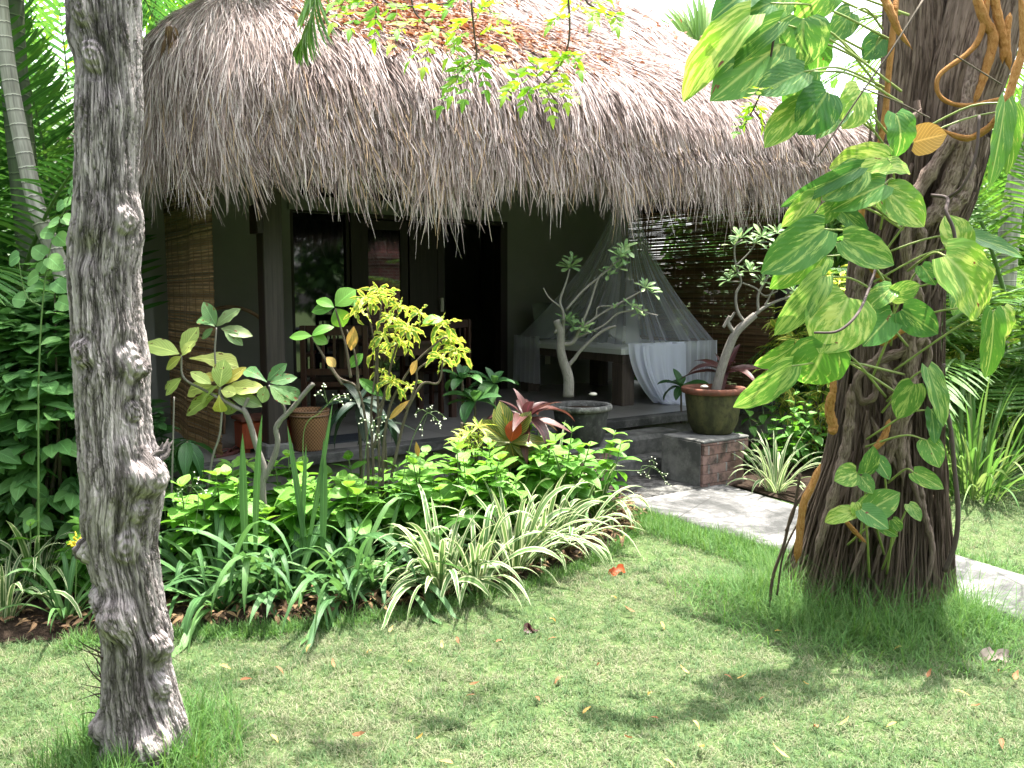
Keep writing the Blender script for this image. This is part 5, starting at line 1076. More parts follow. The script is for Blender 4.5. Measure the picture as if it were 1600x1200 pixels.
palm_clump(D(-60, 400, 8.8), 'palm clump rising behind the bungalow side of the thatch', 26, 3.6, rs, spread=.5, ll=.6, droop=.6, azs=(2.0, 5.4))
# frond tip hanging before the roof
HF = thing('hanging_palm_frond', 'drooping palm frond tip hanging from above in front of the thatch', 'palm frond', D(480, -40, 4.0))
lv, stm = MB(), MB(); r_ = np.random.RandomState(3)
P = np.array([D(560, -330, 4.2), D(530, -160, 4.1), D(500, -60, 4.0), D(490, 10, 4.0), D(478, 50, 4.0), D(460, 80, 4.0)]); frond(lv, stm, None, 0, 0, 1.0, r_, Pex=P, ll=.23, lw=.02, n=50, hangf=1.6, r0=.5); stm.build('stalk', M['gstem'], HF); lv.build('leaflets', M['palmpale'], HF)
# ------------------------------------------------------------------ plants: builders
def px_poly(mb, pts_, d, rad, n=24, sides=8, jit=0.0, rs=None):
    P = [D(p[0], p[1], p[2] if len(p) > 2 else d) for p in pts_]; tube(mb, P, rad, sides, n=n)
def leafy(name, label, cat, c, h, nst, mat, L, rs, wr=.62, prof='ovate', node=.075, spread=.16, lean=.35, group=None, r=(.15, .8), stemmat='gstem', droop=.5, top=True, fold=.2, wave=.04, whorl=2, young=.55):
    """several leaning stems with opposite pairs of leaves, youngest and lightest on top"""
    root = thing(name, label, cat, c, group); lv, sm = MB(), MB(); tp = [leaf_tpl(prof, wr, fold, b, 7, wave=wave) for b in (.35, .7, 1.0)]
    for i in range(nst):
        a = rs.uniform(0, 6.28); r0 = spread * math.sqrt(rs.rand()); b = np.array([c[0] + r0 * math.cos(a) * .6, c[1] + r0 * math.sin(a) * .6, c[2]]); hh = h * rs.uniform(.6, 1.08)
        e = b + np.array([math.cos(a) * lean * hh * rs.rand() + r0 * math.cos(a), math.sin(a) * lean * hh * rs.rand() + r0 * math.sin(a), hh]); m_ = (b + e) / 2 + np.array([math.cos(a), math.sin(a), 0]) * .04
        P = smoothpath([b, m_, e], 20); tube(sm, P, [.006, .003], 5, n=20); nn = max(3, int(hh / node)); ph = rs.rand() * 6
        for k in range(nn):
            f = 1 - (k + .15) / (nn + .6) if top else (k + 1) / nn
            if f < .18: continue
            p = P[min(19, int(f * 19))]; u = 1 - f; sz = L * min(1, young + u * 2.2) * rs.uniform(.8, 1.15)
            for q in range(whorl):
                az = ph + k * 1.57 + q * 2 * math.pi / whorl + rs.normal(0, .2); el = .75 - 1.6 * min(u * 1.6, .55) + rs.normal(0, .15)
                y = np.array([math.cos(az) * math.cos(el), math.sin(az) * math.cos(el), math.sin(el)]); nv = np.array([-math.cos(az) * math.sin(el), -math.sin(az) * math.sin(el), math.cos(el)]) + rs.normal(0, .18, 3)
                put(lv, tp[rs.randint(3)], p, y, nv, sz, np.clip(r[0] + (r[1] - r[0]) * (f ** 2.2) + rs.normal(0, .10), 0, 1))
    sm.build('stems', M[stemmat], root); lv.build('leaves', M[mat], root); return root
def blade_arr(mb, b, az, el, L, w, droop, rs, r, n=12, twist=0.0, fold=.25, kink=0.0):
    d = np.array([math.cos(az) * math.cos(el), math.sin(az) * math.cos(el), math.sin(el)]); P = [np.array(b, float)]
    for k in range(n):
        f = k / n; d = nrm(d + np.array([0, 0, -1]) * droop / n * (.35 + 1.5 * f) * (1 + kink * (f > .55))); P.append(P[-1] + d * L / n)
    P = np.array(P); P[:, 2] = np.maximum(P[:, 2], .012); T = nrm(np.gradient(P, axis=0)); S = np.array([-math.sin(az), math.cos(az), 0]); tw = twist * np.linspace(0, 1, n + 1); Nn = nrm(np.cross(S, T)) * 1.0
    S_ = S[None] * np.cos(tw)[:, None] + Nn * np.sin(tw)[:, None]; Nn = np.cross(S_, T); pr = np.array(PROF['strap']); wv = np.interp(np.linspace(0, 1, n + 1), pr[:, 0], pr[:, 1]) * w / 2
    V = np.stack([P - S_ * wv[:, None] + Nn * wv[:, None] * -fold, P, P + S_ * wv[:, None] + Nn * wv[:, None] * -fold], 1)
    f = np.linspace(0, 1, n + 1); uv = np.stack(np.broadcast_arrays(np.array([0, .5, 1.0])[None], f[:, None]), -1).reshape(-1, 2); grid(mb, V, uv, r)
def clump(name, label, cat, c, nb, L, w, mat, rs, droop=1.7, el=(.7, 1.45), group=None, spread=.05, r=(.1, .9), azs=(0, 6.283), part='blades', n=12, wv=.3):
    root = thing(name, label, cat, c, group); mb = MB()
    for k in range(nb):
        az = rs.uniform(*azs); b = np.array(c) + [spread * math.cos(az) * rs.rand(), spread * math.sin(az) * rs.rand(), 0]
        blade_arr(mb, b, az + rs.normal(0, .2), rs.uniform(*el), L * rs.uniform(.55, 1.1), w * rs.uniform(1 - wv, 1 + wv), droop * rs.uniform(.5, 1.3), rs, rs.uniform(*r), n=n, twist=rs.normal(0, .5), kink=rs.choice([0, 0, .8]))
    mb.build(part, M[mat], root); return root
def rosette(mb, c, up, n, L, wr, rs, tpl, r=(.2, .9), open_=(.2, 1.35), face=None, ws=None):
    up = nrm(np.array(up, float)); a = nrm(np.cross(up, [0.31, .2, .9])); b = np.cross(up, a)
    for k in range(n):
        az = k * 2.4 + rs.normal(0, .2); o = open_[0] + (open_[1] - open_[0]) * ((k + .5) / n) ** .8; h = math.cos(az) * a + math.sin(az) * b
        y = up * math.cos(o) + h * math.sin(o); nv = up * math.sin(o) - h * math.cos(o); s = L * rs.uniform(.75, 1.15) * (.6 + .4 * min(1, 2 * (k + 1) / n))
        put(mb, tpl[rs.randint(len(tpl))], c, y, nv + rs.normal(0, .12, 3), s, r[0] + (r[1] - r[0]) * rs.rand(), ws=ws)

# ------------------------------------------------------------------ bright green leafy plants along the verandah
rs = np.random.RandomState(77)
HY = [(330, 4.75, .50, 'fresh green leafy bush filling the bed at the foot of the stump-armed trunk'), (392, 4.85, .52, 'fresh green leafy bush below the sandals'), (455, 4.95, .52, 'fresh green leafy bush below the red box'), (520, 4.95, .50, 'fresh green leafy bush below the woven basket'),
      (585, 5.1, .50, 'fresh green leafy bush at the foot of the tall yellow croton'), (640, 5.1, .52, 'fresh green leafy bush right of the tall croton stems'), (700, 5.2, .56, 'fresh green leafy bush below the broad-leaved croton'), (752, 5.3, .55, 'fresh green leafy bush between the broad-leaved croton and the white-edged leaves'),
      (805, 5.5, .58, 'fresh green leafy bush beneath the maroon plant'), (850, 5.65, .64, 'tall lime-tipped leafy bush before the black pot'), (896, 5.8, .60, 'lime-tipped leafy bush next to the brick end of the steps'), (560, 5.3, .42, 'leafy bush tucked against the plinth behind the croton stems'), (760, 5.7, .42, 'leafy bush tucked against the plinth beside the pot')]
for px, d, h, lb in HY:
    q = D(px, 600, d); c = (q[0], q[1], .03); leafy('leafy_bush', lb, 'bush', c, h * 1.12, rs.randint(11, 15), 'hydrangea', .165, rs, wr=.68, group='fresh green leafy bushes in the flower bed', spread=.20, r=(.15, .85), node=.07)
# dark strap-leaved clumps
ST = [(300, 905, 24, .62, 'dark strappy clump beside the base of the near trunk'), (352, 925, 26, .68, 'dark strappy clump with one long leaf folded onto the lawn'), (402, 905, 24, .66, 'dark strappy clump with upright stiff leaves'), (455, 915, 24, .64, 'dark strappy clump in the middle of the bed edge'), (505, 895, 26, .70, 'tallest dark strappy clump, in front of the basket'), (548, 915, 24, .66, 'dark strappy clump arching over the dead leaves'), (590, 900, 22, .60, 'dark strappy clump next to the first white-edged clump'), (640, 880, 18, .52, 'short dark strappy clump behind the white-edged leaves')]
for px, py, nb, L, lb in ST:
    c = G(px, py + 22, .02); clump('strap_leaved_plant', lb, 'plant', c, int(nb * 1.2), L * 1.22, .034, 'strap', rs, droop=2.6, el=(.5, 1.32), group='dark strap-leaved plants along the lawn', spread=.10, wv=.35)
for px, py, tx, ty, w_ in ((395, 760, 400, 672, 13), (378, 790, 378, 690, 12), (505, 770, 507, 696, 11), (475, 760, 452, 675, 10), (480, 760, 520, 640, 8)): pass
UP = thing('strap_leaved_plant', 'stiff upright sword leaves standing taller than the bushes before the red box', 'plant', G(395, 900, .02), 'dark strap-leaved plants along the lawn'); mb = MB(); tp = leaf_tpl('strap', .07, .3, .12, 10)
for b, t, w_ in (((400, 860), (401, 655), 15), ((384, 860), (376, 684), 15), ((478, 860), (452, 672), 11), ((480, 860), (520, 638), 9), ((504, 860), (508, 692), 14), ((470, 870), (478, 700), 9)): leaf_px(mb, tp, b, t, 4.45, w_ * .8, rs, tilt=.1, r=.55, wr=.07)
mb.build('blades', M['strap'], UP)
# white-edged arching clumps
VG = [(688, 912, 46, .50, 'white-edged arching clump nearest the lawn, beside the dark straps'), (742, 905, 44, .48, 'white-edged arching clump spilling onto the soil edge'), (800, 880, 44, .50, 'white-edged arching clump in the middle of the row'), (845, 858, 40, .48, 'white-edged arching clump fourth from the dark straps'), (893, 832, 42, .50, 'white-edged arching clump nearest the path'), (868, 800, 28, .52, 'white-edged arching clump under the lime-tipped bush'), (935, 800, 22, .42, 'small white-edged clump at the corner of bed and path')]
for px, py, nb, L, lb in VG:
    clump('white_edged_plant', lb, 'plant', G(px, py + 14, .02), nb, L * 1.28, .033, 'varieg', rs, droop=2.2, el=(.65, 1.45), group='white-edged arching plants', spread=.09, r=(.1, 1))
clump('white_edged_plant', 'white-edged arching clump behind the near trunk', 'plant', G(60, 935, .02), 40, .60, .026, 'varieg', rs, droop=2.2, group='white-edged arching plants', spread=.08)
clump('white_edged_plant', 'white-edged clump half hidden at the far side of the near trunk', 'plant', G(120, 905, .02), 28, .46, .022, 'varieg', rs, droop=2.0, group='white-edged arching plants', spread=.06)
clump('white_edged_plant', 'white-edged clump beyond the brick pillar, across the path', 'plant', G(1212, 768, .02), 50, .62, .022, 'varieg', rs, droop=1.5, group='white-edged arching plants', spread=.08)
clump('white_edged_plant', 'white-edged arching clump at the very edge of the frame', 'plant', G(10, 965, .02), 34, .52, .024, 'varieg', rs, droop=2.2, group='white-edged arching plants', spread=.08)
clump('strap_leaved_plant', 'low dark strappy clump against the foot of the near trunk', 'plant', G(105, 968, .02), 26, .45, .024, 'strap', rs, droop=2.2, group='dark strap-leaved plants along the lawn')
clump('strap_leaved_plant', 'dark strappy clump at the outer end of the bed', 'plant', G(20, 915, .02), 30, .60, .022, 'strap', rs, droop=1.9, group='dark strap-leaved plants along the lawn')
# flower sprays on thin stalks
def spray(label, pts_, d, heads, seed):
    r_ = np.random.RandomState(seed); root = thing('flower_spray', label, 'flower', D(pts_[0][0], pts_[0][1], d), 'thin flower sprays in the bed'); sm, fl = MB(), MB(); px_poly(sm, pts_, d, [.0028, .0015], sides=5)
    for hx, hy in heads:
        j = pts_[-1]; P = [D(j[0], j[1], d), D((j[0] + hx) / 2 + r_.uniform(-4, 4), (j[1] + hy) / 2 - 5, d), D(hx, hy, d + r_.uniform(-.03, .03))]; tube(sm, P, .0011, 4, n=8)
        for q in range(5):
            e = P[-1] + r_.normal(0, .014, 3); tube(sm, [P[-1], e], .0008, 4); tube(fl, [e, e + [0, 0, -.006]], [.003, .0045], 5, n=3)
    sm.build('stalks', M['gstem'], root); fl.build('blossoms', M['flower'], root)
spray('pale flower spray in front of the woven basket', [(480, 830), (474, 680), (500, 645), (512, 632)], 4.7, [(500, 615), (525, 620), (533, 628), (505, 605), (540, 618)], 1)
spray('pale flower spray between croton stems', [(560, 830), (572, 700), (578, 668)], 4.8, [(568, 655), (585, 665), (590, 680), (575, 690), (600, 650)], 2)
spray('pale flower spray arching right of the croton', [(620, 800), (640, 700), (660, 655), (668, 645)], 4.8, [(650, 645), (680, 655), (690, 665), (693, 650), (672, 640), (660, 668)], 3)
spray('pale flower spray leaning towards the near trunk', [(300, 850), (310, 780), (300, 760)], 4.4, [(285, 765), (305, 745), (320, 770), (290, 785), (275, 770)], 4)
spray('brown seed spray arching over the steps', [(900, 790), (930, 740), (965, 735), (1000, 735), (1015, 728)], 5.7, [(1035, 740), (1042, 755), (1010, 745), (1000, 738), (1020, 720)], 5)
# ------------------------------------------------------------------ large yellowing shrub at the left
FR = thing('large_leaved_shrub', 'shrub with big yellow-green paddle leaves before the bamboo blind', 'shrub', G(408, 800, .02)); lv, l2, sm = MB(), MB(), MB()
tps = [leaf_tpl(pf_, .45, .16, b, 9, wave=w_, cross=5) for pf_, b, w_ in (('ellip', .5, .12), ('obov', .8, .16), ('ellip', .2, .08))]; d0 = 4.95
for b, t, w_, r_ in [((280, 553), (222, 530), 28, .5), ((283, 550), (307, 511), 28, .5), ((296, 560), (370, 556), 32, .65), ((283, 557), (258, 576), 20, .7), ((284, 556), (300, 530), 18, .6), ((283, 590), (247, 602), 12, .5), ((283, 592), (257, 617), 15, .5),
    ((343, 607), (284, 600), 28, .6), ((343, 605), (350, 562), 28, .2), ((350, 600), (381, 573), 15, 1.0), ((350, 607), (411, 603), 28, .6), ((345, 610), (369, 613), 20, .6), ((340, 615), (281, 643), 26, .3), ((342, 617), (343, 648), 20, .9), ((330, 600), (298, 580), 18, .5), ((318, 585), (340, 592), 16, 1.0), ((345, 600), (300, 622), 20, .4)]: leaf_px(lv, tps[rs.randint(3)], b, t, d0 + rs.uniform(-.06, .06), w_, rs, tilt=.8, r=r_)
for b, t, w_, r_ in [((337, 508), (318, 472), 20, .3), ((336, 510), (307, 492), 16, .2), ((338, 510), (369, 478), 20, .7), ((345, 513), (393, 522), 20, .8), ((350, 516), (379, 538), 16, .6), ((333, 513), (314, 529), 12, .5), ((417, 597), (382, 569), 20, .1), ((418, 595), (446, 568), 18, .1), ((422, 598), (461, 586), 18, .2), ((422, 602), (471, 616), 20, .3), ((415, 603), (408, 629), 22, .6), ((422, 603), (454, 630), 22, .5), ((355, 612), (408, 633), 22, .7), ((350, 618), (366, 648), 20, 1.0)]: leaf_px(l2, tps[rs.randint(3)], b, t, d0 + rs.uniform(-.06, .06), w_, rs, tilt=.6, r=r_)
px_poly(sm, [(412, 800), (410, 760), (413, 733), (400, 695), (390, 660), (380, 638)], d0, [.022, .019, .016]); px_poly(sm, [(410, 755), (428, 715), (434, 690), (432, 665), (455, 640), (478, 612), (490, 599)], d0, [.018, .015, .013]); px_poly(sm, [(385, 645), (360, 632), (345, 622), (343, 608)], d0, [.012, .008]); px_poly(sm, [(360, 632), (320, 610), (287, 590), (283, 555)], d0, [.009, .006]); px_poly(sm, [(345, 612), (336, 560), (338, 512)], d0, [.007, .005]); px_poly(sm, [(434, 668), (445, 640), (420, 602)], d0, [.009, .006]); px_poly(sm, [(380, 640), (388, 622)], d0, [.011, .010])
px_poly(sm, [(325, 760), (332, 715), (343, 680), (347, 640)], d0, [.008, .006]); px_poly(sm, [(268, 780), (270, 700), (272, 620)], 4.8, [.007, .004])
sm.build('stems', M['palestem'], FR); lv.build('leaves', M['frangi'], FR); l2.build('darker_leaves', M['frangid'], FR)
# ------------------------------------------------------------------ croton shrub
CRT = thing('yellow_croton', 'tall croton with twisted yellow leaves in front of the doors', 'shrub', G(590, 830, .02)); lv, sm = MB(), MB(); d0 = 5.05
tpc = [leaf_tpl('strap', .21, .3, b, 12, wave=.7, twist=t_) for b, t_ in ((1.0, 2.6), (1.7, -2.8), (.7, 1.6), (2.2, 1.4))]
for x, y, n, s_, ux in ((572, 468, 13, .17, 0), (592, 458, 13, .17, .2), (562, 487, 8, .15, -.4), (612, 500, 14, .16, 0), (636, 515, 16, .17, .2), (625, 538, 12, .17, 0), (655, 490, 8, .15, .1), (688, 506, 13, .17, .2), (700, 528, 17, .18, .4), (710, 548, 14, .18, .5), (690, 560, 8, .16, .1), (600, 525, 10, .16, -.3), (612, 598, 14, .15, 0), (640, 605, 6, .14, 0), (590, 550, 8, .15, -.2), (598, 582, 8, .14, 0), (625, 480, 10, .15, 0), (606, 470, 8, .14, .1)):
    rosette(lv, D(x, y, d0 + rs.uniform(-.15, .15)), [ux + rs.normal(0, .15), -.35, .8], n, s_ * .84, .2, rs, tpc, ws=.78, r=(.1, 1), open_=(.3, 1.9))
for P in ([(583, 830), (583, 725), (580, 640), (588, 560), (574, 480)], [(600, 830), (598, 720), (608, 640), (632, 590), (655, 560), (690, 530), (700, 528)], [(596, 830), (592, 700), (590, 560), (596, 470)], [(575, 830), (574, 690), (560, 610), (530, 590), (512, 562)], [(600, 800), (628, 670), (650, 600), (655, 575), (700, 550)], [(585, 700), (600, 620), (618, 545), (635, 520)], [(590, 640), (612, 602)], [(560, 610), (556, 560), (542, 515)], [(635, 640), (660, 600), (685, 598), (692, 565)]): px_poly(sm, P, d0, [.010, .007, .005])
tg = [leaf_tpl('ellip', .55, .15, b, 7, wave=.05, cross=5) for b in (.4, .8)]; lg = MB()
for b, t, w_, r_ in [((522, 480), (485, 484), 18, .3), ((522, 480), (493, 462), 16, .6), ((524, 478), (552, 450), 32, .7), ((524, 482), (540, 511), 28, .7), ((487, 525), (451, 523), 16, .6), ((487, 525), (516, 502), 18, .5), ((488, 526), (512, 534), 18, .8), ((560, 480), (545, 462), 16, .6), ((660, 505), (690, 490), 20, .7), ((600, 620), (560, 590), 16, .2), ((545, 575), (565, 552), 16, .5)]: leaf_px(lg, tg[rs.randint(2)], b, t, d0, w_, rs, tilt=.7, r=r_)
px_poly(sm, [(535, 600), (515, 572), (488, 527)], d0, [.010, .006]); px_poly(sm, [(548, 590), (540, 540), (524, 482)], d0, [.009, .005])
sm.build('stems', M['stem'], CRT); lv.build('leaves', M['croton'], CRT); lg.build('green_leaves', M['hydrangea'], CRT)
ld = MB()
for b, t, w_ in (((553, 510), (548, 548), 16), ((510, 558), (525, 572), 14), ((640, 625), (605, 655), 10), ((652, 562), (640, 585), 12), ((650, 690), (654, 716), 7)): leaf_px(ld, tg[0], b, t, d0 - .1, w_, rs, r=rs.uniform(.4, 1))
ld.build('yellow_leaves', M['deadleaf'], CRT)
# ------------------------------------------------------------------ other foliage plants
def long_ros(name, label, x, y, d, n, L, mat, rs, w_=.3, gy=None, openr=(.25, 1.9), part='leaves', stemmat='stem', prof='lance', r=(.1, .9), cat='plant', group=None, extra=None, up=(0, -.2, 1)):
    c = D(x, y, d); root = thing(name, label, cat, (c[0], c[1], 0 if gy is None else gy), group); sm, lv = MB(), MB(); tube(sm, [(c[0], c[1], 0 if gy is None else gy), (c[0] + .01, c[1], (c[2]) * .5), c], [.014, .009], 8, n=10)
    tp = [leaf_tpl(prof, w_, .35, b, 9, wave=.03) for b in (.6, 1.0, 1.5)]; rosette(lv, c, up, n, L, w_, rs, tp, r=r, open_=openr); sm.build('stem', M[stemmat], root); lv.build(part, M[mat], root); return root
long_ros('maroon_cordyline', 'maroon long-leaved plant with pink stalks beside the black stone pot', 822, 655, 5.75, 17, .42, 'cordy', rs, .24, openr=(.1, 1.9))
long_ros('maroon_cordyline', 'dusky maroon plant behind the mossy clay pot', 1130, 585, 7.6, 9, .40, 'cordy', rs, .28, openr=(.1, 1.4))
long_ros('dark_cordyline', 'dark drooping long-leaved plant behind the croton stems', 560, 630, 5.35, 18, .34, 'cordyd', rs, .22, openr=(.4, 2.3)); long_ros('dark_cordyline', 'dark long-leaved plant low behind the croton', 600, 660, 5.45, 12, .26, 'cordyd', rs, .22, openr=(.4, 2.3))
for x, y, d, lb, g_ in ((722, 592, 5.9, 'dark glossy plant left of the maroon one', 9), (772, 600, 6.0, 'dark glossy plant right behind the maroon one', 10), (742, 628, 5.85, 'dark glossy plant low beside the maroon one', 9)): long_ros('glossy_plant', lb, x, y, d, g_, .22, 'dark', rs, .42, prof='ellip', openr=(.2, 1.6), r=(.3, 1))
long_ros('glossy_plant', 'dark glossy plant between the fallen net and the mossy pot', 1064, 605, 8.4, 9, .26, 'dark', rs, .4, gy=FZ, prof='ellip', openr=(.2, 1.7), r=(.3, 1))
CL = thing('broad_croton', 'broad-leaved croton with yellow ribs and one orange-red leaf', 'shrub', G(797, 800, .02)); lv, sm = MB(), MB(); d0 = 5.55
tb_ = [leaf_tpl('ellip', .5, .25, b, 9, wave=.05, cross=5) for b in (.4, .8)]
for b, t, w_, r_ in [((797, 690), (783, 628), 28, .6), ((797, 690), (826, 642), 26, .8), ((795, 690), (747, 655), 26, .7), ((798, 692), (855, 684), 22, .8), ((795, 695), (770, 731), 30, .3), ((797, 692), (757, 680), 24, .4), ((800, 695), (840, 712), 24, .3), ((797, 690), (772, 640), 22, .9), ((797, 692), (812, 735), 24, .3)]: leaf_px(lv, tb_[rs.randint(2)], b, t, d0, w_, rs, tilt=.8, r=r_)
px_poly(sm, [(797, 800), (796, 740), (797, 690)], d0 + .03, [.012, .008]); px_poly(sm, [(712, 760), (716, 700), (722, 660)], d0 + .03, [.012, .008])
sm.build('stem', M['stem'], CL); lv.build('leaves', M['crolow'], CL); lr = MB(); leaf_px(lr, tb_[0], (798, 690), (806, 655), d0 - .05, 26, rs, r=.4); lr.build('red_leaf', M['redleaf'], CL)
rs2 = np.random.RandomState(9); CN = thing('narrow_croton', 'small bushy croton with narrow yellow-flecked leaves left of the broad one', 'shrub', G(745, 800, .02)); lv, sm = MB(), MB()
for x, y in ((735, 680), (748, 668), (742, 700), (725, 690), (755, 690)): rosette(lv, D(x, y, 5.5), [rs2.normal(0, .3), -.2, 1], 14, .13, .2, rs2, [leaf_tpl('lance', .16, .2, .9, 6, twist=.8)], r=(.0, .6), open_=(.2, 1.8)); px_poly(sm, [(744, 790), (x, y)], 5.5, [.006, .004])
sm.build('stems', M['stem'], CN); lv.build('leaves', M['croton'], CN)
# hanging big dark leaves at the foot of the blind
long_ros('drooping_plant', 'dark plant with hanging ribbed leaves at the foot of the bamboo blind', 292, 690, 4.9, 12, .30, 'dark', rs, .34, openr=(1.7, 2.8), prof='lance', r=(.2, .9))

# ------------------------------------------------------------------ potted trees
def bowl(root, c, R, h, lip, mats, wob=.02, seed=1, base=.62):
    m = MB(); lathe(m, c, [(.01, .0), (R * base * .96, .0), (R * base, .012), (R * (base + .16), h * .25), (R * .88, h * .55), (R * .93, h * .80), (R * .93, h - lip)], 60, wob=wob, seed=seed); m.build('pot_body', M[mats[0]], root)
    m = MB(); lathe(m, c, [(R * .93, h - lip), (R * 1.02, h - lip + .006), (R * 1.07, h - lip * .6), (R * 1.06, h - .008), (R * 1.02, h), (R * .90, h - .002), (R * .86, h - .02), (R * .85, h - .05)], 60, wob=wob, seed=seed); m.build('pot_rim', M[mats[1]], root)
    m = MB(); lathe(m, c, [(R * .86, h - .045), (R * .5, h - .030), (.01, h - .025)], 40); m.build('pot_soil', M['soil'], root)
def tree_in_pot(root, c, branches, ros, d, barkm, trunk_r, rs, L=.085):
    sm, lv = MB(), MB()
    for pts_, rad in branches: px_poly(sm, pts_, d, rad, n=30, sides=10)
    sm.build('trunk', M[barkm], root); tpa = [leaf_tpl('obov', .30, .2, b, 6) for b in (.2, .6)]
    for x, y, n, sz, ux in ros: rosette(lv, D(x, y, d + rs.uniform(-.04, .04)), [ux, -.35 + rs.normal(0, .1), .9], n, L * sz, .3, rs, tpa, r=(.1, .9), open_=(.15, 1.5))
    lv.build('leaves', M['adenium'], root)
c1 = W(4.335, 5.42, .402); c1 = D(907, 688, 6.83); c1[2] = .402; P1 = thing('potted_tree', 'bare-branched little tree in a black-stained stone pot on the near stair cheek', 'potted plant', c1, 'potted trees either side of the steps')
bowl(P1, c1, .235, .33, .05, ('potgrey', 'potrim'), .05, 4, base=.68)
d1 = c1[1]
tree_in_pot(P1, c1, [([(888, 620), (888, 590), (880, 565), (876, 545), (876, 522), (869, 500)], [.046, .040, .034, .028]), ([(870, 518), (867, 516)], [.026, .022]), ([(885, 575), (898, 560), (905, 550), (925, 530), (945, 515), (962, 509)], [.017, .013, .009]), ([(878, 538), (895, 535), (905, 515), (920, 480), (935, 435), (950, 422)], [.020, .014, .009, .007]), ([(880, 525), (880, 490), (875, 470), (885, 440), (890, 420)], [.014, .011, .008, .006]), ([(876, 480), (858, 465), (849, 450)], [.007, .006]), ([(884, 485), (910, 455), (940, 430), (960, 412), (970, 405)], [.010, .008, .006]), ([(905, 515), (940, 490), (975, 470), (1000, 456), (1008, 452)], [.010, .008, .006]), ([(895, 530), (940, 510), (965, 490), (990, 485)], [.009, .006]), ([(905, 520), (930, 495), (935, 480), (965, 478)], [.007, .005]), ([(985, 475), (1010, 488), (1028, 493)], [.005, .004])],
    [(890, 418, 14, 1, 0), (894, 408, 8, .9, .1), (970, 402, 16, 1, .1), (964, 420, 12, 1, 0), (975, 390, 10, .9, 0), (950, 430, 8, .8, 0), (1008, 450, 14, .95, .3), (1018, 458, 8, .9, .4), (996, 490, 12, .8, .2), (886, 500, 12, .9, .1), (895, 510, 12, .9, .2), (912, 512, 10, .8, .2), (988, 480, 10, .8, .1), (960, 482, 6, .7, 0), (915, 520, 8, .8, 0)], d1, 'palestem', .04, rs, .122)
c2 = D(1113, 680, 7.28); c2[2] = .432; P2 = thing('potted_tree', 'bent grey little tree in a mossy clay pot on the brick pillar across the path', 'potted plant', c2, 'potted trees either side of the steps')
bowl(P2, c2, .255, .39, .055, ('potmoss', 'terra'), .02, 7, base=.66); d2_ = c2[1]
tree_in_pot(P2, c2, [([(1118, 612), (1126, 580), (1138, 545), (1150, 520), (1165, 505), (1180, 492)], [.042, .038, .034, .028]), ([(1148, 522), (1138, 505), (1140, 495), (1130, 512)], [.018, .013]), ([(1140, 500), (1148, 488)], [.012, .010]), ([(1165, 506), (1152, 485), (1150, 460), (1158, 440), (1150, 415), (1148, 385), (1160, 375)], [.014, .011, .008, .007]), ([(1175, 495), (1195, 480), (1215, 470), (1240, 462)], [.016, .012, .009]), ([(1185, 490), (1185, 460), (1200, 430), (1200, 400), (1215, 375)], [.012, .009, .007]), ([(1160, 442), (1180, 450), (1195, 462), (1215, 455)], [.008, .006]), ([(1158, 440), (1140, 440)], [.006, .005]), ([(1195, 478), (1210, 450), (1225, 430)], [.008, .006]), ([(1150, 415), (1170, 395), (1180, 380)], [.006, .005])],
    [(1157, 372, 14, 1, -.2), (1148, 385, 8, .9, -.3), (1150, 425, 10, .8, -.4), (1172, 425, 14, 1, 0), (1190, 370, 12, 1, 0), (1214, 365, 12, 1, .1), (1210, 395, 12, .9, .1), (1140, 438, 12, .9, -.3), (1190, 440, 10, .9, 0), (1228, 425, 12, .9, .2), (1240, 455, 12, .9, .2), (1216, 452, 10, .9, 0), (1180, 380, 10, .9, 0), (1205, 415, 10, .9, 0)], d2_, 'palestem', .04, rs, .125)
for x, y, d_, lb in ((947 - 20, 618, c1[1] - .05, 'whitish pebble on the soil of the black-stained pot'), (1100, 606, c2[1] - .12, 'whitish pebble on the soil of the mossy pot')):
    m = MB(); q = D(x, y, d_); root = thing('pale_pebble', lb, 'pebble', q); lathe(m, q, [(.004, .0), (.03, .004), (.036, .012), (.022, .022), (.003, .025)], 10, wob=.5, seed=x); m.build('stone', M['white'], root)
q = W(5.74, 4.92, .432); m = MB(); box(m, (5.62, 4.86, .433), (5.68, 4.93, .56), bev=.006); meta(m.build('brick_offcut', M['stone'], None, False), 'small upright block standing on the brick pillar beside the mossy pot', 'block')
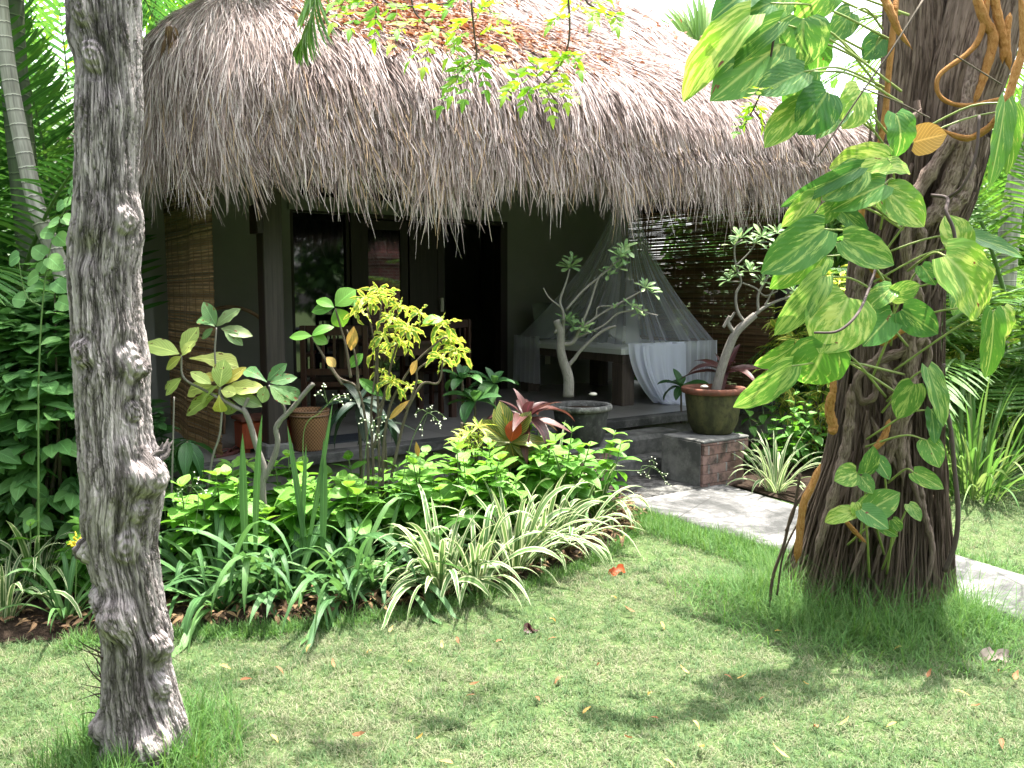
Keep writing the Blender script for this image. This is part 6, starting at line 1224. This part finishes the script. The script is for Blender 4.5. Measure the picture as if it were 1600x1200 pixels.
# ------------------------------------------------------------------ bushes at the left edge and all the green beyond
rs = np.random.RandomState(303)
def bush(name, label, cat, c, R, n, L, mat, rs, wr=.6, prof='ovate', group=None, r=(.05, .95), stems=9, clus=5, flat=1.0, part='foliage', lift=.5, z0=.15):
    root = thing(name, label, cat, (c[0], c[1], 0), group); lv, sm = MB(), MB(); tp = [leaf_tpl(prof, wr, .2, b, 5, wave=.04) for b in (.3, .7)]
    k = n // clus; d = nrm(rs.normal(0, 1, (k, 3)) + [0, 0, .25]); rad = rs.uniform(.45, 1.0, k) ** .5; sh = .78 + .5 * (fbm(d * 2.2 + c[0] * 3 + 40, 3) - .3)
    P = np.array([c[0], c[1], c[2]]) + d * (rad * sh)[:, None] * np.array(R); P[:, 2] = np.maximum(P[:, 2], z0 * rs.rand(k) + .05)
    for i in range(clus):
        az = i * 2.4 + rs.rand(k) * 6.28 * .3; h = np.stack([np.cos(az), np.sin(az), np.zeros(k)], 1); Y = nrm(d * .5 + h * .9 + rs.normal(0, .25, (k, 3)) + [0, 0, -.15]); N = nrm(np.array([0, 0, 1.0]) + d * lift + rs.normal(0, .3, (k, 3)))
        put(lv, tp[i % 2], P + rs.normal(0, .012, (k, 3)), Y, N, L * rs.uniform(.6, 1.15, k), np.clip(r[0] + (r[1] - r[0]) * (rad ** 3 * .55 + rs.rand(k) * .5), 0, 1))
    for i in range(stems):
        t = P[rs.randint(k)]; tube(sm, [(c[0] + rs.normal(0, R[0] * .15), c[1] + rs.normal(0, R[1] * .15), 0), (c[0] * .5 + t[0] * .5, c[1] * .5 + t[1] * .5, t[2] * .55), t], [.014, .004], 5, n=8)
    sm.build('stems', M['stem'], root); lv.build(part, M[mat], root); return root
gp_ = 'bushes at the outer end of the bungalow'
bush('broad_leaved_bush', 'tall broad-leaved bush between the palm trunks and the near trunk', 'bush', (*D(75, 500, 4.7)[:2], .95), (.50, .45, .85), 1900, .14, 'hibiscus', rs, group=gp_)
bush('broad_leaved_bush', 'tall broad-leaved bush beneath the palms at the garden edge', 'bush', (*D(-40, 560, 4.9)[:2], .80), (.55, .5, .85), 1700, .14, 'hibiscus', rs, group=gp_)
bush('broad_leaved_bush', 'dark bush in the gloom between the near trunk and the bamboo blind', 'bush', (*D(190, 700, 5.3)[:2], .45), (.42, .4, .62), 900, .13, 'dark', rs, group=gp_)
leafy('leafy_bush', 'fresh green leafy bush at the outer end of the bed behind the near trunk', 'bush', (*D(70, 600, 4.45)[:2], .03), .55, 12, 'hydrangea', .12, rs, group='fresh green leafy bushes in the flower bed', spread=.26)
leafy('leafy_bush', 'fresh green leafy bush under the tall broad-leaved bushes', 'bush', (*D(-10, 600, 4.35)[:2], .03), .52, 12, 'hydrangea', .12, rs, group='fresh green leafy bushes in the flower bed', spread=.26)
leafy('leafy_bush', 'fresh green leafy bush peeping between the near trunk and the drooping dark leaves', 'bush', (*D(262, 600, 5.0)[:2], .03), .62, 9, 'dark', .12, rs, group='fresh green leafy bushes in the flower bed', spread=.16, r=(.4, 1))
leafy('leafy_bush', 'young leafy bush across the path behind the white-edged clump', 'bush', (*D(1215, 600, 7.6)[:2], .03), .72, 12, 'hydrangea', .13, rs, group='fresh green leafy bushes in the flower bed', spread=.26, r=(.1, .6))
leafy('leafy_bush', 'young leafy bush beside the mossy pot against the bamboo blind', 'bush', (*D(1270, 600, 7.9)[:2], .03), .60, 10, 'hydrangea', .13, rs, group='fresh green leafy bushes in the flower bed', spread=.22, r=(.1, .6))
# climbing shoots with heart leaves in front of the palm
HS = thing('heart_leaved_shoot', 'pale heart-leaved shoots reaching up beside the near trunk', 'shoot', G(80, 905, 0)); lv, sm = MB(), MB(); th_ = [leaf_tpl('heart', .85, .12, b, 9, cross=5, notch=.06) for b in (.3, .6)]
for b, t, w_ in [((112, 292), (122, 278), 14), ((110, 305), (124, 292), 16), ((100, 318), (84, 326), 16), ((100, 320), (116, 308), 16), ((92, 345), (72, 352), 20), ((98, 340), (118, 346), 18), ((85, 365), (58, 360), 20), ((88, 368), (104, 382), 22), ((70, 400), (50, 385), 22), ((76, 402), (96, 418), 24), ((60, 430), (36, 440), 24), ((85, 440), (104, 455), 22), ((62, 425), (70, 405), 20), ((40, 470), (18, 465), 24), ((90, 470), (112, 480), 22), ((30, 400), (8, 410), 22)]: leaf_px(lv, th_[rs.randint(2)], b, t, 4.2, w_ * 1.1, rs, tilt=.7, r=rs.uniform(.4, .9))
px_poly(sm, [(60, 600), (66, 480), (80, 380), (104, 320), (114, 290)], 4.2, [.004, .002]); px_poly(sm, [(66, 480), (40, 460), (28, 402)], 4.2, [.003, .002]); px_poly(sm, [(60, 900), (60, 600)], 4.2, [.006, .004]); sm.build('stems', M['gstem'], HS); lv.build('leaves', M['hibiscus'], HS)
YF = thing('yellow_flower_head', 'small yellow flower cluster against the near trunk', 'flower', D(120, 850, 4.0)); m = MB()
for k in range(40): q = D(120, 848, 4.0) + rs.normal(0, .016, 3); tube(m, [q, q + rs.normal(0, .008, 3)], [.006, .002], 5, n=3)
m.build('florets', M['yflower'], YF); m = MB(); tube(m, [D(120, 850, 4.0), D(118, 930, 4.05), D(116, 950, 4.1) * [1, 1, 0]], .003, 5, n=8); m.build('stalk', M['gstem'], YF)
# right side
clump('grass_clump', 'big arching clump of green grass beyond the lawn on the far side of the path', 'grass clump', G(1520, 775, 0), 190, .95, .020, 'grassg', rs, droop=1.5, el=(.6, 1.5), spread=.35, r=(.1, 1))
clump('grass_clump', 'smaller arching clump of green grass at the edge of the frame', 'grass clump', G(1620, 730, 0), 130, .9, .020, 'grassg', rs, droop=1.5, el=(.6, 1.5), spread=.35, r=(.1, 1))
gr_ = 'shrubs beyond the far lawn'
for s_, t_, lb in ((9.0, 7.0, 'dark dense shrub added outside the daybed blind to block light'), (9.1, 8.5, 'dark dense shrub added behind the wall end of the daybed blind to block light'), (9.2, 10.0, 'dark dense shrub added beyond the far corner of the bungalow to block light')):  # shrubs added to block the bright garden behind the right blind
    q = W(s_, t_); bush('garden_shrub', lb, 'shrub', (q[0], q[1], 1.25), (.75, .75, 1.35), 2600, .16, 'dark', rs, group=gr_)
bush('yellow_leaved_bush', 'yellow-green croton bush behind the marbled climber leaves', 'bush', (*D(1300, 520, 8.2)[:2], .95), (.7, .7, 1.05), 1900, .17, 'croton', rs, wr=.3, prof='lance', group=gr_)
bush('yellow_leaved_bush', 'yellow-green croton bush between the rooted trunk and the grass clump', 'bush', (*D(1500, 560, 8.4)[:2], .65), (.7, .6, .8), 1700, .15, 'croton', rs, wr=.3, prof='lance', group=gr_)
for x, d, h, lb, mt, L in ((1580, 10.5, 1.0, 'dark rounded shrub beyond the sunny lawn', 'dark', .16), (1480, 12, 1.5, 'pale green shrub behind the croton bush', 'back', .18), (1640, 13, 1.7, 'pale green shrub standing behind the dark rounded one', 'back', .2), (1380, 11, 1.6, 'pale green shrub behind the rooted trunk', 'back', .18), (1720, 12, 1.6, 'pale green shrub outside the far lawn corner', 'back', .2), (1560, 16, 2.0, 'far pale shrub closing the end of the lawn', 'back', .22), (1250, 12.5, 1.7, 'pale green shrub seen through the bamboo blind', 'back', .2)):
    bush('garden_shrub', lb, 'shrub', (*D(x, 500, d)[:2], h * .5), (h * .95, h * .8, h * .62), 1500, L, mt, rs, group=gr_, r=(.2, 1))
for x, d, h, lb in ((1450, 17, 4.2, 'bright leafy tree far behind the rooted trunk'), (1560, 20, 5.0, 'bright leafy tree beyond the end of the lawn'), (1700, 17, 4.5, 'bright leafy tree at the far corner of the garden'), (1330, 18, 4.6, 'bright leafy tree far behind the climber'), (1180, 19, 5.0, 'bright leafy tree behind the end of the roof')):
    c = D(x, 500, d); root = thing('garden_tree', lb, 'tree', (c[0], c[1], 0), 'bright trees beyond the garden'); m = MB(); tube(m, [(c[0], c[1], 0), (c[0] + .1, c[1], h * .4), (c[0], c[1], h * .8)], [.16, .12, .05], 10, n=10); m.build('trunk', M['stem'], root)
    m = MB(); canopy(m, [(c[0] + rs.normal(0, .9), c[1] + rs.normal(0, .9), h * rs.uniform(.5, 1.0), 1.3, 1.3, .9) for _ in range(8)], 5200, .26, leaf_tpl('ellip', .5, .15, .4, 2), rs, 1.8); m.build('crown', M['back'], root)
palm('areca_palm', 'grey ringed palm trunk leaning at the far edge of the lawn', [D(1560, 600, 9.0) * [1, 1, 0], D(1575, 380, 9.0), D(1600, 230, 9.0), D(1625, 60, 9.0)], [.11, .10, .09], None, 16, 2.8, rs, mat='palmpale', ll=.6)
palm_clump(D(1500, 500, 7.4), 'light green palm clump right behind the rooted trunk', 14, 2.3, rs, 'palmpale', ll=.5, azs=(-.6, 1.8), elev=(.5, 1.2), spread=.2, droop=1.2)
palm_clump(D(1625, 500, 8.2), 'light green palm clump at the edge of the frame beyond the path', 18, 2.6, rs, 'palmpale', ll=.55, droop=1.1)
palm_clump(D(1430, 500, 11.5), 'light green palm clump between the crotons and the far trees', 20, 3.0, rs, 'palmpale', ll=.6, droop=1.0)
# fan palm and flowering climber behind the ridge
FP = thing('fan_palm', 'pale fan palm leaf showing above the far slope of the roof', 'palm', W(9.6, 9.5, 0)); m = MB(); m2 = MB(); c = D(1095, 92, 12.2); tube(m2, [(c[0], c[1], 0), (c[0], c[1], c[2] * .6), c], [.08, .07, .02], 10, n=12)
for k, a in enumerate(np.linspace(.15, 2.9, 34)): put(m, PLT, c, [math.cos(a), .15 + .1 * math.sin(k), math.sin(a)], [0, -1, .3], 1.05 * (1 - .15 * abs(a - 1.5)), rs.uniform(.4, 1), ws=.075 / (.075 * 1.05))
for k, a in enumerate(np.linspace(-.4, 2.2, 28)): put(m, PLT, c + [.9, .3, -.5], [math.cos(a), .15, math.sin(a)], [0, -1, .3], .95, rs.uniform(.3, .9), ws=1)
m2.build('trunk', M['palmgrey'], FP); m.build('fan_leaves', M['palmpale'], FP)
bush('flowering_climber', 'magenta-bracted climber peeping over the roof end', 'climber', (*D(1012, 62, 13.5)[:2], D(1012, 62, 13.5)[2]), (.35, .3, .3), 260, .10, 'redleaf', rs)
# trees seen at the top edge behind the left slope of the roof
for x, d, zc, lb in ((260, 9.5, 4.9, 'yellow-green tree crown behind the near slope of the thatch'), (330, 13, 6.2, 'taller bright tree crown behind the roof')):
    c = D(x, 400, d); root = thing('garden_tree', lb, 'tree', (c[0], c[1], 0), 'bright trees beyond the garden'); m = MB(); tube(m, [(c[0], c[1], 0), (c[0], c[1], zc)], [.13, .06], 8, n=6); m.build('trunk', M['stem'], root)
    m = MB(); canopy(m, [(c[0] + rs.normal(0, .5), c[1] + rs.normal(0, .4), zc + rs.normal(0, .4), .9, .8, .6) for _ in range(5)], 2600, .16, leaf_tpl('lance', .3, .15, .4, 2), rs, 1.5); m.build('crown', M['neem'], root)
# unseen trees added behind the camera to darken the verandah and fill window reflections
for i, (x, y, h) in enumerate(((-7.5, -3.5, 4.8), (-3.5, -6.5, 5.2), (1.0, -7.5, 5.4), (5.5, -6.5, 5.2), (11.5, -4.5, 5.0), (-9, 1.5, 5.0), (13.5, 1.0, 5.2))):
    root = thing('unseen_shade_tree', ['unseen tall tree added %s' % t for t in ('beyond the lawn corner on the palm side', 'behind the viewer towards the palms', 'straight behind the viewer', 'behind the viewer on the path side', 'beside the red brick gate pillar', 'beyond the outer end of the bungalow', 'at the far end of the garden path')][i], 'tree', (x, y, 0), 'unseen trees added to darken the verandah'); m = MB(); tube(m, [(x, y, 0), (x + .1, y, h * .5), (x, y + .1, h)], [.2, .14, .06], 8, n=6); m.build('trunk', M['stem'], root)
    m = MB(); canopy(m, [(x + rs.normal(0, 1.6), y + rs.normal(0, 1.0), h * rs.uniform(.12, 1.0), 1.5, 1.2, 1.0) for _ in range(14)], 6000, .38, leaf_tpl('ellip', .55, .15, .4, 2), rs, 1.8); m.build('crown', M['crown'], root)

# ------------------------------------------------------------------ grass
bed_poly = np.array([[-3.2, 2.2]] + [list(b) for b in BED] + [list(b) for b in back[::-1]]); bed_poly = np.array([list(b) for b in smoothpath(np.array(BED), 60)] + [list(b) for b in back[::-1]])
def inside(poly, P):
    x, y = P[:, 0], P[:, 1]; c = np.zeros(len(P), bool); j = len(poly) - 1
    for i in range(len(poly)):
        xi, yi = poly[i]; xj, yj = poly[j]; h = ((yi > y) != (yj > y)) & (x < (xj - xi) * (y - yi) / (yj - yi + 1e-12) + xi); c ^= h; j = i
    return c
def free(P, pathm=.0):
    s = P[:, 0] * CH + P[:, 1] * SH; t = -P[:, 0] * SH + P[:, 1] * CH
    return ~inside(bed_poly, P) & ~((s > PL + pathm) & (s < np.clip(PR - .17 * np.clip(4.7 - t, 0, 9), 4.95, 9) - pathm) & (t < 5.4)) & ~((t > 3.98) & (s > PL) & (s < 8.2))
def blades(n, xr, yr, L, w_, rs, tones=(.0, .9), flat=(.2, 1.3), patchy=True, keep=None, dens=None, tuft=1, tr=.02):
    k = n // tuft; P = keep(k)
    P = P[free(P)]; P = np.repeat(P, tuft, 0); k = len(P); P = P + rs.normal(0, tr, P.shape); pn = fbm(np.stack([P[:, 0] * 2.2, P[:, 1] * 2.2, P[:, 0] * 0], 1), 4); fine = fbm(np.stack([P[:, 0] * 14, P[:, 1] * 14, P[:, 0] * 0 + 5], 1), 3)
    az = rs.rand(k) * 6.283; el = flat[0] + (flat[1] - flat[0]) * rs.rand(k); Ls = L * rs.uniform(.5, 1.3, k) * (1 + (.5 - fine) * 1.8).clip(.35, 2); h = np.stack([np.cos(az) * np.cos(el), np.sin(az) * np.cos(el), np.sin(el)], 1)
    b = np.concatenate([P, np.zeros((k, 1)) + .002], 1); m_ = b + h * Ls[:, None] * .55; h2 = nrm(h + np.array([0, 0, -.55])); e = m_ + h2 * Ls[:, None] * .45; S = np.stack([-np.sin(az), np.cos(az), np.zeros(k)], 1) * (w_ * rs.uniform(.6, 1.3, k))[:, None] / 2
    V = np.stack([b - S, b + S, m_ - S * .85, m_ + S * .85, e - S * .1, e + S * .1], 1).reshape(-1, 3); F_ = (np.array([[0, 1, 3, 2], [2, 3, 5, 4]])[None] + (np.arange(k) * 6)[:, None, None]).reshape(-1, 4)
    straw = np.clip((pn - .46) * 2.0 + (fine - .46) * 3.2 + .46, .05, .97) if patchy else .3; r = np.where(rs.rand(k) < straw, rs.uniform(.55, 1.0, k), rs.uniform(0, .6, k)) if patchy else rs.rand(k) * .8; r = tones[0] + (tones[1] - tones[0]) * r
    return V, F_, np.tile([[0, 0], [1, 0], [0, .5], [1, .5], [.4, 1], [.6, 1]], (k, 1)), np.repeat(r, 6)
lw_ = MB()
def wedge(n, y0, y1, ex=1.0):
    def f(k):
        y = y0 + (y1 - y0) * rs.rand(k) ** ex; x = rs.uniform(-.66, .66, k); o = rs.rand(k) < .30; x[o] = np.sign(x[o]) * rs.uniform(.64, 1.35, o.sum()); return np.stack([x * y, y], 1)
    return f
lw_.add(*blades(195000, 0, (0, 1), .030, .0028, rs, keep=wedge(0, 2.55, 5.0, 1.0), tuft=6, tr=.014))
lw_.add(*blades(125000, 0, (0, 1), .034, .0038, rs, keep=wedge(0, 4.6, 7.6, .8), tuft=6, tr=.016))
lw_.add(*blades(80000, 0, (0, 1), .045, .006, rs, keep=wedge(0, 7.0, 15, .8), tones=(0, .3), tuft=6, tr=.03))
meta(lw_.build('lawn_grass', M['grass']), 'short mottled green and straw coloured lawn grass', 'grass', kind='stuff')
# longer grass: at the feet of the trees and along the path
lg_ = MB()
def around(cx, cy, r0, r1, a0, a1):
    def f(k):
        a = rs.uniform(a0, a1, k); r = r0 + (r1 - r0) * rs.rand(k) ** 1.5; return np.stack([cx + r * np.cos(a), cy + r * np.sin(a)], 1)
    return f
tc = TREE2
def addg(v, up=0.0): lg_.add(*v)
addg(blades(5000, 0, (0, 1), .24, .0028, rs, keep=around(tc[0], tc[1], .36, .80, -3.3, .3), flat=(.15, 1.3), patchy=False, tuft=3, tr=.02))
addg(blades(7000, 0, (0, 1), .12, .0036, rs, keep=around(tc[0], tc[1], .5, 1.05, -3.3, .3), flat=(.15, 1.2), patchy=False, tuft=3, tr=.02))
addg(blades(2600, 0, (0, 1), .13, .0035, rs, keep=around(TREE1[0], TREE1[1], .12, .34, -3.14, 3.14), flat=(.7, 1.45), patchy=False, tuft=2, tr=.015))
def alongpath(side, w0, tA, tB):
    def f(k):
        t = rs.uniform(tA, tB, k); s = (PL - w0 * rs.rand(k) ** 1.3 + .03) if side < 0 else (np.clip(PR - .17 * np.clip(4.7 - t, 0, 9), 4.95, 9) + w0 * rs.rand(k) ** 1.3 - .03); return np.stack([s * CH - t * SH, s * SH + t * CH], 1)
    return f
addg(blades(13000, 0, (0, 1), .085, .0036, rs, keep=alongpath(-1, .38, 2.0, 4.45), flat=(.5, 1.45), patchy=False, tuft=3)); addg(blades(5000, 0, (0, 1), .07, .0036, rs, keep=alongpath(1, .2, -.5, 3.9), flat=(.5, 1.45), patchy=False, tuft=3)); addg(blades(4000, 0, (0, 1), .06, .0036, rs, keep=alongpath(-1, .14, -1, 2.0), flat=(.5, 1.45), patchy=False, tuft=3))
def bededge(k):
    B_ = smoothpath(np.array(BED), 400); i = rs.randint(60, 400, k); return B_[i] - np.stack([rs.uniform(-.02, .05, k) * 0, rs.rand(k) ** 1.5 * .14 - .015], 1)
addg(blades(12000, 0, (0, 1), .055, .0032, rs, keep=bededge, flat=(.4, 1.4), patchy=False, tuft=3))
meta(lg_.build('long_grass', M['grassg']), 'longer green grass around the tree feet and along bed and path edges', 'grass', kind='stuff')

# ------------------------------------------------------------------ fallen leaves
tpf = [leaf_tpl('lance', .32, .3, b, 6, wave=.12) for b in (1.2, -.9, .5)]
protos = []
def fallen(x, y, mat, L, label, group, k, z=.022):
    m = MB(); c = G(x, y, z); a = rs.rand() * 6.28; put(m, tpf[k % 3], c, [math.cos(a), math.sin(a), rs.uniform(-.05, .25)], [rs.normal(0, .3), rs.normal(0, .3), 1], L, rs.rand()); return m, c
base = []
for k in range(6):
    m = MB(); put(m, tpf[k % 3], [-.03, 0, .0], [1, 0, .08], [0, rs.normal(0, .35), 1], rs.uniform(.055, .085), rs.uniform(.3, 1)); base.append(m)
spots = [(865, 965), (985, 955), (1035, 975), (1140, 1055), (1070, 1050), (780, 1000), (715, 1000), (860, 995), (690, 1010), (740, 1070), (935, 1035), (1015, 1080), (1160, 1060), (1310, 970), (1320, 1130), (1400, 1010), (1500, 1080), (1260, 1070), (1190, 1090), (985, 1155), (1090, 1130), (1095, 1170), (840, 1090), (870, 1060), (735, 1085), (1395, 1130), (1525, 1105), (1565, 1160), (1050, 1190), (1450, 1055), (640, 1030), (520, 1040), (440, 1045), (385, 1060), (480, 1010), (575, 1015), (350, 1040), (300, 1180), (655, 1155), (700, 1190), (560, 1150), (1215, 985), (1130, 905), (960, 930), (1275, 1130), (1585, 1060), (915, 1110), (1220, 1180), (430, 1150), (1020, 1120), (1365, 935), (1560, 1045), (610, 985)]
lf_lab = 'small yellow-tan fallen leaf lying on the lawn'
bm = [b.build('fallen_leaf', M['deadleaf'] if i % 2 == 0 else M['drybrown']) for i, b in enumerate(base)]
for i, (x, y) in enumerate(spots):
    o = bm[i] if i < len(bm) else bm[rs.randint(len(bm))].copy()
    if i >= len(bm): COL.objects.link(o)
    c = G(x, y, .03); o.location = (c[0], c[1], .030); o.rotation_euler = (rs.normal(0, .15), rs.normal(0, .15), rs.rand() * 6.28); s = rs.uniform(.55, 1.0); o.scale = (s, s, s); meta(o, lf_lab, 'fallen leaf', 'small fallen leaves on the lawn')
# leaf litter on the soil
mb = MB(); n = 1300; i = rs.randint(30, 398, n); B_ = smoothpath(np.array(BED), 400)[i]; P = np.concatenate([B_ + np.stack([rs.normal(0, .05, n), .03 + rs.rand(n) ** 1.3 * .9], 1), np.full((n, 1), .045) + rs.rand(n, 1) * .03], 1); th = rs.rand(n) * 6.28
put(mb, leaf_tpl('lance', .3, .3, .9, 4, wave=.15), P, np.stack([np.cos(th), np.sin(th), rs.normal(0, .2, n)], 1), rs.normal(0, .35, (n, 3)) + [0, 0, 1], rs.uniform(.04, .09, n), rs.rand(n)); meta(mb.build('soil_leaf_litter', M['drysoil']), 'thin scatter of dead leaves on the dark bed soil', 'leaf litter', kind='stuff')
def special(name, label, x, y, mat, L, n, seed, zc=.03):
    r_ = np.random.RandomState(seed); m = MB(); c = G(x, y, zc)
    for k in range(n): a = r_.rand() * 6.28; put(m, leaf_tpl('ovate', .7, .35, r_.uniform(.8, 1.8), 7, wave=.3, cross=5), c + r_.normal(0, .012, 3) * [1, 1, .3], [math.cos(a), math.sin(a), r_.uniform(0, .5)], [r_.normal(0, .4), -.6, .8], L, r_.rand() * .6)
    meta(m.build(name, M[mat]), label, 'fallen leaf')
special('large_fallen_leaf', 'large curled red-brown leaf lying where the bed meets the lawn', 967, 890, 'redleaf', .085, 2, 3)
special('dark_crumpled_leaf', 'dark crumpled leaf lying flat on the lawn before the white-edged plants', 822, 985, 'cordy', .09, 2, 5, .02)
special('pale_fallen_leaf', 'large pale pinkish dry leaf lying beside the path edge', 1556, 1022, 'paleleaf', .09, 2, 8)
